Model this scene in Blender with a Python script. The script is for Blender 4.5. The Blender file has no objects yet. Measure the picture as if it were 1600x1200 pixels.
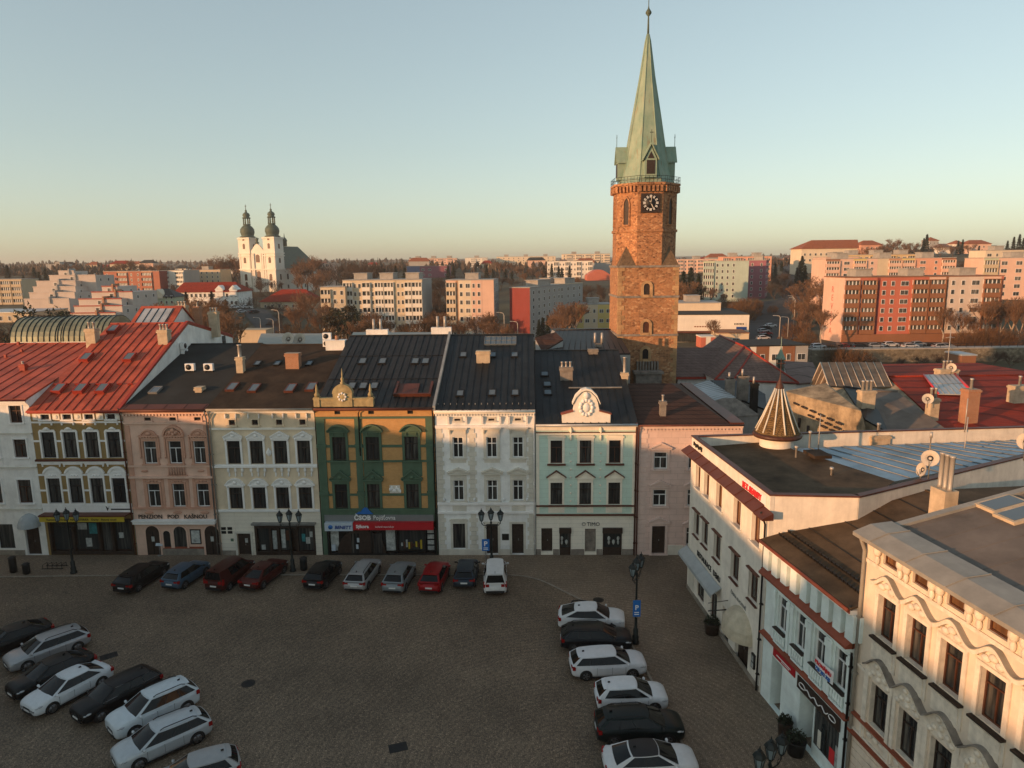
import bpy, bmesh, math, random
from mathutils import Vector, Matrix
R = math.radians
random.seed(7)
SC = bpy.context.scene
COL = SC.collection

# ------------------------------------------------------------------ camera, sky, sun, exposure
F_PX, PITCH, ROLL, CAM_H = 1080.0, R(9.98), R(0.64), 25.0
FWD = Vector((0, math.cos(PITCH), -math.sin(PITCH)))
_u0 = Vector((0, math.sin(PITCH), math.cos(PITCH)))
_r0 = Vector((1, 0, 0))
RGT = math.cos(ROLL) * _r0 - math.sin(ROLL) * _u0
UPV = math.sin(ROLL) * _r0 + math.cos(ROLL) * _u0
CAM = Vector((0, 0, CAM_H))
cd = bpy.data.cameras.new('camera')
cam = bpy.data.objects.new('camera', cd)
COL.objects.link(cam)
cam.matrix_world = Matrix((RGT, UPV, -FWD)).transposed().to_4x4()
cam.location = CAM
cd.sensor_width = 36
cd.lens = 36 * F_PX / 1600
cd.clip_start = 0.5
cd.clip_end = 12000
SC.camera = cam

SUN_EL, SUN_AZ = R(7.5), math.atan2(-.83, -.56)      # azimuth measured from +y towards +x
world = bpy.data.worlds.new('World')
SC.world = world
world.use_nodes = True
nt = world.node_tree
nt.nodes.clear()
sky = nt.nodes.new('ShaderNodeTexSky')
sky.sky_type = 'NISHITA'
sky.sun_disc = False
sky.sun_elevation = SUN_EL
sky.sun_rotation = SUN_AZ
sky.altitude = 300
sky.air_density = 1.0
sky.dust_density = 1.2
sky.ozone_density = 1.0
bg = nt.nodes.new('ShaderNodeBackground')
bg.inputs['Strength'].default_value = 0.15
wo = nt.nodes.new('ShaderNodeOutputWorld')
hs = nt.nodes.new('ShaderNodeHueSaturation')
hs.inputs['Saturation'].default_value = .76
ga = nt.nodes.new('ShaderNodeGamma')
ga.inputs['Gamma'].default_value = .65
nt.links.new(sky.outputs[0], ga.inputs['Color'])
nt.links.new(ga.outputs[0], hs.inputs['Color'])
tint = nt.nodes.new('ShaderNodeMixRGB')
tint.blend_type = 'MULTIPLY'
tint.inputs[0].default_value = 1
tint.inputs[2].default_value = (1, 1.075, 1.05, 1)
nt.links.new(hs.outputs[0], tint.inputs[1])
nt.links.new(tint.outputs[0], bg.inputs['Color'])
nt.links.new(bg.outputs[0], wo.inputs['Surface'])

sl = bpy.data.lights.new('sun', 'SUN')
sl.energy = 2.75
sl.angle = R(0.7)
sl.color = (1.0, .51, .23)
so = bpy.data.objects.new('sun', sl)
COL.objects.link(so)
to_sun = Vector((math.sin(SUN_AZ) * math.cos(SUN_EL), math.cos(SUN_AZ) * math.cos(SUN_EL), math.sin(SUN_EL)))
so.rotation_euler = to_sun.to_track_quat('Z', 'Y').to_euler()
so.location = (-60, -40, 60)
SC.view_settings.view_transform = 'Standard'
SC.view_settings.look = 'None'
SC.view_settings.gamma = 1
SC.view_settings.exposure = 1.05
SC.cycles.max_bounces = 5
SC.cycles.use_adaptive_sampling = True

# ------------------------------------------------------------------ measuring: photo pixel (1600 x 1200) -> place in the world
def ray(px, py):
    return (px - 800) / F_PX * RGT - (py - 600) / F_PX * UPV + FWD
def G(px, py, z=0.0):                  # on the level z
    d = ray(px, py)
    return CAM + d * ((z - CAM_H) / d.z)
def P(px, py, y):                      # at the distance y
    d = ray(px, py)
    return CAM + d * (y / d.y)
def on_plane(px, py, p0, n):
    d = ray(px, py)
    return CAM + d * (n.dot(p0 - CAM) / n.dot(d))

# ------------------------------------------------------------------ objects
def link(o, parent=None):
    COL.objects.link(o)
    if parent:
        o.parent = parent
    return o
def tag(o, label=None, cat=None, group=None, kind=None):
    if label: o['label'] = label
    if cat: o['category'] = cat
    if group: o['group'] = group
    if kind: o['kind'] = kind
    return o
def thing(name, label, cat, loc=(0, 0, 0), rz=0.0, group=None):
    o = link(bpy.data.objects.new(name, None))
    o.location = loc
    o.rotation_euler = (0, 0, rz)
    o.empty_display_size = .3
    return tag(o, label, cat, group)
def place(name, mesh, parent=None, loc=(0, 0, 0), rz=0.0):
    o = link(bpy.data.objects.new(name, mesh), parent)
    o.location = loc
    o.rotation_euler = (0, 0, rz)
    return o
def copy_tree(o, parent=None):
    c = o.copy()
    COL.objects.link(c)
    if parent: c.parent = parent
    for ch in list(o.children):
        copy_tree(ch, c)
    return c

class MB:
    """collects faces; build() links them as one mesh object"""
    def __init__(s):
        s.v, s.f, s.m, s.sm, s.M = [], [], [], [], None
    def add(s, pts, faces, m=0, smooth=False):
        b = len(s.v)
        if s.M is None: s.v.extend([tuple(p) for p in pts])
        else: s.v.extend([tuple(s.M @ Vector(p)) for p in pts])
        for f in faces:
            s.f.append(tuple(b + i for i in f)); s.m.append(m); s.sm.append(smooth)
    def quad(s, a, b, c, d, m=0): s.add([a, b, c, d], [(0, 1, 2, 3)], m)
    def poly(s, pts, m=0): s.add(pts, [tuple(range(len(pts)))], m)
    def box(s, x0, x1, y0, y1, z0, z1, m=0):
        s.add([(x0, y0, z0), (x1, y0, z0), (x1, y1, z0), (x0, y1, z0), (x0, y0, z1), (x1, y0, z1), (x1, y1, z1), (x0, y1, z1)],
              [(3, 2, 1, 0), (4, 5, 6, 7), (0, 1, 5, 4), (1, 2, 6, 5), (2, 3, 7, 6), (3, 0, 4, 7)], m)
    def obox(s, O, u, v, n, a, m=0):   # box in the frame u, v, n; a = u0,u1,v0,v1,n0,n1
        pts = [O + u * a[i] + v * a[j] + n * a[k] for k in (4, 5) for j, i in ((2, 0), (2, 1), (3, 1), (3, 0))]
        s.add(pts, [(3, 2, 1, 0), (4, 5, 6, 7), (0, 1, 5, 4), (1, 2, 6, 5), (2, 3, 7, 6), (3, 0, 4, 7)], m)
    def prism_y(s, pts, y0, y1, m=0):  # outline in x,z pushed along y
        k = len(pts)
        s.add([(x, y0, z) for x, z in pts] + [(x, y1, z) for x, z in pts],
              [tuple(range(k)), tuple(range(2 * k - 1, k - 1, -1))] + [(i, i + k, (i + 1) % k + k, (i + 1) % k) for i in range(k)], m)
    def prism_x(s, pts, x0, x1, m=0):  # outline in y,z pushed along x
        k = len(pts)
        s.add([(x0, y, z) for y, z in pts] + [(x1, y, z) for y, z in pts],
              [tuple(range(k)), tuple(range(2 * k - 1, k - 1, -1))] + [(i, i + k, (i + 1) % k + k, (i + 1) % k) for i in range(k)], m)
    def prism_z(s, pts, z0, z1, m=0):
        k = len(pts)
        s.add([(x, y, z0) for x, y in pts] + [(x, y, z1) for x, y in pts],
              [tuple(range(k)), tuple(range(2 * k - 1, k - 1, -1))] + [(i, i + k, (i + 1) % k + k, (i + 1) % k) for i in range(k)], m)
    def slab(s, pts, th, m=0):         # polygon with thickness th pushed down
        k = len(pts)
        pts = [Vector(p) for p in pts]
        s.add([tuple(p) for p in pts] + [(p.x, p.y, p.z - th) for p in pts],
              [tuple(range(k)), tuple(range(2 * k - 1, k - 1, -1))] + [(i, i + k, (i + 1) % k + k, (i + 1) % k) for i in range(k)], m)
    def lathe(s, prof, c=(0, 0, 0), n=12, m=0, smooth=True, sx=1, sy=1, rot=0.0):
        b, pts, fs = 0, [], []
        for r, z in prof:
            for i in range(n):
                a = 2 * math.pi * i / n + rot
                pts.append((c[0] + r * sx * math.cos(a), c[1] + r * sy * math.sin(a), c[2] + z))
        for j in range(len(prof) - 1):
            for i in range(n):
                fs.append((j * n + i, j * n + (i + 1) % n, (j + 1) * n + (i + 1) % n, (j + 1) * n + i))
        fs.append(tuple(range(n - 1, -1, -1)))
        fs.append(tuple(range((len(prof) - 1) * n, len(prof) * n)))
        s.add(pts, fs, m, smooth)
    def tube(s, pts, r, n=6, m=0, smooth=True):
        pts = [Vector(p) for p in pts]
        rs = r if isinstance(r, (list, tuple)) else [r] * len(pts)
        vs, fs = [], []
        for i, p in enumerate(pts):
            t = (pts[min(i + 1, len(pts) - 1)] - pts[max(i - 1, 0)]).normalized()
            a = t.cross(Vector((0, 0, 1)) if abs(t.z) < .9 else Vector((1, 0, 0))).normalized()
            b = t.cross(a)
            for k in range(n):
                an = 2 * math.pi * k / n
                vs.append(p + (a * math.cos(an) + b * math.sin(an)) * rs[i])
        for i in range(len(pts) - 1):
            for k in range(n):
                fs.append((i * n + k, i * n + (k + 1) % n, (i + 1) * n + (k + 1) % n, (i + 1) * n + k))
        fs.append(tuple(range(n - 1, -1, -1))); fs.append(tuple(range((len(pts) - 1) * n, len(pts) * n)))
        s.add(vs, fs, m, smooth)
    def blob(s, c, rx, ry, rz, m=0, n=8, k=5):
        prof = [(max(.02, math.sin(math.pi * j / k)), -math.cos(math.pi * j / k)) for j in range(k + 1)]
        pts, fs = [], []
        for r, z in prof:
            for i in range(n):
                a = 2 * math.pi * i / n
                pts.append((c[0] + r * rx * math.cos(a), c[1] + r * ry * math.sin(a), c[2] + z * rz))
        for j in range(k):
            for i in range(n):
                fs.append((j * n + i, j * n + (i + 1) % n, (j + 1) * n + (i + 1) % n, (j + 1) * n + i))
        s.add(pts, fs, m, True)
    def patch(s, a, b, c, d, nu, nv, bulge=Vector((0, 0, 0)), m=0, smooth=True):   # a-b bottom, d-c top
        a, b, c, d = Vector(a), Vector(b), Vector(c), Vector(d)
        pts, fs = [], []
        for j in range(nv + 1):
            for i in range(nu + 1):
                u, v = i / nu, j / nv
                p = a.lerp(b, u).lerp(d.lerp(c, u), v)
                pts.append(p + bulge * (4 * u * (1 - u)))
        for j in range(nv):
            for i in range(nu):
                q = j * (nu + 1) + i
                fs.append((q, q + 1, q + nu + 2, q + nu + 1))
        s.add(pts, fs, m, smooth)
    def mesh(s, name, mats, fix=True):
        me = bpy.data.meshes.new(name)
        me.from_pydata(s.v, [], s.f)
        for mt in (mats if isinstance(mats, (list, tuple)) else [mats]):
            me.materials.append(mt)
        me.polygons.foreach_set('material_index', s.m)
        me.polygons.foreach_set('use_smooth', s.sm)
        if fix:
            bm = bmesh.new(); bm.from_mesh(me)
            bmesh.ops.recalc_face_normals(bm, faces=bm.faces)
            bm.to_mesh(me); bm.free()
        me.update()
        return me
    def build(s, name, mats, parent=None, loc=(0, 0, 0), rz=0.0, fix=True):
        return place(name, s.mesh(name, mats, fix), parent, loc, rz)

def text(name, body, size, mt, parent, loc, rot=(R(90), 0, 0), ext=.01, align='LEFT', sx=1.0, shear=0.0, bold=0.0):
    c = bpy.data.curves.new(name, 'FONT')
    c.body, c.size, c.extrude, c.align_x, c.resolution_u = body, size, ext, align, 2
    c.shear, c.offset = shear, bold
    t = bpy.data.objects.new(name, c)
    COL.objects.link(t)
    dg = bpy.context.evaluated_depsgraph_get()
    me = bpy.data.meshes.new_from_object(t.evaluated_get(dg))
    bpy.data.objects.remove(t)
    bpy.data.curves.remove(c)
    me.materials.clear(); me.materials.append(mt)
    o = place(name, me, parent, loc)
    o.rotation_euler = rot
    o.scale = (sx, 1, 1)
    return o

# ------------------------------------------------------------------ materials
class NT:
    def __init__(s, name):
        s.mat = bpy.data.materials.new(name)
        s.mat.use_nodes = True
        s.t = s.mat.node_tree
        s.b = s.t.nodes['Principled BSDF']
    def n(s, typ, **kw):
        nd = s.t.nodes.new('ShaderNode' + typ)
        for k, v in kw.items():
            if k in nd.inputs and not hasattr(nd, k): nd.inputs[k].default_value = v
            else: setattr(nd, k, v)
        return nd
    def l(s, a, b): s.t.links.new(a, b)
    def obj(s, sc=(1, 1, 1)):
        tc = s.n('TexCoord'); mp = s.n('Mapping'); mp.inputs['Scale'].default_value = sc
        s.l(tc.outputs['Object'], mp.inputs['Vector']); return mp.outputs[0]
    def noise(s, vec, scale, detail=4, rough=.6):
        nd = s.n('TexNoise'); nd.inputs['Scale'].default_value = scale; nd.inputs['Detail'].default_value = detail
        nd.inputs['Roughness'].default_value = rough
        s.l(vec, nd.inputs['Vector']); return nd
    def mixc(s, fac, a, b, mode='MIX'):
        nd = s.n('MixRGB'); nd.blend_type = mode
        for i, x in zip((0, 1, 2), (fac, a, b)):
            if isinstance(x, bpy.types.NodeSocket): s.l(x, nd.inputs[i])
            elif i == 0: nd.inputs[0].default_value = x
            else: nd.inputs[i].default_value = (*x, 1)
        return nd.outputs[0]
    def ramp(s, fac, stops, mode='LINEAR'):
        nd = s.n('ValToRGB'); nd.color_ramp.interpolation = mode
        e = nd.color_ramp.elements
        while len(e) < len(stops): e.new(.5)
        for i, (p, c) in enumerate(stops):
            e[i].position = p; e[i].color = (*c, 1) if len(c) == 3 else c
        s.l(fac, nd.inputs[0]); return nd.outputs[0]
    def bump(s, h, strength, dist=.02):
        nd = s.n('Bump'); nd.inputs['Strength'].default_value = strength; nd.inputs['Distance'].default_value = dist
        s.l(h, nd.inputs['Height']); s.l(nd.outputs[0], s.b.inputs['Normal'])
    def set(s, rough=.8, metal=0., spec=.5, coat=0.):
        s.b.inputs['Roughness'].default_value = rough; s.b.inputs['Metallic'].default_value = metal
        s.b.inputs['Specular IOR Level'].default_value = spec; s.b.inputs['Coat Weight'].default_value = coat
        return s.mat
def grey(v): return (v, v, v)
def mat(name, col, rough=.85, metal=0., var=.12, sc=.8, streak=0., bump=0., bs=25, spec=.35, coat=0., dirt=None):
    t = NT(name)
    v = t.obj()
    n1 = t.noise(v, sc, 6, .65)
    lo, hi = [tuple(max(0, c * k) for c in col) for k in (1 - var * 1.6, 1 + var)]
    c = t.ramp(n1.outputs['Fac'], [(.3, lo), (.7, hi)])
    if streak:
        n2 = t.noise(t.obj((2.2, 2.2, .18)), 1.0, 5, .7)
        f = t.ramp(n2.outputs['Fac'], [(.45, grey(0)), (.75, grey(streak))])
        c = t.mixc(f, c, dirt or tuple(x * .45 for x in col))
    t.l(c, t.b.inputs['Base Color'])
    if bump:
        t.bump(t.noise(v, bs, 4).outputs['Fac'], bump)
    return t.set(rough, metal, spec, coat)
def facade_vec(t):                     # (along the wall, height) for textures laid on upright walls
    tc = t.n('TexCoord'); sp = t.n('SeparateXYZ'); cb = t.n('CombineXYZ'); ad = t.n('Math')
    t.l(tc.outputs['Object'], sp.inputs[0])
    t.l(sp.outputs[0], ad.inputs[0]); t.l(sp.outputs[1], ad.inputs[1])
    t.l(ad.outputs[0], cb.inputs[0]); t.l(sp.outputs[2], cb.inputs[1])
    return cb.outputs[0]
def brick_mat(name, c1, c2, mortar, bw, bh, ms=.02, rough=.9, var=.25, bump=.3):
    t = NT(name)
    b = t.n('TexBrick'); b.offset = .5
    t.l(facade_vec(t), b.inputs['Vector'])
    for k, x in (('Color1', c1), ('Color2', c2), ('Mortar', mortar)): b.inputs[k].default_value = (*x, 1)
    b.inputs['Scale'].default_value = 1; b.inputs['Mortar Size'].default_value = ms
    b.inputs['Brick Width'].default_value = bw; b.inputs['Row Height'].default_value = bh
    n = t.noise(t.obj(), 1.1, 6, .7)
    c = t.mixc(.9, b.outputs['Color'], t.ramp(n.outputs['Fac'], [(.3, grey(1 - var)), (.7, grey(1 + var * .4))]), 'MULTIPLY')
    t.l(c, t.b.inputs['Base Color'])
    t.bump(b.outputs['Fac'], -bump, .02)
    return t.set(rough)
def roof_tile_mat(name, c1, c2, line, bw, bh, rough=.8):    # tiles in courses, seen by plan x and by height
    t = NT(name)
    b = t.n('TexBrick'); b.offset = .5
    tc = t.n('TexCoord'); sp = t.n('SeparateXYZ'); cb = t.n('CombineXYZ'); ad = t.n('Math'); m2 = t.n('Math'); m2.operation = 'MULTIPLY'
    t.l(tc.outputs['Object'], sp.inputs[0]); t.l(sp.outputs[0], ad.inputs[0]); t.l(sp.outputs[1], ad.inputs[1])
    m2.inputs[1].default_value = 1.8
    t.l(sp.outputs[2], m2.inputs[0]); t.l(ad.outputs[0], cb.inputs[0]); t.l(m2.outputs[0], cb.inputs[1])
    t.l(cb.outputs[0], b.inputs['Vector'])
    for k, x in (('Color1', c1), ('Color2', c2), ('Mortar', line)): b.inputs[k].default_value = (*x, 1)
    b.inputs['Scale'].default_value = 1; b.inputs['Mortar Size'].default_value = .03
    b.inputs['Brick Width'].default_value = bw; b.inputs['Row Height'].default_value = bh
    n = t.noise(t.obj(), .7, 6, .7)
    c = t.mixc(.8, b.outputs['Color'], t.ramp(n.outputs['Fac'], [(.3, grey(.7)), (.7, grey(1.15))]), 'MULTIPLY')
    t.l(c, t.b.inputs['Base Color'])
    t.bump(b.outputs['Fac'], -.4, .03)
    return t.set(rough, 0, .12)
def rubble_mat(name, stops, mortar, sc):
    t = NT(name)
    v = t.obj((1, 1, 1.5))
    vo = t.n('TexVoronoi'); vo.inputs['Scale'].default_value = sc; t.l(v, vo.inputs['Vector'])
    ve = t.n('TexVoronoi'); ve.feature = 'DISTANCE_TO_EDGE'; ve.inputs['Scale'].default_value = sc; t.l(v, ve.inputs['Vector'])
    sp = t.n('SeparateXYZ'); t.l(vo.outputs['Color'], sp.inputs[0])
    c = t.ramp(sp.outputs[0], stops)
    big = t.noise(t.obj(), .35, 6, .7)
    c = t.mixc(.85, c, t.ramp(big.outputs['Fac'], [(.32, grey(.5)), (.62, grey(1.15))]), 'MULTIPLY')
    e = t.ramp(ve.outputs['Distance'], [(.02, grey(1)), (.12, grey(0))])
    c = t.mixc(e, c, mortar)
    t.l(c, t.b.inputs['Base Color'])
    t.bump(ve.outputs['Distance'], .6, .05)
    return t.set(.95)
def glass_mat(name, col=(.016, .018, .02), cur=(.15, .14, .12), amt=.7, rough=.06, spec=.4):   # dark window pane with some curtain behind
    t = NT(name)
    n = t.noise(t.obj((7, 1, .35)), 1.0, 3, .5)
    n2 = t.n('ObjectInfo')
    f = t.ramp(n.outputs['Fac'], [(.42, grey(0)), (.7, grey(amt))])
    f2 = t.mixc(1., f, n2.outputs['Random'], 'MULTIPLY')
    c = t.mixc(f2, col, cur)
    t.l(c, t.b.inputs['Base Color'])
    return t.set(rough, 0, spec)
def cobble_mat(name, c1, c2, joint, sc):
    t = NT(name)
    tc = t.n('TexCoord')
    w = t.n('TexWave'); w.wave_type = 'RINGS'; w.rings_direction = 'Z'; w.inputs['Scale'].default_value = .9; w.inputs['Distortion'].default_value = 1.6
    w.inputs['Detail'].default_value = 1
    mp = t.n('Mapping'); mp.inputs['Location'].default_value = (-3, -30, 0); t.l(tc.outputs['Object'], mp.inputs[0]); t.l(mp.outputs[0], w.inputs['Vector'])
    v = tc.outputs['Object']
    vo = t.n('TexVoronoi'); vo.inputs['Scale'].default_value = sc; vo.inputs['Randomness'].default_value = .75; t.l(v, vo.inputs['Vector'])
    ve = t.n('TexVoronoi'); ve.feature = 'DISTANCE_TO_EDGE'; ve.inputs['Scale'].default_value = sc; ve.inputs['Randomness'].default_value = .75; t.l(v, ve.inputs['Vector'])
    sp = t.n('SeparateXYZ'); t.l(vo.outputs['Color'], sp.inputs[0])
    c = t.ramp(sp.outputs[0], [(0, c1), (.75, c2), (1, tuple(x * 1.25 for x in c2))])
    c = t.mixc(.3, c, t.ramp(w.outputs['Fac'], [(0, grey(.5)), (1, grey(1.35))]), 'MULTIPLY')
    e = t.ramp(ve.outputs['Distance'], [(.03, grey(1)), (.14, grey(0))])
    c = t.mixc(e, c, joint)
    big = t.noise(v, .12, 7, .65)
    c = t.mixc(.9, c, t.ramp(big.outputs['Fac'], [(.3, grey(.6)), (.68, grey(1.3))]), 'MULTIPLY')
    st = t.noise(v, .9, 5, .7)
    c = t.mixc(t.ramp(st.outputs['Fac'], [(.62, grey(0)), (.8, grey(.55))]), c, tuple(x * .5 for x in c1))
    t.l(c, t.b.inputs['Base Color'])
    t.bump(ve.outputs['Distance'], .5, .02)
    return t.set(.75, 0, .4)
def copper_mat(name, c1, c2, rust):
    t = NT(name)
    n1 = t.noise(t.obj((1, 1, .5)), 1.0, 6, .7)
    n2 = t.noise(t.obj((3.0, 3.0, .12)), 1.0, 4, .7)
    c = t.ramp(n1.outputs['Fac'], [(.3, c1), (.7, c2)])
    c = t.mixc(t.ramp(n2.outputs['Fac'], [(.56, grey(0)), (.74, grey(.75))]), c, rust)
    t.l(c, t.b.inputs['Base Color'])
    return t.set(.65, 0, .4)
def paint_mat(name, col, rough=.28, metal=.25):
    t = NT(name)
    n = t.noise(t.obj(), 3, 4)
    c = t.ramp(n.outputs['Fac'], [(.3, tuple(x * .88 for x in col)), (.7, col)])
    t.l(c, t.b.inputs['Base Color'])
    return t.set(rough, metal, .25, .0)

X = {}
X['white'] = mat('white_plaster', (.78, .77, .73), streak=.25, bump=.05)
X['white_trim'] = mat('white_trim', (.80, .79, .76), var=.08, streak=.15)
X['cream_trim'] = mat('cream_trim', (.78, .74, .65), var=.08, streak=.15)
X['ochre'] = mat('ochre_plaster', (.30, .20, .078), streak=.25, bump=.05)
X['pink'] = mat('salmon_plaster', (.70, .47, .36), streak=.15, bump=.05)
X['pink_trim'] = mat('salmon_trim', (.56, .31, .215), streak=.2)
X['beige'] = mat('beige_plaster', (.68, .56, .40), streak=.2, bump=.05)
X['beige_low'] = brick_mat('beige_rusticated', (.72, .67, .56), (.69, .64, .54), (.52, .48, .40), 3.0, .36, .012, var=.12, bump=.1)
X['green'] = mat('green_plaster', (.078, .135, .088), streak=.25, bump=.05)
X['ochre_brick'] = brick_mat('yellow_brick', (.56, .31, .11), (.50, .265, .09), (.43, .28, .14), .25, .08, .008, var=.2)
X['cool_white'] = mat('cool_white_plaster', (.78, .79, .77), streak=.15, bump=.04)
X['stone_trim'] = mat('pale_stone_trim', (.62, .59, .51), var=.12, streak=.2)
X['mint'] = brick_mat('mint_rusticated', (.55, .72, .63), (.53, .70, .61), (.43, .58, .50), 2.2, .40, .012, var=.12, bump=.1)
X['mint_trim'] = mat('cream_mint_trim', (.80, .75, .63), var=.08, streak=.15)
X['mint_low'] = brick_mat('pale_rusticated', (.78, .74, .64), (.75, .72, .62), (.58, .56, .49), 2.0, .36, .012, var=.1, bump=.1)
X['rose'] = brick_mat('rose_ashlar', (.68, .51, .45), (.64, .48, .42), (.48, .35, .30), 1.15, .52, .014, var=.14, bump=.15)
X['rose_trim'] = mat('rose_trim', (.67, .52, .46), var=.1, streak=.2)
X['warm_white'] = mat('warm_white_plaster', (.76, .71, .62), streak=.25, bump=.05)
X['teal_white'] = mat('pale_teal_plaster', (.70, .79, .77), streak=.15, bump=.04)
X['peach'] = mat('peach_plaster', (.70, .59, .47), streak=.25, bump=.06)
X['peach_trim'] = mat('peach_trim', (.72, .64, .53), var=.14, sc=2.5, streak=.3, bump=.1)
X['red_roof'] = mat('red_sheet_roof', (.40, .080, .040), .55, 0, .3, .5, streak=.25, spec=.25)
X['red_dark'] = mat('red_roof_trim', (.30, .035, .02), .55)
X['felt'] = mat('dark_felt_roof', (.019, .021, .020), .9, 0, .3, .5, bump=.2, bs=9)
X['felt_brown'] = mat('brown_felt_roof', (.043, .029, .019), .9, 0, .35, .6, streak=.3, bump=.2, bs=9, spec=.2)  # darkened so that the shade over the roof is in the colour
X['felt_lit'] = mat('lit_brown_felt_roof', (.095, .064, .038), .9, 0, .35, .6, streak=.3, bump=.2, bs=9, spec=.2)  # lighter copy of the brown felt, sunlight put into its colour
X['seam_dark'] = mat('dark_sheet_roof', (.020, .020, .020), .55, .2, .4, .7, streak=.4, spec=.35, dirt=(.045, .038, .03))
X['seam_grey'] = mat('anthracite_sheet_roof', (.014, .018, .021), .55, .2, .4, .7, streak=.3, spec=.35, dirt=(.04, .036, .03))
X['brown_roof'] = roof_tile_mat('brown_shingle_roof', (.085, .045, .032), (.07, .036, .026), (.035, .02, .016), .5, .3)
X['church_tile'] = roof_tile_mat('pinkish_shingle_roof', (.20, .135, .115), (.165, .11, .095), (.10, .07, .06), .6, .45)
X['red_tile'] = roof_tile_mat('red_tile_roof', (.36, .042, .018), (.29, .033, .014), (.15, .018, .01), .3, .3)
X['orange_tile'] = roof_tile_mat('orange_tile_roof', (.36, .12, .055), (.30, .10, .045), (.2, .06, .03), .5, .5)
X['blue_sheet'] = mat('galvanised_sheet_roof', (.20, .285, .36), .42, .35, .35, .35, streak=.2, spec=.5)
X['pale_sheet'] = mat('pale_sheet_roof', (.42, .44, .45), .45, .3, .15, .5)
X['brown_metal'] = mat('brown_sheet', (.11, .034, .02), .5, .1, .2, .8)
X['brick_red'] = mat('brick_red_sheet', (.26, .062, .03), .6, 0, .2, 1.2)
X['dark_metal'] = mat('dark_metal', (.022, .022, .022), .5, .5, .2)
X['grey_metal'] = mat('grey_metal', (.22, .22, .21), .5, .4, .15)
X['zinc'] = mat('zinc_sheet', (.32, .32, .30), .5, .3, .2, .7)
X['cap_grey'] = mat('grey_coping_sheet', (.30, .28, .24), .6, .1, .15, .8)
X['chim'] = mat('plastered_chimney', (.50, .40, .28), .9, 0, .2, 1.5, streak=.3)
X['chim_grey'] = mat('grey_chimney', (.24, .21, .18), .9, 0, .3, 1.5, streak=.3)
X['pot'] = mat('steel_chimney_pot', (.45, .42, .38), .5, .4)
X['brick'] = brick_mat('orange_brick', (.42, .17, .075), (.36, .13, .055), (.34, .27, .2), .25, .085, .012)
X['wood'] = mat('brown_window_wood', (.075, .028, .015), .5, 0, .25, 4)
X['wood_dark'] = mat('dark_door_wood', (.035, .022, .016), .55, 0, .3, 4)
X['frame_white'] = mat('white_window_frame', (.72, .73, .72), .5, 0, .04)
X['black'] = mat('black_gap', (.008, .008, .008), .8, 0, .1)
X['glass'] = glass_mat('window_pane')
X['glass_far'] = glass_mat('far_window_pane', (.03, .034, .036), (.34, .31, .26), 1.0, .15)  # paler curtain tone stands in for light reflected by the panes
X['glass_shop'] = glass_mat('shop_pane', (.022, .028, .03), (.20, .19, .17), .6)
X['glass_sky'] = glass_mat('skylight_pane', (.10, .13, .15), (.12, .14, .16), .3, .03)
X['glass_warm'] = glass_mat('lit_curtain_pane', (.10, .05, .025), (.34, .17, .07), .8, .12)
X['sign_red'] = mat('red_signboard', (.42, .012, .02), .45, 0, .05)
X['sign_grey'] = mat('grey_signboard', (.17, .18, .18), .5, 0, .06)
X['sign_pale'] = mat('pale_signboard', (.45, .52, .58), .5, 0, .06)
X['sign_blue'] = mat('blue_sign_paint', (.015, .13, .42), .45, 0, .05)
X['sign_navy'] = mat('navy_sign_paint', (.012, .05, .22), .45, 0, .05)
X['sign_yellow'] = mat('yellow_signboard', (.46, .34, .03), .5, 0, .06)
X['letter_white'] = mat('white_lettering', (.78, .78, .76), .5, 0, .02)
X['letter_black'] = mat('black_lettering', (.012, .012, .012), .5, 0, .05)
X['letter_red'] = mat('red_lettering', (.62, .03, .035), .45, 0, .03)
X['poster'] = mat('pale_poster', (.42, .44, .42), .6, 0, .35, 3)
X['poster_teal'] = mat('teal_poster', (.03, .20, .22), .6, 0, .3, 3)
X['awning'] = mat('grey_awning_cloth', (.36, .39, .40), .8, 0, .12)
X['awning_cream'] = mat('cream_awning_cloth', (.50, .44, .33), .8, 0, .15, 1.5, streak=.3)
X['stone_plinth'] = mat('stone_plinth', (.25, .22, .18), .9, 0, .25, 1.5, bump=.15)
X['cobble'] = cobble_mat('cobblestone_paving', (.155, .112, .074), (.220, .160, .108), (.075, .054, .036), 9.5)
X['pave'] = cobble_mat('small_sett_paving', (.170, .125, .085), (.240, .178, .124), (.085, .062, .043), 11)
X['kerb'] = mat('pale_granite_kerb', (.27, .235, .19), .85, 0, .2, 3)
X['asphalt'] = mat('asphalt', (.045, .043, .042), .9, 0, .2, .3, bump=.1)
X['terrain'] = mat('winter_grass', (.085, .070, .036), .95, 0, .5, .05)
X['concrete'] = mat('concrete', (.34, .32, .29), .9, 0, .15, .8, streak=.25)
X['tower_stone'] = rubble_mat('tower_rubble', [(0, (.20, .090, .042)), (.4, (.34, .155, .068)), (.75, (.43, .205, .094)), (1, (.50, .29, .15))], (.32, .17, .085), 2.8)
X['tower_brick'] = rubble_mat('tower_brick', [(0, (.14, .060, .028)), (.4, (.34, .15, .064)), (.75, (.44, .20, .088)), (1, (.50, .28, .14))], (.32, .165, .085), 3.4)
X['quoin'] = mat('sandstone_quoin', (.42, .26, .13), .9, 0, .3, 1.2, bump=.2, bs=8)
X['copper'] = copper_mat('green_copper', (.15, .25, .19), (.29, .36, .27), (.20, .11, .05))
X['copper_dark'] = copper_mat('dark_copper', (.045, .07, .055), (.09, .12, .085), (.06, .05, .03))
X['stone_wall'] = rubble_mat('retaining_rubble', [(0, (.10, .08, .055)), (.5, (.17, .14, .095)), (1, (.25, .21, .15))], (.14, .12, .085), 1.1)
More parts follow.
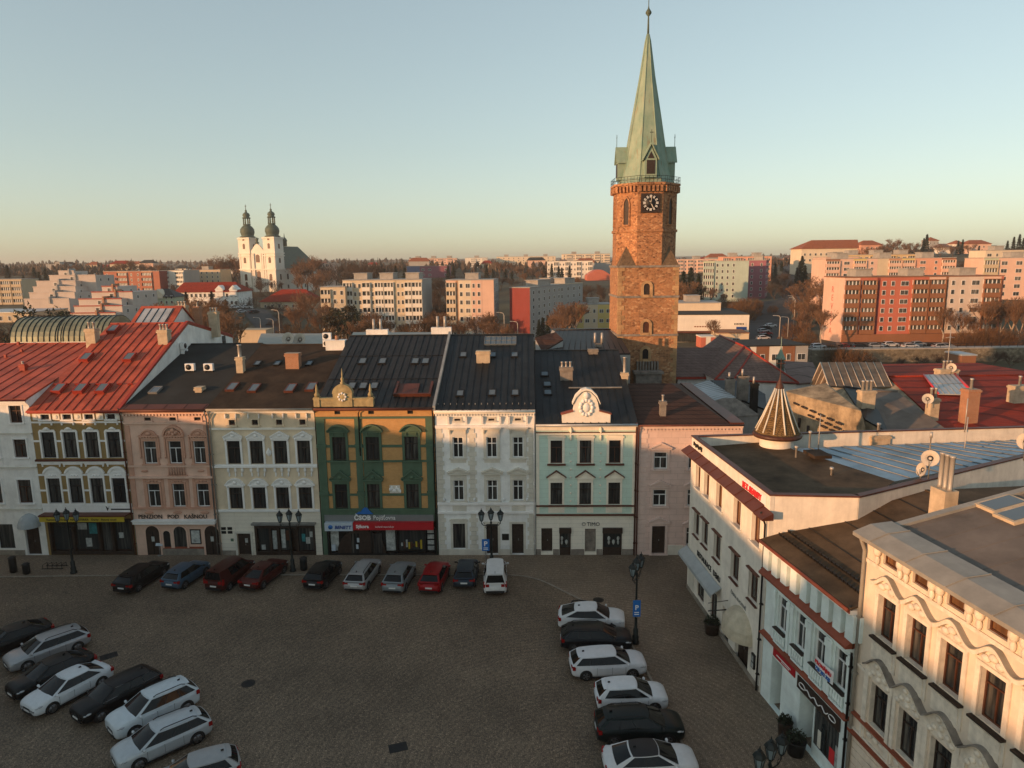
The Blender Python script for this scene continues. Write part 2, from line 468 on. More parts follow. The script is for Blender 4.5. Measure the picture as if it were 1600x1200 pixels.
X['bark'] = mat('bark', (.095, .062, .042), .95, 0, .3, 3)
X['bark_pale'] = mat('pale_birch_bark', (.36, .30, .24), .9, 0, .35, 3)
X['twig'] = mat('bare_twigs', (.21, .115, .062), .95, 0, .35, 1.0)
X['twig_dark'] = mat('dark_bare_twigs', (.085, .055, .038), .95, 0, .35, 1.0)
X['needle'] = mat('conifer_needles', (.024, .034, .017), .9, 0, .5, .7)
X['needle_brown'] = mat('brown_conifer_needles', (.06, .045, .020), .9, 0, .5, .7)
X['bush'] = mat('brown_shrub_twigs', (.17, .085, .035), .95, 0, .4, .8)
X['far_wood'] = mat('far_wood', (.075, .052, .034), .95, 0, .4, .02)
X['tyre'] = mat('tyre_rubber', (.012, .012, .012), .8, 0, .1)
X['rim'] = mat('alloy_rim', (.24, .24, .25), .35, .8, .1)
X['car_glass'] = glass_mat('car_window', (.006, .007, .008), (.01, .01, .01), .2, .06, .28)
X['car_black'] = mat('black_car_trim', (.012, .012, .013), .5, 0, .1)
X['headlight'] = mat('headlight_glass', (.42, .44, .46), .15, .2, .1)
X['taillight'] = mat('taillight_red', (.26, .008, .008), .25, 0, .05)
X['plate'] = mat('licence_plate', (.62, .62, .60), .5, 0, .03)
X['lamp_iron'] = mat('lamp_iron', (.020, .026, .026), .5, .4, .2)
X['lamp_glass'] = mat('lantern_glass', (.20, .26, .28), .1, 0, .1)
X['dish'] = mat('satellite_dish', (.52, .46, .38), .6, 0, .08)
X['broach'] = mat('broach_boards', (.15, .10, .06), .9, 0, .3, 2.0, streak=.4)
X['turret_tile'] = roof_tile_mat('ochre_scale_tiles', (.20, .125, .05), (.15, .09, .036), (.07, .045, .022), .22, .22)
# ------------------------------------------------------------------ ground
# far buildings: (name, px0, px1, py_top, py_base, distance) -> their bases also shape the terrain
FAR_BASES = []
def base_pt(px, py, y):
    p = P(px, py, y); FAR_BASES.append((p.x, p.y, p.z)); return p
for px, py, y in ((20, 476, 330), (85, 424, 650), (75, 487, 240), (160, 503, 215), (210, 457, 400), (300, 450, 420), (325, 482, 300), (258, 477, 280), (25, 502, 220),
                  (450, 493, 330), (410, 456, 430), (470, 456, 460), (590, 533, 222), (745, 533, 225), (850, 530, 245), (925, 522, 262), (677, 432, 520), (677, 418, 640), (750, 418, 700),
                  (820, 420, 720), (915, 420, 640), (890, 442, 420), (940, 432, 560), (1130, 469, 330), (1130, 418, 520), (1280, 462, 300), (1420, 432, 270), (1295, 412, 420),
                  (1440, 396, 520), (1580, 396, 480), (1565, 470, 255), (1480, 400, 600), (1200, 470, 330), (1240, 440, 420), (1230, 415, 560), (1400, 536, 182), (1300, 534, 182), (1560, 536, 185),
                  (1110, 533, 212), (1185, 510, 250), (700, 470, 330), (560, 470, 330), (600, 440, 430), (350, 470, 330), (120, 440, 430), (60, 430, 480)):
    base_pt(px, py, y)
for x in range(-120, 140, 40):
    for y in range(-60, 170, 40): FAR_BASES.append((x, y, 0))
for x in (-2600, -1400, -500, 300, 1000, 2200):
    FAR_BASES.append((x, 2600, 38 + 5 * math.sin(x))); FAR_BASES.append((x * .6, 1400, 27 + 3 * math.sin(x))); FAR_BASES.append((x, 4200, 52))
def ground_z(x, y):
    sw = sz = 0
    for a, b, c in FAR_BASES:
        w = 1 / ((a - x) ** 2 + (b - y) ** 2 + 400.0) ** 1.7
        sw += w; sz += w * c
    z = sz / sw
    k = min(1, max(0, (y - 118) / 50)) if y < 200 else 1
    if x > 40 and y < 165: k = min(k, max(0, (y - 150) / 15))
    return z * k
gx = [-2600, -1900, -1300, -900, -700, -550, -450] + list(range(-380, 381, 16)) + [450, 550, 700, 900, 1300, 1900, 2600]
gy = [-300, -150, -80, -40, 0, 40, 80] + list(range(100, 520, 14)) + [540, 580, 620, 680, 740, 820, 950, 1150, 1400, 1800, 2300, 2900, 3600, 4500]
b = MB()
pts = [(x, y, ground_z(x, y) - (.012 if y < 118 else .0)) for y in gy for x in gx]
nx = len(gx)
b.add(pts, [(j * nx + i, j * nx + i + 1, (j + 1) * nx + i + 1, (j + 1) * nx + i) for j in range(len(gy) - 1) for i in range(nx - 1)], 0, True)
tag(b.build('ground', X['terrain'], fix=False), kind='structure')
# the square, pavement and kerb
b = MB(); b.quad((-60, -60, 0), (42, -60, 0), (42, 75, 0), (-60, 75, 0)); tag(b.build('square_paving', X['cobble'], fix=False), kind='structure')
KERB = [(-60, 53.0), (-33.8, 53.2), (-21, 53.0), (-9.5, 52.75), (-1.2, 52.55), (1.62, 51.8), (3.76, 49.6), (5.5, 47.4), (6.95, 44.7), (7.9, 40.4), (8.4, 35.2), (9.0, 28), (9.5, 15), (10, -10)]
def smooth_line(p, k=6):
    out = []
    for i in range(len(p) - 1):
        a, b_, c, d = Vector(p[max(0, i - 1)]), Vector(p[i]), Vector(p[i + 1]), Vector(p[min(len(p) - 1, i + 2)])
        for j in range(k):
            t = j / k
            out.append(tuple(.5 * ((2 * b_) + (c - a) * t + (2 * a - 5 * b_ + 4 * c - d) * t * t + (3 * b_ - a - 3 * c + d) * t ** 3)))
    return out + [p[-1]]
kl = smooth_line(KERB)
b = MB(); pave = kl + [(40, -10), (40, 75), (-60, 75)]
b.prism_z(pave[::-1], -.05, .03); tag(b.build('pavement', X['pave']), kind='structure')
b = MB()
for i in range(len(kl) - 1):
    a, c = Vector(kl[i]), Vector(kl[i + 1]); n = Vector((-(c - a).y, (c - a).x)).normalized() * .14
    b.prism_z([tuple(a), tuple(c), tuple(c + n), tuple(a + n)], -.03, .045)
tag(b.build('kerb_strip', X['kerb']), kind='structure')
def strip(name, m, pts, w, zoff):
    b = MB(); L, Rr = [], []
    P2 = smooth_line(pts, 8)
    for i, p in enumerate(P2):
        a, c = Vector(P2[max(0, i - 1)]), Vector(P2[min(len(P2) - 1, i + 1)])
        n = Vector((-(c - a).y, (c - a).x)).normalized() * w / 2
        for s_, Q in ((1, L), (-1, Rr)):
            q = Vector(p) + n * s_; Q.append((q.x, q.y, ground_z(q.x, q.y) + zoff))
    k = len(L)
    b.add(L + Rr, [(i, i + 1, k + i + 1, k + i) for i in range(k - 1)], 0, False)
    return tag(b.build(name, X[m], fix=False), kind='structure')
road_pts = [tuple(G(px, py, 0).xy) for px, py in ((1170, 560), (1215, 520))] + [tuple(P(px, py, y).xy) for px, py, y in ((1232, 480, 290), (1236, 450, 380), (1232, 425, 500), (1228, 412, 640))]
strip('road', 'asphalt', road_pts, 9, .35)
strip('road', 'asphalt', [(38, 128), (70, 134), (110, 138), (200, 140)], 12, .06)
strip('road', 'asphalt', [(64, 178.5), (85, 180), (105, 181), (160, 182)], 5.5, .3)
strip('road', 'asphalt', [tuple(P(px, py, y).xy) for px, py, y in ((470, 540, 190), (425, 505, 230), (395, 490, 280), (370, 480, 320))], 10, .3)
strip('car_park', 'asphalt', [tuple(G(px, py, 0).xy) for px, py in ((1200, 545), (1195, 520), (1205, 500))], 16, .5)
for i, (px, py, w) in enumerate(((388, 1068, .42), (622, 1168, .48), (170, 1025, .5), (935, 938, .42))):
    g = G(px, py); t = thing('drain_cover', ['round iron drain cover alone in the middle of the cobbles', 'square iron drain grate nearest the bottom of the square', 'iron drain grate beside the pale sedan on the cobbles', 'iron drain cover beside the kerb curve'][i], 'drain cover', (g.x, g.y, 0), .3 * i, 'iron drain covers in the paving')
    b = MB(); b.prism_z([(w * math.cos(a * .524), w * math.sin(a * .524)) for a in range(12)] if i in (0, 3) else [(-w, -w * .7), (w, -w * .7), (w, w * .7), (-w, w * .7)], -.02, .012 if i != 3 else .04); b.build('frame', X['dark_metal'], t)
    b = MB()
    for k in range(5): b.box(-w * .6, w * .6, -w * .5 + k * w * .22, -w * .5 + k * w * .22 + .06, .012, .02 if i != 3 else .05)
    b.build('grate', X['car_black'], t)
# ------------------------------------------------------------------ houses with real window openings
class House:
    """x runs along the facade, y goes inward, z up; the facade stands at y = 0"""
    def __init__(s, name, label, cat, origin, dirv, w, eave, rd, rz, back=None, group=None, depth=None):
        d = Vector((dirv[0], dirv[1], 0)).normalized()
        s.dx, s.dy = d, Vector((-d.y, d.x, 0))
        s.o = Vector((origin[0], origin[1], 0))
        s.root = thing(name, label, cat, s.o, math.atan2(d.y, d.x), group)
        s.w, s.eave, s.rd, s.rz = w, eave, rd, rz
        s.back = back or (2 * rd, eave + 1.5)
        s.holes, s.cache = [], {}
        s.tr = {}
        th = math.atan2(rz - eave, rd)
        s.su, s.sv, s.sn = Vector((1, 0, 0)), Vector((0, math.cos(th), math.sin(th))), Vector((0, -math.sin(th), math.cos(th)))
        s.so = Vector((0, 0, eave + .02))
        s.th = th
    def world(s, p): return s.o + s.dx * p[0] + s.dy * p[1] + Vector((0, 0, p[2]))
    def local(s, q):
        q = q - s.o
        return Vector((q.dot(s.dx), q.dot(s.dy), q.z))
    def roof_at(s, px, py):            # photo pixel -> local point on the front roof slope
        n = s.dy * s.sn.y + Vector((0, 0, s.sn.z))
        q = s.local(on_plane(px, py, s.world(s.so), n))
        return q
    def t(s, key): return s.tr.setdefault(key, MB())
    # --- windows
    def win(s, cx, z0, w, h, style='T', fm='frame_white', sur=None, smat='white_trim', glass='glass', rec=.16, fw=.07, arch=0):
        s.holes.append((cx - w / 2, cx + w / 2, z0, z0 + h))
        k = (round(w, 2), round(h, 2), style, fm, glass, sur.__name__ if sur else None)
        if k not in s.cache:
            f = MB()
            y0, y1 = rec - .05, rec + .02
            f.box(-w / 2, -w / 2 + fw, y0, y1, 0, h); f.box(w / 2 - fw, w / 2, y0, y1, 0, h)
            f.box(-w / 2 + fw, w / 2 - fw, y0, y1, 0, fw); f.box(-w / 2 + fw, w / 2 - fw, y0, y1, h - fw, h)
            tz = h * .68
            b = fw * .8
            if style in ('T', 'cross'): f.box(-w / 2 + fw, w / 2 - fw, y0 - .01, y1, tz - b / 2, tz + b / 2)
            if style == 'T' or style == 'two': f.box(-b / 2, b / 2, y0 - .005, y1, fw, tz - b / 2 if style == 'T' else h - fw)
            if style == 'cross':
                f.box(-b / 2, b / 2, y0 - .005, y1, fw, tz - b / 2); f.box(-b / 2, b / 2, y0 - .005, y1, tz + b / 2, h - fw)
            p = MB(); p.quad((-w / 2 + .01, rec, .01), (w / 2 - .01, rec, .01), (w / 2 - .01, rec, h - .01), (-w / 2 + .01, rec, h - .01))
            sm = None
            if sur:
                m = MB(); sur(m, w, h); sm = m.mesh('window_surround', X[smat])
            s.cache[k] = (f.mesh('window', X[fm]), p.mesh('pane', X[glass], False), sm)
        a, b, c = s.cache[k]
        o = place('window', a, s.root, (cx, 0, z0))
        place('pane', b, o)
        if c: place('window_surround', c, o)
        return o
    def door(s, cx, z0, w, h, m='wood_dark', rec=.22, name='door', glass=None):
        s.holes.append((cx - w / 2, cx + w / 2, z0, z0 + h))
        d = MB()
        d.box(-w / 2 + .01, w / 2 - .01, rec, rec + .06, .01, h - .01)
        for sx in (-1, 1):
            for a, b in ((.1, .42), (.48, .8)):
                d.box(sx * w / 4 - w * .17, sx * w / 4 + w * .17, rec - .03, rec, h * a, h * b)
        o = d.build(name, X[m], s.root, (cx, 0, z0))
        k = MB(); k.box(.03, .09, rec - .08, rec - .02, h * .44, h * .5); k.build('door_handle', X['grey_metal'], o)
        return o
    # --- trim
    def band(s, z0, z1, p, key='white_trim', x0=.02, x1=None):
        x = x0; x1 = (s.w - .02) if x1 is None else x1
        for a, b in sorted((h[0] - .05, h[1] + .05) for h in s.holes if h[2] < z0 - .05 and h[3] > z1 + .05 and x0 < h[0] and h[1] < x1):
            s.t(key).box(x, a, -p, .04, z0, z1); x = b
        s.t(key).box(x, x1, -p, .04, z0, z1)
    def cornice(s, z, key='white_trim', prof=((0, .12, .1), (.12, .26, .22), (.26, .4, .36)), x0=.02, x1=None):
        for a, b, p in prof: s.t(key).box(x0, (s.w - .02) if x1 is None else x1, -p, .04, z + a, z + b)
    def dentils(s, z0, z1, p, n, key='white_trim', duty=.5):
        st = s.w / n
        for i in range(n): s.t(key).box(st * (i + .5 - duty / 2), st * (i + .5 + duty / 2), -p, .03, z0, z1)
    def quoins(s, x0, x1, z0, z1, key, n=None, p=.05):
        n = n or int((z1 - z0) / .38)
        q = MB()
        h = (z1 - z0) / n
        for i in range(n):
            e = 0 if i % 2 else .14
            q.box(x0 - (e if x0 > .3 else 0), x1 + (e if x1 < s.w - .3 else 0), -p, .03, z0 + i * h + .015, z0 + (i + 1) * h - .015)
        q.build('quoin_strip', X[key], s.root)
    def panel(s, name, m, x0, x1, z0, z1, p=.05, y1=.03, parent=None):
        b = MB(); b.box(x0, x1, -p, y1, z0, z1)
        return b.build(name, X[m], parent or s.root)
    # --- the body
    def wall(s, m='white', rev='white_trim', low=None, zl=0, gap=.012, side=None):
        mb = MB()
        xs = sorted({gap, s.w - gap} | {round(v, 4) for h in s.holes for v in h[:2]})
        zs = sorted({-.3, s.eave} | {round(v, 4) for h in s.holes for v in h[2:]} | ({zl} if low else set()))
        for i in range(len(xs) - 1):
            for j in range(len(zs) - 1):
                cx, cz = (xs[i] + xs[i + 1]) / 2, (zs[j] + zs[j + 1]) / 2
                if any(h[0] < cx < h[1] and h[2] < cz < h[3] for h in s.holes): continue
                mb.quad((xs[i], 0, zs[j]), (xs[i + 1], 0, zs[j]), (xs[i + 1], 0, zs[j + 1]), (xs[i], 0, zs[j + 1]), 2 if low and cz < zl else 0)
        for a, b, c, d in s.holes:
            y = .3
            mb.quad((a, 0, c), (a, y, c), (a, y, d), (a, 0, d), 1); mb.quad((b, 0, c), (b, 0, d), (b, y, d), (b, y, c), 1)
            mb.quad((a, 0, c), (b, 0, c), (b, y, c), (a, y, c), 1); mb.quad((a, 0, d), (a, y, d), (b, y, d), (b, 0, d), 1)
        bd, bz = s.back
        for x in (gap, s.w - gap):
            mb.poly([(x, 0, -.3), (x, 0, s.eave), (x, s.rd, s.rz - .03), (x, bd, bz), (x, bd, -.3)], 3)
        mb.quad((gap, bd, -.3), (s.w - gap, bd, -.3), (s.w - gap, bd, bz), (gap, bd, bz), 3)
        return mb.build('wall', [X[m], X[rev], X[low or m], X[side or m]], s.root, fix=False)
    def roof(s, m, ov=.35, seam=0, sm=None, th=.14, gut='brown_metal', seam_h=.05, x0=.01, x1=None, courses=0):
        mb = MB()
        x1 = s.w - .01 if x1 is None else x1
        k = math.tan(s.th)
        e = s.eave + .02
        bd, bz = s.back
        kb = (s.rz - bz) / (bd - s.rd)
        pr = [(-ov, e - ov * k), (s.rd, s.rz + .02), (bd + .2, bz - .2 * kb + .02), (bd + .2, bz - .2 * kb + .02 + th), (s.rd, s.rz + .02 + th), (-ov, e - ov * k + th)]
        mb.prism_x(pr, x0, x1)
        L = s.rd / math.cos(s.th)
        O = s.so + s.sn * th
        if seam:
            n = max(1, int((x1 - x0) / seam))
            for i in range(1, n):
                x = x0 + (x1 - x0) * i / n
                mb.obox(O, s.su, s.sv, s.sn, (x - .022, x + .022, -ov / math.cos(s.th) + .02, L - .02, -.02, seam_h), 1)
        for c in range(courses):
            v = L * (c + 1) / (courses + 1)
            mb.obox(O, s.su, s.sv, s.sn, (x0 + .05, x1 - .05, v - .02, v + .02, -.02, .03), 1)
        mb.box(x0, x1, s.rd - .12, s.rd + .12, s.rz + th - .04, s.rz + th + .07, 1)
        o = mb.build('roof', [X[m], X[sm or m]], s.root)
        if gut:
            g = MB()
            g.tube([(x0, -ov - .08, e - ov * k + .02), (x1, -ov - .08, e - ov * k + .02)], .09, 8)
            g.box(x0, x1, -ov + .0, -ov + .05, e - ov * k - .16, e - ov * k - .005)
            g.build('gutter', X[gut], s.root)
        s.roofo = o
        return o
    def skylight(s, px, py, w=.8, h=1.2, tilt=0, fm='dark_metal', rise=.1):
        q = s.roof_at(px, py)
        O = q + s.sn * .12
        n, v = s.sn, s.sv
        f = MB()
        f.obox(O, s.su, v, n, (-w / 2, w / 2, -h / 2, -h / 2 + .09, 0, rise + .05)); f.obox(O, s.su, v, n, (-w / 2, w / 2, h / 2 - .09, h / 2, 0, rise + .06))
        f.obox(O, s.su, v, n, (-w / 2, -w / 2 + .09, -h / 2 + .09, h / 2 - .09, 0, rise + .05)); f.obox(O, s.su, v, n, (w / 2 - .09, w / 2, -h / 2 + .09, h / 2 - .09, 0, rise + .05))
        o = f.build('skylight', X[fm], s.root)
        p = MB(); p.obox(O, s.su, v, n, (-w / 2 + .08, w / 2 - .08, -h / 2 + .08, h / 2 - .08, 0, rise + .03)); p.build('pane', X['glass_sky'], o)
        return o
    def chimney(s, px, py, w, d, h, m='chim', pots=2, pot_h=.7, cap=True, y=None, pr=.1):
        q = s.roof_at(px, py) if y is None else s.local(P(px, py, y))
        b = MB()
        b.box(-w / 2, w / 2, 0, d, -1.2, h)
        if cap:
            b.box(-w / 2 - .07, w / 2 + .07, -.07, d + .07, h - .22, h - .06); b.box(-w / 2 - .05, w / 2 + .05, -.05, d + .05, h, h + .07)
        o = b.build('chimney', X[m], s.root, q)
        for i in range(pots):
            p = MB(); x = (i - (pots - 1) / 2) * w / max(2, pots)
            p.lathe([(pr * 1.2, h), (pr, h + .12), (pr, h + pot_h - .1), (pr * 1.3, h + pot_h - .08), (pr * 1.3, h + pot_h)], (x, d / 2, 0), 8)
            p.build('chimney_pot', X['pot'], o)
        return o
    def pipe(s, x, z1, m='brown_metal', z0=.1, r=.06, y=-.14):
        b = MB(); b.tube([(x, -.42, z1 + .3), (x, -.3, z1 - .05), (x, y, z1 - .45), (x, y, z0)], r, 8)
        for k in range(4): b.box(x - r - .02, x + r + .02, y - r - .01, .02, z0 + 1 + k * (z1 - 2) / 4, z0 + 1.06 + k * (z1 - 2) / 4)
        b.build('downpipe', X[m], s.root)
    def finish(s, name='trim'):
        names = {'white_trim': 'cornice', 'cream_trim': 'cornice', 'stone_trim': 'stone_trim', 'green': 'pilaster_trim'}
        for k, m in s.tr.items():
            m.build(names.get(k, 'trim'), X[k], s.root)

# window surrounds, drawn about the window's bottom centre
def frame_bars(m, w, h, f, p, sill=True, top=True):
    m.box(-w / 2 - f, -w / 2, -p, .03, 0, h); m.box(w / 2, w / 2 + f, -p, .03, 0, h)
    if top: m.box(-w / 2 - f, w / 2 + f, -p - .01, .03, h, h + f)
    if sill: m.box(-w / 2 - f - .06, w / 2 + f + .06, -p - .1, .03, -.12, 0)
def gable_hood(m, w, z, hh, p, th=.12, base=True):
    a = w / 2
    m.prism_y([(-a - .1, z), (0, z + hh), (a + .1, z), (a + .1, z + th), (0, z + hh + th + .02), (-a - .1, z + th)], -p, .03)
    m.prism_y([(-a, z + .02), (a, z + .02), (0, z + hh)], -p * .45, .03)
    if base: m.box(-a - .06, a + .06, -p * .8, .03, z - .1, z + .015)
def arc_pts(w, z, rise, n=10):
    rr = (w * w / 4 + rise * rise) / (2 * rise)
    a0 = math.asin(min(1, w / 2 / rr))
    if rise > w / 2: a0 = math.pi - a0
    return [(rr * math.sin(-a0 + 2 * a0 * i / n), z + rise - rr + rr * math.cos(-a0 + 2 * a0 * i / n)) for i in range(n + 1)]
def arc_hood(m, w, z, rise, p, th=.12, fill=True, base=True):
    o = arc_pts(w + .2, z, rise + .1); i = arc_pts(w, z, rise)
    m.prism_y(o + i[::-1], -p, .03)
    if fill: m.prism_y(i, -p * .4, .03)
    if base: m.box(-w / 2 - .16, w / 2 + .16, -p * .85, .03, z - .11, z)
def su_plain(m, w, h): frame_bars(m, w, h, .13, .05)
def su_h1a(m, w, h):
    f = .15
    m.box(-w / 2 - f, -w / 2, -.07, .03, -.02, h - .1); m.box(w / 2, w / 2 + f, -.07, .03, -.02, h - .1)
    m.prism_y([(-w / 2 - f, h - .1), (-w / 2 - f, h + .05), (-w / 2 - f + .12, h + .2), (w / 2 + f - .12, h + .2), (w / 2 + f, h + .05), (w / 2 + f, h - .1), (w / 2, h - .1), (w / 2, h), (-w / 2, h), (-w / 2, h - .1)], -.08, .03)
    m.blob((0, -.1, h + .3), .22, .1, .14); m.blob((-.2, -.08, h + .25), .12, .08, .08); m.blob((.2, -.08, h + .25), .12, .08, .08)
def su_h1b(m, w, h):
    f = .14
    m.box(-w / 2 - f, -w / 2, -.07, .03, -.02, h); m.box(w / 2, w / 2 + f, -.07, .03, -.02, h)
    m.box(-w / 2 - f, w / 2 + f, -.06, .03, h, h + .5)
    o = arc_pts(w + .5, h + .45, .62); i = arc_pts(w + .14, h + .45, .44)
    m.prism_y(o + i[::-1], -.14, .03); m.prism_y(i, -.04, .03)
    m.box(-w / 2 - .1, w / 2 + .1, -.09, .03, h + .42, h + .5)
    for x in (-.25, 0, .25): m.blob((x, -.07, h + .25), .12, .07, .07)
def su_h2(m, w, h):
    frame_bars(m, w, h, .16, .07)
    m.box(-w / 2 - .3, w / 2 + .3, -.2, .03, h + .38, h + .5)
    for x in [-.6, -.36, -.12, .12, .36, .6]: m.box(x - .05, x + .05, -.17, .03, h + .28, h + .38)
    arc_hood(m, w + .1, h + .5, .42, .16, base=False)
    m.blob((0, -.1, h + .66), .25, .09, .16)
    for sx in (-1, 1):
        m.box(sx * (w / 2 + .26) - .06, sx * (w / 2 + .26) + .06, -.12, .03, h * .3, h + .3)
        m.blob((sx * (w / 2 + .26), -.1, h * .3), .09, .1, .13)
def su_h2c(m, w, h):
    su_h2(m, w, h)
    o = arc_pts(w + .75, h + .45, .95); i = arc_pts(w + .45, h + .45, .78)
    m.prism_y(o + i[::-1], -.24, .03)
    for x, z, r in ((0, .95, .2), (-.25, .75, .15), (.25, .75, .15), (0, .6, .18)): m.blob((x, -.15, h + z), r, .12, r)
def su_h2b(m, w, h):
    frame_bars(m, w, h, .15, .06)
    m.box(-w / 2 - .26, w / 2 + .26, -.12, .03, h + .3, h + .4)
    for x in (-.3, 0, .3): m.blob((x, -.07, h + .22), .14, .07, .08)
def su_h3a(m, w, h):
    frame_bars(m, w, h, .17, .07, sill=False)
    gable_hood(m, w + .34, h + .28, .46, .18)
    m.blob((0, -.1, h + .45), .2, .1, .14)
    for sx in (-1, 1): m.blob((sx * (w / 2 + .12), -.1, h + .12), .09, .1, .16)
def su_h3b(m, w, h):
    frame_bars(m, w, h, .17, .07, sill=False)
    arc_hood(m, w + .34, h + .26, .45, .18)
    m.blob((0, -.1, h + .42), .2, .1, .15)
    for sx in (-1, 1): m.blob((sx * (w / 2 + .12), -.1, h + .1), .09, .1, .16)
def su_h4a(m, w, h):
    frame_bars(m, w, h, .2, .08)
    m.box(-w / 2 - .2, w / 2 + .2, -.12, .03, h + .2, h + .42)
    arc_hood(m, w + .6, h + .5, .5, .42, base=False)
    m.box(-w / 2 - .34, w / 2 + .34, -.3, .03, h + .42, h + .5)
    for sx in (-1, 1): m.box(sx * .42 - .06, sx * .42 + .06, -.2, .03, h + .12, h + .42)
def su_h4b(m, w, h):
    frame_bars(m, w, h, .2, .08)
    m.box(-w / 2 - .25, w / 2 + .25, -.1, .03, h + .2, h + .36)
    gable_hood(m, w + .55, h + .4, .75, .3)
    m.blob((0, -.15, h + .6), .22, .1, .16)
def su_h5a(m, w, h):
    frame_bars(m, w, h, .24, .05)
    m.box(-w / 2 - .22, w / 2 + .22, -.04, .03, h + .24, h + .62)
    m.box(-w / 2 - .36, w / 2 + .36, -.26, .03, h + .72, h + .84)
    m.box(-w / 2 - .28, w / 2 + .28, -.16, .03, h + .62, h + .72)
    for sx in (-1, 1): m.prism_x([(-.24, h + .62), (.02, h + .62), (.02, h + .2), (-.06, h + .22)], sx * (w / 2 + .2) - .06, sx * (w / 2 + .2) + .06)
    m.box(-w / 2 - .2, w / 2 + .2, -.04, .03, -.42, -.1)
def su_h5b(m, w, h):
    frame_bars(m, w, h, .24, .05)
    m.box(-w / 2 - .22, w / 2 + .22, -.04, .03, h + .24, h + .5)
    gable_hood(m, w + .75, h + .62, .38, .26)
def su_h6a(m, w, h):
    frame_bars(m, w, h, .2, .06, sill=False)
    m.box(-w / 2 - .28, w / 2 + .28, -.1, .03, h + .2, h + .36)
    m.box(-w / 2 - .16, w / 2 + .16, -.14, .03, h + .36, h + .44)
def su_h6b(m, w, h):
    frame_bars(m, w, h, .17, .06, sill=False)
    m.box(-.12, .12, -.12, .03, h + .02, h + .35)
    m.box(-w / 2 - .17, w / 2 + .17, -.07, .03, h + .17, h + .36)
    gable_hood(m, w + .4, h + .42, .5, .2, th=.05)
def su_h7(m, w, h):
    frame_bars(m, w, h, .17, .07)
    gable_hood(m, w + .5, h + .3, .42, .22)
def su_r1(m, w, h): frame_bars(m, w, h, .16, .05)
def su_r1m(m, w, h):
    frame_bars(m, w, h, .1, .04, sill=False)
def su_r3(m, w, h):
    frame_bars(m, w, h, .2, .07, sill=False)
    m.box(-w / 2 - .2, w / 2 + .2, -.05, .03, -1.1, -.14)
    m.box(-w / 2 - .06, w / 2 + .06, -.08, .03, -.95, -.3)

# ------------------------------------------------------------------ the row of houses across the square
FA = Vector((-41.0, 57.5, 0)); FD = Vector((51.4, -1.3, 0)).normalized()
def front(name, label, s0, s1, eave, rd, rz, cat='house', **k):
    o = FA + FD * s0
    return House(name, label, cat, o, FD, s1 - s0, eave, rd, rz, group='town houses in the row across the square', **k)

# house 0: plain white, red roof, cut by the picture's edge
h = front('town_house', 'plain pale white town house with a cloth dome canopy over its door', -12.0, 0.0, 14.05, 12.5, 17.25)
for cx in (10.76, 8.35, 5.6, 2.9):
    h.win(cx, 12.0, 1.05, 1.5, 'cross', 'wood', su_plain, 'white_trim')
    h.win(cx, 8.95, 1.1, 1.6, 'T', 'wood', su_plain, 'white_trim')
for cx in (10.66, 8.0, 5.3, 2.6): h.win(cx, 4.85, 1.2, 2.1, 'T', 'wood', su_plain, 'white_trim')
h.win(8.4, .65, 1.4, 2.25, 'plain', 'dark_metal', None, glass='glass_shop')
h.win(5.2, .65, 1.6, 2.25, 'plain', 'dark_metal', None, glass='glass_shop')
h.door(10.75, .05, 1.3, 2.6)
for z in (11.0, 8.0, 4.22): h.band(z, z + .12, .12, 'stone_trim'); h.band(z - .1, z, .06)
h.cornice(13.55)
for cx in (10.76, 8.35): h.panel('wall_panel', 'white_trim', cx - .7, cx + .7, 8.3, 8.78, .035)
h.panel('plinth', 'stone_plinth', .02, 9.9, 0, .5, .04)
dm = MB(); n = 9
for i in range(n):
    a, b = math.pi * i / n, math.pi * (i + 1) / n
    for j in range(5):
        e, g = math.pi / 2 * j / 5, math.pi / 2 * (j + 1) / 5
        f = lambda an, el: (10.72 - .95 * math.cos(an) * math.cos(el), -1.0 * math.sin(an) * math.cos(el), 2.75 + 1.15 * math.sin(el))
        dm.add([f(a, e), f(b, e), f(b, g), f(a, g)], [(0, 1, 2, 3)], 0, True)
aw = dm.build('canopy', X['awning'], h.root, fix=False)
h.wall('white')
h.roof('red_roof', .3, 1.0, 'red_dark', gut='red_dark')
h.chimney(35, 582, .5, .4, .7, 'red_dark', 1, .3)
for px, py in ((8, 561), (33, 553), (28, 541)): h.chimney(px, py, .22, .2, .45, 'red_dark', 0, cap=False)
h.finish(); H0 = h
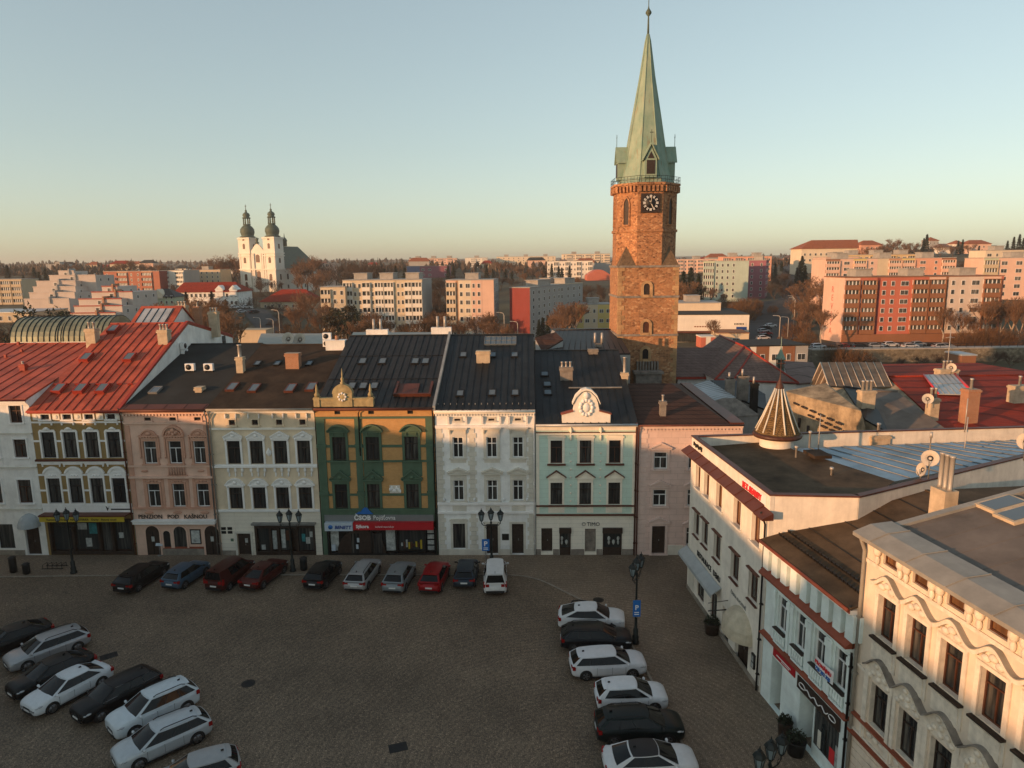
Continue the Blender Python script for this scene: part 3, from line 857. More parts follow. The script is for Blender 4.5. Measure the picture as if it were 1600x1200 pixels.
# barrel vault behind its ridge
bv = thing('barrel_roof', 'greenish curved sheet metal barrel roof on a low white wall, behind the red roofs', 'roof', h.world((0, 0, 0)), h.root.rotation_euler.z)
for x0, x1, zb, rr in ((1.1, 6.5, 17.0, 2.35), (6.1, 11.3, 17.0, 2.45)):
    b = MB(); n = 14
    for i in range(n):
        a, c = math.pi * i / n, math.pi * (i + 1) / n
        f = lambda an, x: (x, 15.6 - 2.6 * math.cos(an), zb + .5 + rr * math.sin(an))
        b.add([f(a, x0), f(a, x1), f(c, x1), f(c, x0)], [(0, 1, 2, 3)], 0, True)
    for x in (x0, x1): b.poly([(x, 15.6 - 2.6 * math.cos(math.pi * i / n), zb + .5 + rr * math.sin(math.pi * i / n)) for i in range(n + 1)], 0)
    k = 9
    for q in range(k + 1):
        x = x0 + .03 + (x1 - x0 - .06) * q / k
        b.tube([(x, 15.6 - 2.62 * math.cos(math.pi * i / n), zb + .51 + (rr + .02) * math.sin(math.pi * i / n)) for i in range(n + 1)], .045, 5, 1)
    b.build('vault', [X['copper_pale'] if 'copper_pale' in X else X.setdefault('copper_pale', mat('greenish_sheet', (.20, .22, .16), .5, .3, .25, .6, streak=.3)), X['dark_metal']], bv)
    w = MB(); w.box(x0 + .02, x1 - .02, 13.05, 18.3, 14.5, zb + .5); w.build('wall', X['white'], bv)

# house 1: ochre
h = front('town_house', 'ochre town house with white window surrounds and red sheet roof with a white fire gable', 0.0, 7.95, 13.15, 12.8, 19.2, back=(23, 16.7))
for i, cx in enumerate((1.28, 3.17, 5.06, 6.97)):
    h.win(cx, 8.9, 1.16, 2.28, 'T', 'car_black', su_h1a)
    h.win(cx, 4.82, 1.16, 2.26, 'T', 'car_black', su_h1b)
    h.win(cx, 12.28, .74, .44, 'plain', 'wood_dark', su_plain)
    h.t('white_trim').box(cx - .55, cx + .55, -.1, .03, 11.95, 12.07)
    h.t('white_trim').box(cx - .85, cx + .85, -.08, .03, 8.3, 8.42); h.t('white_trim').box(cx - .8, cx - .7, -.08, .03, 8.12, 8.3); h.t('white_trim').box(cx + .7, cx + .8, -.08, .03, 8.12, 8.3)
    for dx in (-.5, .5): h.t('white_trim').box(cx + dx - .06, cx + dx + .06, -.09, .03, 11.78, 11.95)
for cx in (.5, 2.22, 4.1, 6.0, 7.6):
    h.t('cream_trim').blob((cx, -.02, 12.5), .2, .06, .2); h.t('cream_trim').box(cx - .3, cx + .3, -.03, .03, 12.22, 12.78)
h.band(12.85, 13.12, .12); h.band(13.0, 13.14, .26); h.band(12.02, 12.1, .06); h.band(11.95, 12.02, .03)
h.band(8.62, 8.78, .2, 'brown_metal'); h.band(8.42, 8.62, .12); h.band(4.55, 4.8, .06); h.band(3.95, 4.6, .035)
for z in (10.3, 7.3, 5.9): h.band(z, z + .16, .04)
h.panel('shop_lettering', 'letter_black', 6.05, 7.75, 4.2, 4.32, .045); l = MB(); l.prism_y([(5.6, 4.6), (5.75, 4.1), (5.95, 4.55), (5.82, 4.35)], -.06, .02); l.build('shop_emblem', X['letter_black'], h.root)
h.panel('shop_awning', 'brown_metal', .15, 7.75, 3.88, 4.0, .9)
sb = h.panel('signboard', 'sign_yellow', .2, 7.6, 3.42, 3.86, .86, -.8)
text('lettering', 'Kameny   Obrazy   NÁŠ INTERIÉR   Dárky   Bytový textil', .26, X['letter_black'], sb, (3.9, -.87, 3.55), align='CENTER')
h.holes.append((.25, 7.7, .05, 3.4))
sf = MB(); sf.box(.25, 7.7, .35, .4, .05, 3.4); 
for x in (.25, 2.3, 4.6, 5.8, 7.5): sf.box(x, x + .2, -.02, .4, .05, 3.4)
sf.box(.25, 7.7, -.01, .4, .05, .4)
s_ = sf.build('shopfront', X['wood_dark'], h.root)
for x0, x1, z0, z1, m in ((2.55, 4.55, .45, 3.2, 'glass_shop'), (4.85, 5.75, .3, 3.2, 'glass_shop'), (6.05, 7.45, .45, 3.2, 'glass_shop'), (.5, 2.25, .45, 3.2, 'glass_shop')):
    h.panel('display_window', m, x0, x1, z0, z1, -.3, .34, s_)
for x0, x1, z0, z1, m in ((2.7, 3.5, 2.3, 2.9, 'poster'), (3.7, 4.4, 1.9, 2.9, 'poster_teal'), (3.3, 3.8, .7, 1.5, 'poster'), (6.3, 6.7, 1.5, 2.0, 'poster')):
    h.panel('poster', m, x0, x1, z0, z1, -.27, .31, s_)
h.wall('ochre', side='white')
h.roof('red_roof', .35, .78, 'red_dark', gut='red_dark')
for px, py in ((94.5, 611), (128, 611), (162, 611), (137, 562), (204, 562), (179, 518)): h.skylight(px, py, .85, 1.25, 0, 'red_dark', .28)
sg = MB()
for i in range(8): sg.obox(h.so + h.sn * .14, h.su, h.sv, h.sn, (.3 + i * .95, .75 + i * .95, 3.3, 3.36, 0, .16))
sg.build('snow_guard', X['red_dark'], h.root)
h.chimney(142, 539, .95, .8, 1.5, 'chim', 2); h.chimney(255, 541, .95, .8, 1.5, 'chim', 3, .6)
ft = MB(); ft.prism_x([(-.36, 13.0), (12.8, 19.36), (23, 16.9), (23, 17.05), (12.8, 19.55), (-.36, 13.2)], 7.7, 7.98); ft.build('gable_coping', X['red_dark'], h.root)
gw = MB()
for y, z in ((20.2, 16.3), ): gw.box(7.9, 7.96, y, y + .9, z - .6, z + .9)
gw.build('gable_window', X['glass'], h.root)
# raised monitor on the ridge
mo = MB(); mo.prism_x([(13.6, 18.9), (16.4, 20.7), (19.8, 18.2), (19.8, 17.0), (13.6, 17.0)], 1.5, 5.6)
m_ = mo.build('roof_monitor', X['white'], h.root)
ms = MB(); ms.prism_x([(13.3, 18.72), (16.4, 20.72), (20.1, 18.1), (20.1, 18.22), (16.4, 20.86), (13.3, 18.84)], 1.3, 5.75)
ms.build('monitor_roof', X['red_roof'], m_)
mg = MB(); vv = Vector((0, 3.1, 2.0)).normalized(); nn = Vector((0, -vv.z, vv.y))
mg.obox(Vector((0, 13.3, 18.84)), Vector((1, 0, 0)), vv, nn, (1.8, 5.0, .7, 3.2, 0, .05), 0)
for i in range(5): mg.obox(Vector((0, 13.3, 18.84)), Vector((1, 0, 0)), vv, nn, (1.8 + i * .78, 1.86 + i * .78, .7, 3.2, 0, .1), 1)
mg.build('monitor_glazing', [X['pale_sheet'], X['dark_metal']], m_)
for px, py, w, m, k in ((284, 500, 1.0, 'chim', 3), (333, 510, .9, 'chim', 3), (308, 502, .6, 'brick', 1)):
    h.chimney(px, py, w, .7, 1.5, m, k, .5, y=75)
for x, m in ((7.87, 'brown_metal'),): h.pipe(x, 13.0, m)
h.finish(); H1 = h

# house 2: salmon guesthouse
h = front('guesthouse', 'salmon pink guesthouse with arched doors, white windows and a dark felt roof', 7.97, 15.3, 13.1, 13.0, 17.0, cat='guesthouse')
for i, cx in enumerate((10.03, 12.19, 14.31)):
    x = cx - 7.97
    h.win(x, 8.34, 1.1, 2.0, 'T', 'frame_white', su_h2c if i == 1 else su_h2, 'pink_trim')
    h.win(x - .06, 4.46, 1.08, 2.1, 'T', 'frame_white', su_h2b, 'pink_trim')
    h.win(x + .06, 12.13, .56, .28, 'plain', 'wood_dark', su_plain, 'pink')
    for dx in (-.78, .78): h.t('pink_trim').box(x + dx - .11, x + dx + .11, -.05, .03, 4.3, 7.0)
for x in (.25, 7.05): h.t('pink_trim').box(x - .22, x + .22, -.06, .03, 4.3, 11.7)
h.cornice(12.7, 'pink', ((0, .14, .12), (.14, .28, .24), (.28, .4, .36))); h.dentils(12.56, 12.72, .2, 26, 'pink')
h.band(11.85, 12.0, .14, 'pink'); h.band(8.05, 8.22, .12, 'pink'); h.band(7.08, 7.26, .22, 'pink'); h.band(4.28, 4.42, .16, 'pink_trim')
for i in range(7): h.t('pink_trim').lathe([(.05, 7.3), (.09, 7.5), (.05, 7.75), (.06, 8.02)], (3.55 + i * .22, -.12, 0), 6)
h.band(7.26, 7.34, .2, 'pink_trim', 3.4, 5.1)
for cx in (1.4, 3.9, 6.3): h.t('pink_trim').blob((cx, -.05, 3.95), .4, .06, .14); h.t('pink_trim').blob((cx, -.05, 7.7), .3, .05, .12) if abs(cx - 3.9) > 1 else None
text('lettering', 'PENZION   POD   KAŠNOU', .50, X['letter_black'], h.root, (3.45, -.06, 3.42), align='CENTER', bold=.008)
cn = h.panel('ledge_canopy', 'white_trim', .05, 7.25, 3.0, 3.28, .42); h.t('white_trim').box(.0, 7.3, -.5, .02, 3.28, 3.36)
for cx, w, z0, hh, m in ((1.5, 1.2, .05, 2.7, 'wood_dark'), (2.75, .62, .7, 1.6, 'glass'), (3.93, 1.12, .7, 2.0, 'glass'), (6.73, 1.26, .05, 2.7, 'wood_dark')):
    b = MB(); a = arc_pts(w, z0 + hh - w / 2, w / 2 - .01, 12)
    a2 = arc_pts(w + .3, z0 + hh - w / 2, w / 2 + .14, 12)
    b.prism_y([(-w / 2, z0)] + a + [(w / 2, z0)], -.015, .03, 0)
    o = b.build('arched_door' if m == 'wood_dark' else 'arched_window', X[m], h.root, (cx, 0, 0))
    b = MB(); b.prism_y([(-w / 2 - .15, z0)] + a2 + [(w / 2 + .15, z0), (w / 2, z0)] + a[::-1] + [(-w / 2, z0)], -.06, .03); b.build('arch_surround', X['pink'], o)
    if m == 'wood_dark':
        b = MB(); b.box(-.13, .13, -.035, .0, 1.3, 1.75); b.build('notice', X['poster'], o)
        b = MB(); b.box(-.03, .03, -.03, .0, .1, 2.2); b.build('door_seam', X['black'], o)
nb = h.panel('notice_board', 'wood_dark', 4.82, 5.76, 1.05, 2.42, .05); h.panel('notice', 'poster', 4.92, 5.66, 1.15, 2.32, .06, -.045, nb)
h.panel('plinth', 'stone_plinth', 2.2, 6.0, 0, .62, .03); h.panel('plinth_stripe', 'brick_red', 2.3, 6.0, .62, .8, .02)
h.wall('pink', 'pink_trim', side='felt')
h.roof('felt', .3, 0, gut='brown_metal')
q = MB(); q.obox(h.so + h.sn * .14, h.su, h.sv, h.sn, (.02, 7.3, -.33, .55, 0, .03)); 
for i in range(5): q.obox(h.so + h.sn * .14, h.su, h.sv, h.sn, (.3 + i * 1.7, .34 + i * 1.7, -.33, .55, .03, .06))
q.build('eave_sheet', X['brown_metal'], h.root)
h.skylight(244, 613, .8, 1.2, 0, 'grey_metal', .15)
h.chimney(310, 616, .6, .7, .55, 'chim', 0)
h.chimney(375, 586, .62, .6, 1.6, 'chim', 1, 1.2, pr=.17)
h.pipe(7.2, 12.7, 'grey_metal')
h.finish(); H2 = h

# house 3: beige
h = front('town_house', 'beige town house with white pedimented windows and a dark shop below, next to the guesthouse', 15.32, 24.35, 13.15, 12.6, 16.9)
for i, (cx, cb) in enumerate(((17.25, 17.11), (19.21, 19.14), (21.27, 21.17), (23.26, 23.14))):
    h.win(cx - 15.32, 8.28, 1.13, 2.05, 'T', 'wood_dark', su_h3a)
    h.win(cb - 15.32, 4.27, 1.13, 1.95, 'T', 'wood_dark', su_h3b)
    h.win(cx - 15.28, 11.7, .52, .46, 'plain', 'wood', su_plain, 'beige')
    x = cx - 15.32
    for dx in (-.6, 0, .6):
        h.t('white_trim').blob((x + dx, -.06, 7.75), .13, .07, .22); h.t('white_trim').blob((x + dx * .9, -.05, 7.35), .08, .06, .2)
    for dx in (-.45, .45): h.t('white_trim').box(x + dx - .04, x + dx + .04, -.2, .03, 12.3, 12.7)
h.t('white_trim').blob((4.95, -.08, 9.3), .25, .1, .3); h.t('white_trim').blob((4.95, -.1, 9.35), .12, .12, .4)
h.cornice(12.75, 'cream_trim', ((0, .12, .14), (.12, .26, .26), (.26, .38, .4))); h.band(11.3, 11.48, .14, 'cream_trim')
h.band(7.98, 8.14, .16); h.band(8.14, 8.26, .08); h.band(4.05, 4.22, .14); h.band(3.98, 4.05, .08)
h.door(2.16, .0, 1.2, 2.0, 'wood_dark'); h.panel('door_surround', 'stone_trim', 1.4, 2.95, 2.03, 2.2, .06)
for x in (1.4, 2.77): h.panel('door_surround', 'stone_trim', x, x + .17, 0, 2.02, .06)
for i in range(2):
    for j in range(2): h.panel('plaque', 'dark_metal', .25 + i * .55, .65 + i * .55, 2.0 + j * .35, 2.25 + j * .35, .03)
h.panel('shop_sign_plate', 'green', 1.0, 1.25, 1.3, 1.55, .03)
nn_ = MB(); nn_.box(-.12, .12, .17, .2, 1.1, 1.5); nn_.build('notice', X['poster'], h.root, (2.3, 0, 0))
h.panel('shop_canopy', 'grey_metal', 3.05, 8.6, 2.9, 3.05, .45)
h.holes.append((3.15, 8.45, .0, 2.88))
sf = MB(); sf.box(3.15, 8.45, .3, .36, 0, 2.88); sf.box(3.15, 8.45, -.03, .3, 0, .35); sf.box(3.15, 8.45, -.04, .3, 2.5, 2.88)
for x in (3.15, 4.4, 5.1, 6.15, 6.75, 8.25): sf.box(x, x + .2, -.03, .3, .35, 2.5)
s_ = sf.build('shopfront', X['wood_dark'], h.root)
for x0, x1 in ((3.4, 4.4), (5.35, 6.15), (6.95, 8.25)): h.panel('display_window', 'glass_shop', x0, x1, .4, 2.45, -.2, .24, s_)
for x0, x1, z0, z1, m in ((3.6, 3.95, .45, .9, 'poster'), (4.62, 5.0, .5, 2.2, 'poster'), (5.4, 5.75, .6, 2.3, 'poster'), (5.8, 6.1, 1.3, 2.2, 'wood'), (7.2, 7.5, 1.2, 1.9, 'poster_teal'), (7.55, 7.9, 1.0, 1.6, 'poster'), (7.9, 8.15, 1.6, 2.1, 'poster')):
    h.panel('poster', m, x0, x1, z0, z1, -.17, .21, s_)
h.panel('plinth', 'stone_plinth', .02, 1.4, 0, .45, .03)
h.wall('beige', 'beige', 'beige_low', 4.0, side='felt')
h.roof('felt_brown', .3, 0, gut='cap_grey')
for px, py in ((403, 570.5), (434, 570.5), (484, 570.5)): h.skylight(px, py, .6, 1.0)
for px, py in ((364, 608), (398, 610), (455, 610), (487, 608)): h.skylight(px, py, .8, 1.5, 0, 'brown_metal', .16)
h.chimney(457, 579, 1.25, .8, 1.55, 'brick', 0)
h.pipe(.12, 12.7, 'cap_grey')
h.finish(); H3 = h

# house 4: green and ochre
h = front('town_house', 'dark green and yellow brick town house with insurance and bakery signs over its shops', 24.4, 34.45, 13.2, 12.7, 17.75)
for i, (cx, cb) in enumerate(((26.3, 26.25), (29.15, 29.04), (32.45, 32.4))):
    x = cx - 24.4
    h.win(x, 8.58, 1.15, 2.05, 'T', 'wood_dark', su_h4a, 'green')
    h.win(cb - 24.4, 4.3, 1.08, 2.18, 'T', 'wood_dark', su_h4b, 'green')
    h.win(x, 12.58, .48, .28, 'plain', 'wood_dark', None)
    h.t('green').box(x - .85, x + .85, -.025, .03, 7.15, 8.42)
for x0, x1 in ((.05, .75), (3.3, 3.85), (9.3, 9.98)):
    h.t('green').box(x0, x1, -.09, .03, 4.2, 12.3)
    for z in (5.5, 9.7): h.t('green').box(x0 - .06, x1 + .06, -.15, .03, z, z + .3)
for z0, z1, p in ((12.2, 12.38, .12), (9.7, 9.92, .06), (8.42, 8.58, .14), (5.42, 5.62, .06), (12.95, 13.15, .2), (4.02, 4.3, .1)): h.band(z0, z1, p, 'green')
h.band(3.72, 4.02, .06, 'green'); h.band(13.05, 13.2, .34, 'wood_dark')
pl = MB(); pl.box(6.05, 6.95, -.05, .03, 5.65, 6.35); pl.build('relief_plaque', X['stone_trim'], h.root)
pl = MB()
for i in range(7): pl.blob((6.1 + i * .14, -.06, 5.98 + .16 * math.sin(i * 1.9)), .11, .06, .17)
pl.build('relief_plaque', X['white_trim'], h.root)
h.panel('fascia', 'sign_grey', .3, 9.75, 3.16, 3.72, .12)
h.holes.append((.4, 9.9, .0, 3.1))
sf = MB(); sf.box(.4, 9.9, .3, .36, 0, 3.1); sf.box(.4, 9.9, -.03, .3, 0, .22)
for x in (.4, 4.2, 6.35, 8.85, 9.72): sf.box(x, x + .17, -.03, .3, .22, 2.45)
s_ = sf.build('shopfront', X['dark_metal'], h.root)
ar = MB(); ar.prism_y([(-2.1, 0)] + arc_pts(4.2, .3, 2.05, 16) + [(2.1, 0)], -.01, .28); ar.build('shop_arch', X['wood_dark'], s_, (3.35, 0, 0))
for x0, x1, z0, z1, m in ((.65, 1.35, .35, 2.3, 'poster'), (5.5, 6.33, .35, 2.35, 'poster'), (6.6, 8.8, .4, 2.4, 'glass_shop'), (9.1, 9.7, .3, 2.4, 'glass'), (2.5, 3.2, .2, 2.0, 'glass'), (4.45, 5.2, .2, 2.0, 'glass')):
    h.panel('display_window', m, x0, x1, z0, z1, .02 if m == 'glass' and x0 < 6 else -.2, .24, s_)
for k in range(4): h.panel('window_sticker', 'poster', 9.12, 9.68, .4 + k * .52, .78 + k * .52, -.17, .22, s_)
for i in range(9): h.panel('goods', random.choice(['wood', 'sign_yellow', 'poster', 'brick_red']), 6.8 + i * .21, 6.95 + i * .21, .5 + random.random() * .3, .9 + random.random() * .5, -.15, .2, s_)
for x0, x1, z0, z1 in ((.75, 1.1, .4, 1.0), (3.0, 3.2, 1.2, 1.6), (2.9, 3.1, .6, 1.0)): h.panel('notice', 'sign_pale', x0, x1, z0, z1, .04, .0, s_)
h.wall('ochre_brick', 'green', 'green', 4.1, side='seam_dark')
h.roof('seam_dark', .35, .62, 'dark_metal', courses=2)
for px, py in ((567, 567), (598, 567), (649, 567), (665, 567), (550, 605.7), (568, 605.7), (585, 605.7)): h.skylight(px, py, .75, 1.15)
q = h.roof_at(647, 612); b = MB()
b.obox(q + h.sn * .14, h.su, h.sv, h.sn, (-1.6, 1.6, -1.1, -.95, 0, .3)); b.obox(q + h.sn * .14, h.su, h.sv, h.sn, (-1.6, -1.4, -.95, 1.1, 0, .3)); b.obox(q + h.sn * .14, h.su, h.sv, h.sn, (1.4, 1.6, -.95, 1.1, 0, .3))
b.obox(q + h.sn * .14, h.su, h.sv, h.sn, (-1.4, .4, -.9, 1.0, 0, .12)); b.build('roof_hatch', X['brown_metal'], h.root)
# little ornamental gable at the eave's end
og = MB(); og.box(.05, 5.0, -.3, .1, 13.3, 13.95); og.box(0, 5.1, -.36, .16, 13.9, 14.02)
og.box(1.7, 3.3, -.38, .12, 13.3, 14.4); og.prism_y([(x + 2.5, z) for x, z in arc_pts(1.7, 14.4, .8, 12)], -.4, .12)
og.lathe([(.16, 15.15), (.2, 15.3), (.1, 15.42), (.16, 15.6), (.05, 15.8), (.07, 16.0), (.02, 16.5)], (2.5, -.12, 0), 8)
for x in (.3, 4.8): og.box(x - .25, x + .25, -.38, .12, 13.3, 14.1); og.lathe([(.2, 14.1), (.24, 14.3), (.1, 14.5), (.13, 14.65), (.03, 15.2)], (x, -.12, 0), 8)
og.blob((2.5, -.4, 14.15), .36, .1, .36)
o = og.build('ornamental_gable', X['mint_ochre'] if 'mint_ochre' in X else X.setdefault('mint_ochre', mat('weathered_ochre', (.36, .29, .15), .85, 0, .3, 1.5, streak=.3)), h.root)
ob = MB()
for i in range(8): ob.blob((2.5 + .3 * math.cos(i * .785), -.46, 14.15 + .3 * math.sin(i * .785)), .1, .08, .1)
ob.build('relief', X['white_trim'], o)
h.pipe(9.95, 12.9, 'dark_metal')
vp = MB(); vp.tube([(3.95, -.3, 13.1), (3.7, -.14, 12.7), (3.7, -.14, 9.0)], .05, 6); vp.build('downpipe', X['dark_metal'], h.root)
h.finish(); H4 = h
def sign_on(h, name, label, m, x0, x1, z0, z1, p0, p1, group=None):
    r = thing(name, label, 'sign', h.world(((x0 + x1) / 2, 0, z0)), h.root.rotation_euler.z, group)
    b = MB(); b.box(-(x1 - x0) / 2, (x1 - x0) / 2, -p1, -p0, 0, z1 - z0); b.build('board', X[m], r)
    return r
r = sign_on(h, 'shop_sign', 'red fascia signboard with white script lettering over the bakery', 'sign_red', 2.85, 9.75, 2.5, 3.16, .02, .5)
text('lettering', 'Sýkora', .40, X['letter_white'], r, (-3.2, -.51, .2), ext=.012, bold=.012)
text('lettering', 'kuchyně doporučuje', .19, X['letter_white'], r, (-1.55, -.51, .24), ext=.01)
r = sign_on(h, 'shop_sign', 'pale blue signboard with navy lettering beside the red fascia', 'sign_pale', .38, 2.8, 2.42, 3.14, .02, .5)
text('lettering', 'BENETT', .40, X['sign_navy'], r, (-.35, -.51, .2), ext=.012, bold=.015, shear=.2)
e = MB(); e.lathe([(.2, 0), (.2, .02)], (0, 0, 0), 14); eo = e.build('emblem', X['sign_blue'], r, (-.7, -.5, .35)); eo.rotation_euler = (R(90), 0, 0)
r = thing('shop_sign', 'white insurance lettering under a blue roof emblem on the grey fascia', 'sign', h.world((4.85, 0, 3.28)), h.root.rotation_euler.z)
text('lettering', 'ČSOB', .56, X['letter_white'], r, (-1.95, -.2, .04), ext=.03, bold=.02)
text('lettering', 'Pojišťovna', .56, X['letter_white'], r, (-.3, -.2, .04), ext=.03, sx=.82)
e = MB(); e.prism_y([(-1.85, .5), (-1.05, .75), (-1.55, .75)], -.22, -.12)
e.prism_y([(-1.85, .56), (-1.35, .72), (-1.2, 1.0), (-1.0, 1.15), (-.75, 1.1), (-.6, .85), (-.3, .56)], -.24, -.13)
e.build('emblem', X['sign_blue'], r)

# house 5: white with grey stone trim
h = front('town_house', 'white town house with pale stone quoins and white cross windows, beside the mint house', 34.5, 42.92, 13.0, 12.6, 17.75)
for i, (cx, cb) in enumerate(((36.4, 36.36), (39.25, 39.24), (41.47, 41.44))):
    x = cx - 34.5
    h.win(x, 8.74, .92, 1.82, 'cross', 'frame_white', su_h5a, 'stone_trim', fw=.09)
    h.win(cb - 34.5, 4.94, .92, 1.85, 'cross', 'frame_white', su_h5b, 'stone_trim', fw=.09)
    h.win(x, 11.97, .5, .18, 'plain', 'wood_dark', su_plain, 'stone_trim')
    h.t('stone_trim').box(x - .6, x + .6, -.045, .03, 4.02, 4.5)
    for dx in (-.75, .75): h.t('white_trim').prism_x([(-.3, 12.35), (.02, 12.35), (.02, 11.65), (-.12, 11.7)], x + dx - .08, x + dx + .08)
h.cornice(12.4, 'white_trim', ((.2, .34, .26), (.34, .5, .42), (.5, .58, .5))); h.dentils(12.42, 12.6, .2, 34, 'white_trim')
h.band(11.4, 11.6, .16); h.band(11.3, 11.4, .08); h.band(4.62, 4.84, .18); h.band(3.82, 3.98, .16); h.band(3.98, 4.6, .03)
for x0, x1 in ((.05, .55), (2.85, 3.3), (7.85, 8.35)):
    h.quoins(x0, x1, 4.85, 11.3, 'stone_trim'); h.quoins(x0, x1, .6, 3.8, 'stone_trim')
h.win(1.8, .62, 1.05, 2.28, 'plain', 'wood_dark', su_h6a, 'stone_trim')
for cx in (4.65, 6.86): h.door(cx, .08, 1.0, 2.76); 
for cx in (4.65, 6.86):
    for sx in (-1, 1): h.t('stone_trim').box(cx + sx * .6 - .1, cx + sx * .6 + .1, -.05, .03, .1, 3.05)
    h.t('stone_trim').box(cx - .5, cx + .5, -.05, .03, 2.86, 3.05)
h.panel('plaque', 'dark_metal', 5.5, 6.1, 1.38, 1.95, .03); h.panel('plinth', 'stone_trim', .02, 4.1, .0, .55, .05); h.panel('plinth', 'stone_trim', 5.2, 6.3, .0, .55, .05); h.panel('plinth', 'stone_trim', 7.5, 8.4, .0, .55, .05)
for x in (.6, 3.2, 5.7, 7.7):
    b = MB(); b.lathe([(.07, 4.95), (.11, 5.05), (.09, 5.2), (.03, 5.25)], (x, -.14, 0), 8); b.box(x - .03, x + .03, -.14, .02, 4.9, 4.96); b.build('wall_lamp', X['frame_white'], h.root)
h.wall('cool_white', 'white_trim', side='seam_grey')
h.roof('seam_grey', .5, .6, 'seam_grey', gut='cream_trim')
for px, py in ((724, 557), (770, 557), (804, 557), (719, 617.6), (769, 616.5), (805, 616.5)): h.skylight(px, py, .7, 1.0)
h.chimney(755, 570, 1.25, .8, 1.2, 'chim', 0); 
q = h.roof_at(782, 535); b = MB(); b.obox(q + h.sn * .14, h.su, h.sv, h.sn, (-1.55, 1.55, -.9, .75, 0, .12), 0)
for i in range(7): b.obox(q + h.sn * .14, h.su, h.sv, h.sn, (-1.57 + i * .515, -1.52 + i * .515, -.9, .75, .12, .17), 1)
for i in range(3): b.obox(q + h.sn * .14, h.su, h.sv, h.sn, (-1.57, 1.57, -.92 + i * .82, -.86 + i * .82, .12, .16), 1)
b.build('roof_glazing', [X['glass_sky'], X['grey_metal']], h.root)
sn = MB()
for i in range(16): sn.obox(h.so + h.sn * .14, h.su, h.sv, h.sn, (.25 + i * .52, .31 + i * .52, .35, .4, 0, .14))
sn.build('snow_guard', X['zinc'], h.root)
cp = MB(); cp.prism_x([(-.45, 12.95), (12.6, 17.85), (12.6, 18.25), (-.45, 13.35)], -.1, .12); cp.build('gable_coping', X['zinc'], h.root)
h.pipe(8.3, 12.6, 'white_trim')
h.finish(); H5 = h

# house 6: mint
h = front('town_house', 'mint green town house with cream trim and a scrolled gable ornament on its dark roof', 42.95, 51.42, 11.75, 12.6, 16.1)
for cx in (44.69, 47.14, 49.6):
    x = cx - 42.95
    h.win(x, 8.23, .98, 2.0, 'T', 'wood', su_h6a, 'mint_trim')
    h.win(x, 4.57, 1.0, 1.97, 'T', 'wood_dark', su_h6b, 'mint_trim')
    h.t('brown_metal').box(x - .78, x + .78, -.22, .03, 8.08, 8.2)
    m = h.t('brown_metal'); m.prism_y([(x - .85, 6.98), (x, 7.56), (x + .85, 6.98), (x + .85, 7.05), (x, 7.65), (x - .85, 7.05)], -.25, .02)
    for i in range(6): h.t('mint_trim').box(x - .48 + i * .17, x - .38 + i * .17, -.1, .03, 3.95, 4.38)
    h.t('mint_trim').box(x - .7, x + .7, -.04, .03, 3.85, 4.5)
for x in (2.95, 5.45):
    for z in (4.9, 5.6, 6.3, 7.0, 7.7, 8.4, 9.1): h.t('mint_trim').blob((x, -.03, z), .09, .05, .09)
    h.t('mint_trim').blob((x, -.12, 11.1), .13, .14, .3); h.t('mint_trim').blob((x, -.08, 10.5), .1, .08, .3)
for x0, x1 in ((.03, .3), (8.15, 8.44)): h.t('mint_trim').box(x0, x1, -.05, .03, 3.8, 10.8)
h.band(11.1, 11.65, .1, 'mint_trim'); h.band(10.72, 10.9, .16, 'mint_trim'); h.band(11.5, 11.72, .3, 'wood_dark'); h.band(10.9, 10.96, .2, 'brown_metal')
h.band(4.44, 4.54, .2, 'brown_metal'); h.band(3.62, 3.74, .2, 'brown_metal')
h.door(.92, .3, .95, 2.15); h.door(4.67, .25, .95, 2.15, 'chim_grey')
for cx, w in ((2.49, .95), (6.54, 1.62)):
    h.holes.append((cx - w / 2, cx + w / 2, .02, 2.5))
    b = MB(); b.box(-w / 2, w / 2, .2, .26, .02, 2.5); b.box(-w / 2 - .04, w / 2 + .04, -.22, .2, 2.05, 2.5); b.box(-w / 2, w / 2, -.05, .2, .02, .7)
    for sx in (-1, 1): b.box(sx * (w / 2 - .05) - .05, sx * (w / 2 - .05) + .05, -.05, .2, .7, 2.05)
    o = b.build('display_case', X['wood_dark'], h.root, (cx, 0, 0))
    b = MB(); b.box(-w / 2 + .1, w / 2 - .1, .1, .15, .7, 2.03); b.build('display_window', X['glass_shop'], o)
    for i in range(2 if w < 1 else 3):
        g = MB(); g.blob(((i - .7) * .4, .06, 1.5 - .3 * (i % 2)), .13, .03, .2); g.blob(((i - .7) * .4, .06, 1.15), .1, .03, .22); g.build('goods', X['poster'], o)
h.panel('plinth', 'chim_grey', .02, .4, 0, .55, .04); h.panel('plinth', 'chim_grey', 1.45, 1.98, 0, .55, .04); h.panel('plinth', 'chim_grey', 3.0, 4.15, 0, .55, .04); h.panel('plinth', 'chim_grey', 5.2, 5.7, 0, .55, .04); h.panel('plinth', 'chim_grey', 7.4, 8.4, 0, .55, .04)
h.wall('mint', 'mint_trim', 'mint_low', 3.65, side='seam_grey')
h.roof('seam_grey', .4, .62, 'seam_grey', gut='pale_sheet')
for px, py in ((851, 587), (855, 603), (856, 616)): h.skylight(px, py, .75, .95)
h.chimney(885, 597, 1.15, .8, 1.3, 'chim_grey', 3, .55); h.chimney(927, 556, .9, .6, .6, 'chim_grey', 0)
rb = MB(); q = h.roof_at(930, 609); rb.obox(q + h.sn * .18, h.su, h.sv, h.sn, (-2.4, 2.4, -.04, .04, 0, .1)); rb.build('snow_rail', X['zinc'], h.root)
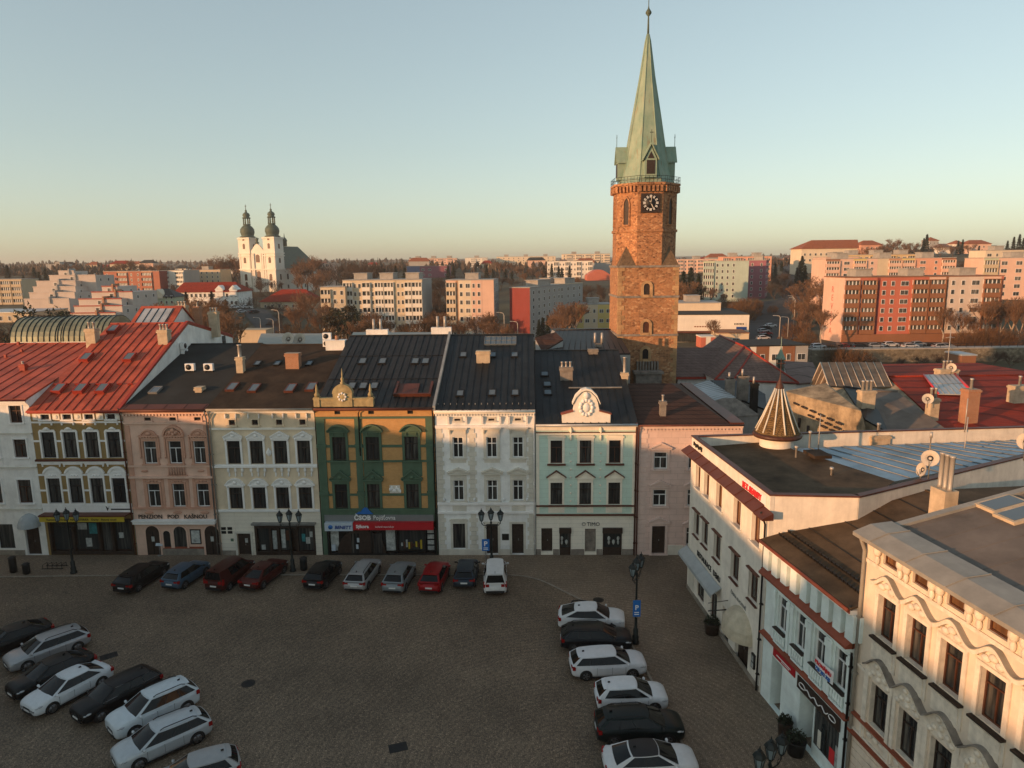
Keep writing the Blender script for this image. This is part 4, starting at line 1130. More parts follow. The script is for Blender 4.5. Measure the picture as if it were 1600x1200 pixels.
og = MB(); prof = [(-2.0, 11.7), (-2.0, 12.5), (-1.1, 12.75), (-.95, 13.5), (-.8, 13.9), (-.35, 14.35), (0, 14.45), (.35, 14.35), (.8, 13.9), (.95, 13.5), (1.1, 12.75), (2.0, 12.5), (2.0, 11.7)]
og.prism_y(prof, -.3, .25); og.prism_y([(-1.15, 13.35), (-.85, 13.95), (-.4, 14.42), (0, 14.55), (.4, 14.42), (.85, 13.95), (1.15, 13.35), (1.15, 13.5), (.9, 14.1), (.42, 14.6), (0, 14.72), (-.42, 14.6), (-.9, 14.1), (-1.15, 13.5)], -.42, .3)
o = og.build('ornamental_gable', X['cream_trim'], h.root, (4.2, 0, 0))
ob = MB()
for i in range(12): ob.blob((.5 * math.cos(i * .524), -.34, 13.1 + .62 * math.sin(i * .524)), .16, .14, .18)
ob.blob((0, -.33, 13.1), .3, .12, .4); ob.blob((0, -.36, 14.1), .25, .15, .3)
ob.build('relief', X['white_trim'], o)
ob = MB()
for sx in (-1, 1): ob.prism_y([(sx * 2.1, 12.5), (sx * 1.05, 12.78), (sx * 1.05, 12.86), (sx * 2.1, 12.58)], -.4, .3)
ob.build('gable_coping', X['brick_red'], o)
h.pipe(8.4, 11.5, 'brown_metal')
text('lettering', 'TIMO', .48, X['letter_black'], h.root, (4.35, -.03, 2.66), ext=.015, sx=.95)
e = MB(); 
for i in range(10): e.box(4.08 + .14 * math.cos(i * .628) - .025, 4.08 + .14 * math.cos(i * .628) + .025, -.04, 0, 2.82 + .14 * math.sin(i * .628) - .025, 2.82 + .14 * math.sin(i * .628) + .025)
e.build('shop_emblem', X['letter_black'], h.root)
h.finish(); H6 = h

# house 7: rose ashlar corner house
h = front('corner_house', 'pale rose ashlar house with small gabled window hoods and brown roof, in the corner', 51.45, 60.2, 11.6, 9.5, 11.64, back=(18.6, 11.6), cat='house')
for cx in (2.0, 4.9, 7.3):
    h.win(cx, 7.7, 1.15, 1.48, 'T', 'frame_white', su_h7, 'rose_trim', fw=.09); h.win(cx, 4.42, 1.15, 1.48, 'T', 'frame_white', su_h7, 'rose_trim', fw=.09)
h.door(2.0, .1, 1.15, 2.55); h.win(4.9, .9, 1.1, 1.6, 'T', 'frame_white', su_h7, 'rose_trim')
m = h.t('rose_trim'); gable = MB(); su_h7(gable, 1.15, 2.55); gable.build('door_surround', X['rose_trim'], h.root, (2.0, 0, .1))
h.quoins(.05, .8, .3, 11.2, 'rose_trim', 26, .04); h.cornice(11.2, 'rose_trim', ((0, .12, .1), (.12, .24, .2), (.24, .36, .32))); h.dentils(11.08, 11.2, .14, 30, 'rose_trim')
h.panel('plinth', 'stone_trim', 2.8, 8.5, 0, .9, .05)
h.wall('rose', 'rose_trim')
b = MB(); e_ = (0.02, 7.6, -.35, 19)
b.add([(e_[0], e_[2], 11.62), (e_[1], e_[2], 11.62), (4.6, 9.3, 13.4), (e_[0], 9.3, 13.4), (e_[1], e_[3], 11.62), (e_[0], e_[3], 11.62)] + [(e_[i], e_[j], 11.45) for i, j in ((0, 2), (1, 2), (1, 3), (0, 3))], [(0, 1, 2, 3), (1, 4, 2), (4, 5, 3, 2), (5, 0, 3), (6, 7, 1, 0), (7, 8, 4, 1), (8, 9, 5, 4), (9, 6, 0, 5)])
b.build('roof', X['brown_roof'], h.root)
b = MB(); b.tube([(e_[0], -.43, 11.55), (8.7, -.43, 11.55)], .08, 8); b.box(7.62, 8.74, -.3, 19, 11.6, 11.75); b.build('gutter', X['brown_metal'], h.root)
h.chimney(1036, 652, .5, .5, 1.3, 'chim_grey', 1, .6, y=57.5); h.chimney(976, 612, .6, .5, 1.7, 'chim', 1, 1.5, pr=.14, y=63)
h.pipe(.1, 11.3, 'brown_metal')
h.finish(); H7 = h
# ------------------------------------------------------------------ the row along the right of the square
RG = 'houses along the street side of the square'
# restaurant house with flat roof
D1 = Vector((.067, -.998, 0)).normalized()
h = House('restaurant_house', 'cream white restaurant house with brown eave ledge, long grey awning and flat felt roof', 'house', (13.38, 50.07), D1, 13.4, 11.2, 4, 11.22, back=(26.5, 11.2), group=RG)
for cx, w in ((1.75, 1.0), (3.55, 1.05), (5.95, 1.1), (9.05, 1.15), (11.85, 1.15)):
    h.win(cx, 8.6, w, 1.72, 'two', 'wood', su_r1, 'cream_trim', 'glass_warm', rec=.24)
    h.win(cx, 4.95, w + .15, 1.8, 'two', 'wood', su_r1m, 'warm_white', 'glass', rec=.22)
    h.t('brown_metal').box(cx - w / 2 - .2, cx + w / 2 + .2, -.2, .02, 6.86, 6.94); h.t('brown_metal').box(cx - w / 2 - .1, cx + w / 2 + .1, -.16, .02, 4.86, 4.93)
    h.t('brown_metal').box(cx - w / 2 - .06, cx + w / 2 + .06, -.14, .02, 8.49, 8.56)
h.band(10.62, 10.86, .14, 'cream_trim')
ev = MB(); ev.prism_x([(-.62, 10.84), (-.62, 10.92), (.0, 11.3), (.02, 11.2), (.02, 10.84)], -.5, 12.7)
for i in range(8): ev.prism_x([(-.63, 10.93), (0, 11.31), (0, 11.34), (-.63, 10.96)], .9 + i * 1.5, .94 + i * 1.5)
ev.prism_x([(-.62, 10.8), (-.62, 10.9), (.0, 11.22), (.02, 11.1), (.02, 10.8)], 12.72, 13.9)
ev.build('eave_ledge', X['brown_metal'], h.root)
aw = MB()
aw.prism_x([(-.05, 3.42), (-.72, 2.95), (-.72, 2.72), (-.68, 2.72), (-.68, 2.9), (-.02, 3.37)], -.2, 7.0)
a_ = aw.build('awning', X['awning'], h.root)
text('lettering', 'RESTAURACE   DEMU', .56, X['letter_black'], h.root, (2.1, -.02, 3.62), ext=.015, bold=.012, sx=.86)
h.panel('stone_panel', 'stone_trim', .3, 1.6, .1, 1.9, .03); h.panel('plinth', 'stone_plinth', .02, 13.3, 0, .35, .05)
for cx, w, z, hh, st in ((3.0, 1.5, .55, 1.9, 'plain'), (5.7, 1.2, .5, 2.0, 'plain')): h.win(cx, z, w, hh, st, 'wood', None, glass='glass_shop')
h.door(7.9, .1, 1.2, 2.3)
dm = MB(); n = 10
f = lambda an, el: (10.5 - 1.65 * math.cos(an) * math.cos(el), -1.15 * math.sin(an) * math.cos(el), 2.45 + 1.35 * math.sin(el))
for i in range(n):
    for j in range(5):
        a, b, e, g = math.pi * i / n, math.pi * (i + 1) / n, math.pi / 2 * j / 5, math.pi / 2 * (j + 1) / 5
        dm.add([f(a, e), f(b, e), f(b, g), f(a, g)], [(0, 1, 2, 3)], 0, True)
    dm.quad(f(math.pi * i / n, 0), f(math.pi * (i + 1) / n, 0), Vector(f(math.pi * (i + 1) / n, 0)) - Vector((0, 0, .25)), Vector(f(math.pi * i / n, 0)) - Vector((0, 0, .25)), 0)
dm.build('dome_awning', X['awning_cream'], h.root, fix=False)
h.door(10.6, .05, 2.0, 2.5, 'wood_dark', name='gate')
b = MB(); b.tube([(8.3, -.05, 3.2), (7.6, -1.1, 2.7)], .025, 5); b.tube([(8.9, -.05, 2.9), (8.7, -1.5, 2.75)], .04, 5); b.build('bracket', X['dark_metal'], h.root)
sb = h.panel('menu_box', 'letter_black', 12.3, 12.7, 1.05, 1.95, .12); h.panel('menu_sheet', 'poster', 12.36, 12.64, 1.5, 1.85, .13, -.1, sb); h.panel('menu_sheet', 'poster', 12.36, 12.64, 1.12, 1.4, .13, -.1, sb)
text('lettering', 'ČESKÁ KUCHYNĚ', .3, X['sign_grey'], h.root, (8.6, -.02, 3.9), ext=.01)
r = thing('roof_sign', 'red raised company lettering on the cream attic wall above the brown eave', 'sign', h.world((9.7, 0, 11.4)), h.root.rotation_euler.z)
text('lettering', 'I.E.T. REALITY', .52, X['letter_red'], r, (0, -.05, 0), ext=.04, bold=.015, sx=.85)
b = MB(); b.box(-.1, 3.2, -.02, .0, -.08, .48); b.build('board', X['letter_white'], r)
e = MB()
for i in range(9): e.box(.55 + i * .2, .7 + i * .2, -.07, .01, 11.55 + .06 * math.sin(i * 2.1), 11.78 + .05 * math.cos(i * 1.7))
e.build('attic_emblem', X['letter_black'], h.root)
# felt roof with upstand walls and copings; the wall towards the shop house runs off at an angle
lp = lambda px, py, z: h.local(G(px, py, z))
W0, W1, W2 = Vector((13.2, .25, 0)), lp(1340, 775, 12.1), lp(1604, 711, 12.1)
W3 = W2 + (W2 - W1) * .7
S0, S1 = lp(1238, 701, 11.62), lp(1398, 752, 11.6)
bk = 27.0
rf = MB(); rf.poly([(.2, .25, 11.3), (13.2, .25, 11.3), (W1.x, W1.y, 11.45), (S1.x, S1.y, 11.6), (S0.x, S0.y, 11.6), (.2, S0.y, 11.6)])
rf.build('roof', X['felt_lit'], h.root, fix=False)
rb = MB()
E0, E1 = Vector((S0.x, bk, 11.75)), Vector((W3.x, W3.y, 11.75))
n = 17
for i in range(n):
    p = [S0.lerp(S1, 0).lerp(E0, i / n), S1.lerp(E1, i / n), S1.lerp(E1, (i + 1) / n), S0.lerp(E0, (i + 1) / n)]
    rb.quad(*p, 0)
for i in range(1, n):
    a, b = S0.lerp(E0, i / n), S1.lerp(E1, min(1, i / n)); rb.tube([a + Vector((0, 0, .03)), b + Vector((0, 0, .03))], .03, 4, 1)
rb.build('sheet_roof', [X['blue_sheet'], X['zinc']], h.root, fix=False)
par = MB(); par.box(.0, 13.4, .012, .25, 10.9, 12.08); par.box(.012, .25, .25, bk, 10.9, 12.08)
cp = MB(); cp.box(-.06, 13.46, -.06, .32, 12.08, 12.16); cp.box(-.06, .34, .32, bk, 12.08, 12.16)
pl_ = [Vector((13.27, .3, 0)), W1, W2, W3]
for a, b in zip(pl_, pl_[1:]):
    d_ = (b - a); d_.z = 0; d_.normalize(); nn = Vector((-d_.y, d_.x, 0)); a2, b2 = Vector((a.x, a.y, 0)), Vector((b.x, b.y, 0))
    L_ = (b2 - a2).length
    par.obox(a2, d_, nn, Vector((0, 0, 1)), (-.02, L_, -.12, .12, 9.0, 12.06)); cp.obox(a2, d_, nn, Vector((0, 0, 1)), (-.05, L_ + .05, -.2, .2, 12.06, 12.15))
par.build('parapet', X['warm_white'], h.root)
cp.build('parapet_coping', X['brown_metal'], h.root)
hb = MB(); hb.box(-.8, .8, -.6, .6, 0, .22); hb.build('roof_hatch', X['felt_brown'], h.root, h.local(P(1277, 712, 45.5)))
for px, py, y, hh in ((1244, 708, 45, .5), (1299, 742, 42, .5), (1265, 693, 47, .9)):
    b = MB(); b.lathe([(.07, -.3), (.07, hh - .15), (.13, hh - .14), (.13, hh)], (0, 0, 0), 8); b.build('vent_pipe', X['pot'], h.root, h.local(P(px, py, y)))
h.wall('warm_white', 'warm_white', gap=.012)
h.pipe(13.25, 10.8, 'dark_metal')
h.finish(); R1H = h

# conical turret with striped tiles
tc = P(1214, 683, 49.2); TZ = 12.05
t = thing('turret', 'small round turret with cone of ochre scale tiles and pale ribs, behind the restaurant parapet', 'turret', (tc.x, tc.y, 0))
b = MB(); b.lathe([(1.2, 10.5), (1.2, 12.6)], (0, 0, 0), 24); b.build('drum', X['warm_white'], t)
b = MB(); b.lathe([(1.6, 12.35), (1.64, 12.55), (1.5, 12.7), (1.05, 13.7), (.66, 14.7), (.28, 15.8), (.24, 15.8)], (0, 0, 0), 16, smooth=False); c_ = b.build('cone_roof', X['turret_tile'], t)
b = MB(); b.lathe([(1.68, 12.25), (1.73, 12.4), (1.65, 12.58), (1.3, 12.3)], (0, 0, 0), 24); b.build('roof_rim', X['wood'], c_)
b = MB()
for i in range(12):
    a = 2 * math.pi * i / 12
    b.tube([(r_ * math.cos(a), r_ * math.sin(a), z) for r_, z in ((1.53, 12.68), (1.08, 13.7), (.69, 14.7), (.3, 15.8))], .06, 5)
b.build('roof_rib', X['stone_trim'], c_)
b = MB(); b.lathe([(.33, 15.7), (.28, 15.95), (.16, 16.3), (.07, 16.5), (.03, 16.8), (.03, 18.0)], (0, 0, 0), 10); b.box(-.32, .32, -.02, .02, 17.6, 17.66); b.build('finial', X['wood'], t)

# teal white shop house
D2 = Vector((.14, -.99, 0)).normalized(); O2 = Vector((14.3, 36.62, 0))
h = House('shop_house', 'narrow pale teal shop house with brick red ledge, fin balustrade and brown felt roof', 'house', (O2.x, O2.y), D2, 8.05, 9.62, 9.5, 11.75, back=(18.2, 11.6), group=RG)
for cx in (1.85, 3.65, 5.35, 7.05):
    h.win(cx, 5.0, .95, 2.0, 'T', 'frame_white', None, rec=.18)
    m = h.t('teal_white')
    for sx in (-1, 1):
        m.box(cx + sx * .72 - .12, cx + sx * .72 + .12, -.12, .03, 4.2, 7.15)
        m.box(cx + sx * .72 - .16, cx + sx * .72 + .16, -.16, .03, 6.6, 7.0)
    m.box(cx - .5, cx + .5, -.05, .03, 7.02, 7.16); m.prism_y([(x + cx, z) for x, z in arc_pts(.9, 7.02, .22, 8)], -.08, .02)
    m.box(cx - .55, cx + .55, -.2, .03, 4.86, 4.96); m.box(cx - .55, cx + .55, -.16, .03, 4.15, 4.25)
    for i in range(5): m.lathe([(.05, 4.25), (.09, 4.45), (.05, 4.7), (.06, 4.86)], (cx - .4 + i * .2, -.1, 0), 6)
    h.t('wood_dark').box(cx - .58, cx + .58, -.24, .02, 4.96, 5.02)
h.band(7.25, 7.45, .12, 'teal_white'); h.band(7.45, 7.6, .2, 'teal_white')
lg = MB(); lg.prism_x([(-.52, 7.62), (-.52, 7.72), (.02, 8.15), (.02, 7.62)], 0, 8.0); lg.build('red_ledge', X['brick_red'], h.root)
for i in range(9): 
    x = .1 + i * .94
    h.t('teal_white').box(x, x + .58, -.34, .03, 8.0, 9.3); h.t('teal_white').box(x + .7, x + .78, -.15, .03, 8.1, 9.3)
h.band(9.3, 9.5, .46, 'white_trim'); h.band(7.1, 7.25, .06, 'teal_white')
lg = MB(); lg.prism_x([(-.3, 3.98), (-.3, 4.04), (.02, 4.14), (.02, 3.98)], 0, 8.0); lg.build('brown_ledge', X['brick_red'], h.root)
h.holes.append((1.0, 2.15, .05, 3.1)); h.holes.append((3.9, 7.4, .05, 2.85))
b = MB(); b.box(1.0, 2.15, 1.0, 1.05, 0, 3.1); b.box(1.0, 1.03, .02, 1.0, 0.05, 3.1); b.box(2.12, 2.15, .02, 1.0, 0.05, 3.1); b.build('entry_recess', X['teal_white'], h.root)
b = MB(); b.box(1.25, 2.0, .94, .99, .05, 2.4); b.build('door', X['wood_dark'], h.root)
b = MB(); b.box(3.9, 7.4, 1.1, 1.15, 0, 2.85); b.box(3.9, 3.95, .02, 1.1, .05, 2.85); b.box(5.0, 5.1, .15, 1.1, .05, 2.85); b.box(5.1, 7.4, .12, .2, .05, .7); b.box(7.3, 7.4, .02, 1.1, .05, 2.85)
s_ = b.build('shopfront', X['teal_white'], h.root)
h.panel('display_window', 'glass_shop', 5.15, 7.3, .7, 2.8, -.15, .19, s_); h.panel('shop_door', 'wood', 4.1, 4.9, .05, 2.3, -1.0, 1.08, s_)
for x0, x1, z0, z1, m in ((5.5, 5.75, .8, 1.7, 'stone_trim'), (6.5, 6.9, .75, 1.5, 'letter_red'), (6.95, 7.2, .75, 1.9, 'poster'), (6.1, 6.2, .8, 2.2, 'dark_metal')): h.panel('goods', m, x0, x1, z0, z1, -.12, .17, s_)
h.wall('teal_white', 'teal_white', side='warm_white')
h.roof('felt_lit', .5, 0, gut='brick_red', th=.1)
q = h.so + h.sn * .12
for k in range(2):
    b = MB()
    for i in range(26): b.obox(q, h.su, h.sv, h.sn, (.2 + i * .3, .42 + i * .3, .5 + k * .55, .56 + k * .55, 0, .14))
    b.build('snow_guard', X['dark_metal'], h.root)
b = MB()
for k in range(4): b.obox(q, h.su, h.sv, h.sn, (.1, 7.9, 2.2 + k * 1.9, 2.24 + k * 1.9, 0, .015))
b.build('felt_seam', X['dark_metal'], h.root)
h.chimney(1465, 772, .95, .7, .25, 'chim', 3, 1.7, y=31.5, pr=.11, cap=False)
h.pipe(7.95, 9.4, 'dark_metal'); h.finish(); R2H = h
r = sign_on(h, 'shop_sign', 'long red signboard with a white end, over the recessed shop entry', 'sign_red', 1.25, 3.45, 3.26, 3.72, .02, .08)
b = MB(); b.box(-1.4, -1.1, -.075, -.01, 0, .46); b.build('board_end', X['letter_white'], r)
b = MB(); b.box(-.7, .75, -.1, -.085, .2, .26); b.box(-.2, .6, -.1, -.085, .1, .14); b.build('lettering', X['letter_white'], r)
r = sign_on(h, 'shop_sign', 'dark brown scalloped signboard with curly white script ornaments', 'wood_dark', 3.75, 7.4, 2.95, 3.62, .02, .09)
b = MB()
for sx in (-1, 1):
    b.tube([(sx * 1.3 + .28 * math.cos(a / 3), -.12, .33 + .2 * math.sin(a / 3) * (1 - a / 30)) for a in range(18)], .025, 5)
b.tube([(-1.0 + i * .13, -.12, .33 + .1 * math.sin(i * 1.3)) for i in range(16)], .03, 5); b.build('lettering', X['letter_white'], r)
r = thing('banner', 'white cloth banner with red and blue letters hanging from a shop house window', 'banner', h.world((6.2, -.26, 5.1)), h.root.rotation_euler.z)
b = MB(); b.patch((-.72, 0, 0), (.72, 0, .02), (.72, .03, .68), (-.72, .03, .66), 6, 3, Vector((0, -.05, 0))); b.patch((-.72, .012, 0), (.72, .012, .02), (.72, .042, .68), (-.72, .042, .66), 6, 3, Vector((0, -.05, 0))); b.build('cloth', X['letter_white'], r, fix=False)
text('lettering', 'PRONÁJMU', .26, X['letter_red'], r, (0, -.07, .38), align='CENTER', bold=.01); text('lettering', '725 252 325', .24, X['sign_blue'], r, (0, -.07, .08), align='CENTER', bold=.01)

# peach stucco house nearest
O3 = O2 + D2 * 8.15
h = House('stucco_house', 'peach stucco house with wavy hood mouldings, brown windows and broad grey roof', 'house', (O3.x, O3.y), D2, 14.5, 13.1, 20, 17.2, back=(20.2, 17.0), group=RG)
cols = (1.65, 3.4, 5.2, 7.05, 8.9, 10.75)
for i, cx in enumerate(cols):
    h.win(cx, 9.0, 1.08, 1.95, 'T', 'wood', su_r3, 'peach_trim', rec=.26)
    h.win(cx - .05, 4.8, 1.05, 2.0, 'T', 'wood_dark', None, rec=.26)
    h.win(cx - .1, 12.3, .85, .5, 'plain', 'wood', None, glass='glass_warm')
    h.t('wood_dark').box(cx - .74, cx + .74, -.22, .02, 8.86, 8.94)
    m = h.t('peach_trim')
    for sx in (-1, 1): m.box(cx - .05 + sx * .78 - .14, cx - .05 + sx * .78 + .14, -.1, .03, 4.0, 7.0)
    for dx in (-.75, .65): 
        m.blob((cx + dx, -.12, 12.75), .2, .16, .25); m.blob((cx + dx, -.1, 12.35), .12, .1, .22)
        m.blob((cx + dx + .12, -.18, 12.95), .12, .1, .12)
    # wavy hood over the upper window
    pts = [(x * .92, 11.25 + .55 * math.cos(x * math.pi / 2) ** 2 * (1 if abs(x) < 1 else 0) + .12) for x in [-1 + j * .125 for j in range(17)]]
    m.prism_y([(cx + x, z) for x, z in pts] + [(cx + x, z - .18) for x, z in pts[::-1]], -.21, .03)
    m.prism_y([(cx + x * .8, z - .14) for x, z in pts] + [(cx + .7, 11.1), (cx - .7, 11.1)], -.08, .03)
    for dx in (-.3, 0, .3): m.blob((cx + dx, -.12, 11.35 + .15 * (dx == 0)), .2, .1, .14)
    h.t('cap_grey').prism_y([(cx + x, z) for x, z in pts] + [(cx + x, z + .035) for x, z in pts[::-1]], -.24, .03)
    # big wave of the lower cornice
    q = [(x * .9, 7.45 + .62 * (math.cos(x * math.pi / 2)) ** 1.4) for x in [-.999 + j * .111 for j in range(19)]]
    m.prism_y([(cx + x, z) for x, z in q] + [(cx + .9, 7.0), (cx - .9, 7.0)], -.12, .03)
    h.t('chim_grey').prism_y([(cx + x, z) for x, z in q] + [(cx + x, z + .08) for x, z in q[::-1]], -.30, .03)
    for dx, dz in ((-.35, 7.35), (0, 7.5), (.35, 7.35), (0, 7.2), (-.55, 7.15), (.55, 7.15), (-.18, 7.75), (.18, 7.75)): m.blob((cx + dx, -.13, dz), .15, .09, .12)
    for dx in (-.4, 0, .4): m.blob((cx + dx, -.04, 4.3), .22, .06, .12)
    m.box(cx - .95, cx - .8, -.14, .03, 3.9, 4.7)
h.band(11.95, 12.12, .07, 'peach_trim'); h.band(12.95, 13.1, .3, 'peach_trim'); h.band(6.98, 7.1, .1, 'peach_trim'); h.band(3.85, 3.95, .1, 'peach_trim')
h.band(4.62, 4.72, .2, 'brick_red'); h.band(3.7, 3.84, .24, 'brick_red')
for i in range(9): h.band(.3 + i * .38, .62 + i * .38, .04, 'peach')
for cx in (2.0, 5.6, 9.2):
    h.win(cx, .6, 1.6, 2.5, 'plain', 'wood_dark', None, glass='glass_shop')
cl = MB(); cl.prism_x([(-.62, 13.12), (-.62, 13.28), (.2, 13.56), (1.2, 13.62), (1.2, 13.4), (.05, 13.12)], -.12, 14.5)
for i in range(7): cl.prism_x([(-.63, 13.29), (.2, 13.57), (1.2, 13.63), (1.2, 13.66), (.2, 13.6), (-.63, 13.32)], 1.0 + i * 2.1, 1.05 + i * 2.1)
cl.build('eave_coping', X['cap_grey'], h.root)
h.wall('peach', 'peach_trim', side='peach')
rf = MB(); rf.prism_x([(1.25, 13.45), (20, 17.25), (20.2, 17.25), (20.2, 17.0), (1.25, 13.2)], -.02, 14.6)
vv = Vector((0, 18.75, 3.8)).normalized(); nn_ = Vector((0, -vv.z, vv.y)); o_ = Vector((0, 1.25, 13.45))
for i in range(11): rf.obox(o_, Vector((1, 0, 0)), vv, nn_, (.5 + i * 1.35, .54 + i * 1.35, .1, 19, -.01, .012), 0)
rf.obox(o_, Vector((1, 0, 0)), vv, nn_, (-.05, .3, 0, 19.3, 0, .12), 2)
rf.build('roof', [X.setdefault('grey_felt', mat('grey_felt_roof', (.15, .125, .105), .9, 0, .22, .5, bump=.15, bs=9)), X['felt_brown'], X['cap_grey']], h.root)
for px, py in ((1566, 790), (1596, 806)):
    w3 = h.dy * nn_.y + Vector((0, 0, nn_.z)); q = h.local(on_plane(px, py, h.world(o_), w3))
    b = MB(); b.obox(q, Vector((1, 0, 0)), vv, nn_, (-.55, .55, -.85, .85, 0, .14)); o = b.build('skylight', X['chim'], h.root)
    b = MB(); b.obox(q, Vector((1, 0, 0)), vv, nn_, (-.42, .42, -.72, .72, .1, .16)); b.build('pane', X['glass_sky'], o)
h.pipe(.1, 12.9, 'cap_grey', r=.08); h.finish(); R3H = h

# satellite dishes and masts
def dish(loc, r, az, el, label, mast=.8):
    t = thing('satellite_dish', label, 'satellite dish', loc)
    b = MB()
    n = 16
    d = Vector((math.sin(az) * math.cos(el), math.cos(az) * math.cos(el), math.sin(el)))
    u = d.cross(Vector((0, 0, 1))).normalized(); v = u.cross(d)
    c = Vector((0, 0, mast))
    for s_, off in ((1, 0), (1, -.03)):
        pts = [c + d * (-.25 * r + off)]; fs = []
        for k, rr in enumerate((.35, .7, 1.0)):
            for i in range(n):
                a = 2 * math.pi * i / n
                pts.append(c + (u * math.cos(a) + v * math.sin(a)) * rr * r + d * (-.25 * r * (1 - rr * rr) + off))
        for i in range(n): fs.append((0, 1 + i, 1 + (i + 1) % n))
        for k in range(2):
            for i in range(n): fs.append((1 + k * n + i, 1 + k * n + (i + 1) % n, 1 + (k + 1) * n + (i + 1) % n, 1 + (k + 1) * n + i))
        b.add(pts, fs, 0, True)
    b.build('reflector', X['dish'], t, fix=False)
    b = MB(); b.tube([(0, 0, -.3), (0, 0, mast * .7), tuple(c - d * .2)], .035, 6); b.tube([tuple(c - v * r), tuple(c + d * r * .7 - v * r * .2)], .02, 5); b.build('mount', X['grey_metal'], t)
    return t
pw_ = R1H.world((13.2, 12.8, 13.4))
dish(P(1451, 740, 37.5), .46, R(-140), R(20), 'large pale satellite dish on the brown coping beside three chimney pipes', .9)
dish(P(1438, 746, 39.5), .42, R(-95), R(15), 'satellite dish seen edge on, standing behind the large dish', .5)
dish(P(1600, 712, 40.5), .5, R(-120), R(15), 'satellite dish cut by the picture edge, on the blue sheet roof', .9)
t = thing('mast', 'slim pale mast pole standing on the blue sheet roof', 'mast', P(1508, 694, 46)); b = MB(); b.lathe([(.06, -.3), (.04, .1), (.04, 1.9)], (0, 0, 0), 6); b.build('pole', X['pot'], t)
t = thing('mast', 'pale mast rising behind the large satellite dish', 'mast', P(1452, 712, 40)); b = MB(); b.lathe([(.05, -.8), (.04, .1), (.04, 1.1), (.09, 1.1), (.09, 1.45)], (0, 0, 0), 6); b.build('pole', X['pot'], t)
t = thing('mast', 'tall thin mast standing by the roof hatch beside the turret', 'mast', P(1279, 696, 46.5)); b = MB(); b.lathe([(.05, -.3), (.03, 1.0), (.025, 2.2)], (0, 0, 0), 6); b.build('pole', X['pot'], t)
def ac_unit(loc, rz, label, n=1):
    t = thing('air_conditioner', label, 'air conditioner', loc, rz, 'air conditioners on the roofs')
    for k in range(n):
        b = MB(); b.box(-.42, .42, -.18, .18, .1 + k * .72, .76 + k * .72); o = b.build('casing', X['frame_white'], t)
        b = MB(); b.lathe([(.26, 0), (.26, .03)], (0, 0, 0), 14); f_ = b.build('fan_grille', X['car_black'], o, (-.08, -.17, .43 + k * .72)); f_.rotation_euler = (R(90), 0, 0)
    b = MB(); b.box(-.4, -.32, -.15, .15, -.3, .1); b.box(.32, .4, -.15, .15, -.3, .1); b.build('feet', X['dark_metal'], t)
ac_unit(H2.world(H2.roof_at(298, 583) + Vector((0, 0, .15))), H2.root.rotation_euler.z, 'white air conditioner on the dark felt roof, nearer the red roof')
ac_unit(H2.world(H2.roof_at(327, 583) + Vector((0, 0, .15))), H2.root.rotation_euler.z, 'white air conditioner on the dark felt roof, nearer the slim chimney')
ac_unit(P(512, 543, 69), 0, 'two white fan units stacked at the ridge above the beige house', 2)
t = thing('chimney_box', 'white plastered box chimney at the ridge beside the stacked fan units', 'chimney', P(526, 548, 68.5)); b = MB(); b.box(-.95, .95, -.5, .5, -1.5, 1.0); b.box(-1.0, 1.0, -.55, .55, 1.0, 1.1); b.build('body', X['white'], t)
b = MB(); b.lathe([(.2, 1.1), (.2, 1.5)], (.1, 0, 0), 8); b.build('chimney_pot', X['brick'], t)
ac_unit(on_plane(289, 558, H1.world((8.2, 0, 0)), H1.dx), H1.root.rotation_euler.z + R(90), 'white fan units one above the other on the white fire gable', 2)
# ------------------------------------------------------------------ stone clock tower
TX, TY = 16.95, 89.7
t = thing('clock_tower', 'tall brown stone clock tower with octagonal brick top and slender green copper spire', 'tower', (TX, TY, 0))
hw = 3.7
b = MB(); b.box(-hw, hw, -hw, hw, -1, 24.4); b.build('lower_shaft', X['tower_stone'], t)
for z in (15.75, 20.5, 24.2): b = MB(); b.box(-hw - .14, hw + .14, -hw - .14, hw + .14, z, z + .26); b.build('string_course', X['chim_grey'], t)
b = MB()
for sx in (-1, 1):
    for i in range(34):
        z = 4 + i * .6
        for (ax, ay) in ((1.0, .55), ) if i % 2 else ((.55, 1.0),):
            x0, x1 = sorted((sx * (hw + .05), sx * (hw - ax * .75)))
            b.box(x0, x1, -hw - .05, -hw + ay * .75, z, z + .56)
b.build('quoin', X['quoin'], t)
def arch_window(parent, name, x, z, w, hh, y, m='glass', f=.25, point=False, fm='quoin', rz=0.0):
    def ap(ww, top):
        if not point: return arc_pts(ww, z + hh, ww / 2 - .01, 10)
        return [(-ww / 2, z + hh), (-ww * .42, z + hh + ww * .45), (-ww * .2, z + hh + ww * .8), (0, z + hh + ww), (ww * .2, z + hh + ww * .8), (ww * .42, z + hh + ww * .45), (ww / 2, z + hh)]
    b = MB(); a = ap(w, 0); a2 = ap(w + 2 * f, f)
    k = 0 if point else 0
    b.prism_y([(-w / 2 - f, z - f)] + a2 + [(w / 2 + f, z - f), (w / 2, z - f)] + [(w / 2, z)] + a[::-1] + [(-w / 2, z), (-w / 2, z - f)], y - .16, y + .05)
    if f: b.box(-w / 2, w / 2, y - .2, y + .05, z - f, z - .01)
    M = Matrix.Rotation(rz, 4, 'Z') @ Matrix.Translation((x, 0, 0))
    o = b.build(name, X[fm], parent); o.matrix_local = M
    b = MB(); b.prism_y([(-w / 2, z)] + a + [(w / 2, z)], y - .04, y + .04); b.build('pane', X[m], o)
    return o
for z, hh, m in ((20.9, 1.0, 'wood_dark'), (16.2, 1.0, 'wood'), (12.9, .9, 'black')):
    arch_window(t, 'window', -.2, z, .75, hh, -hw, m, .35)
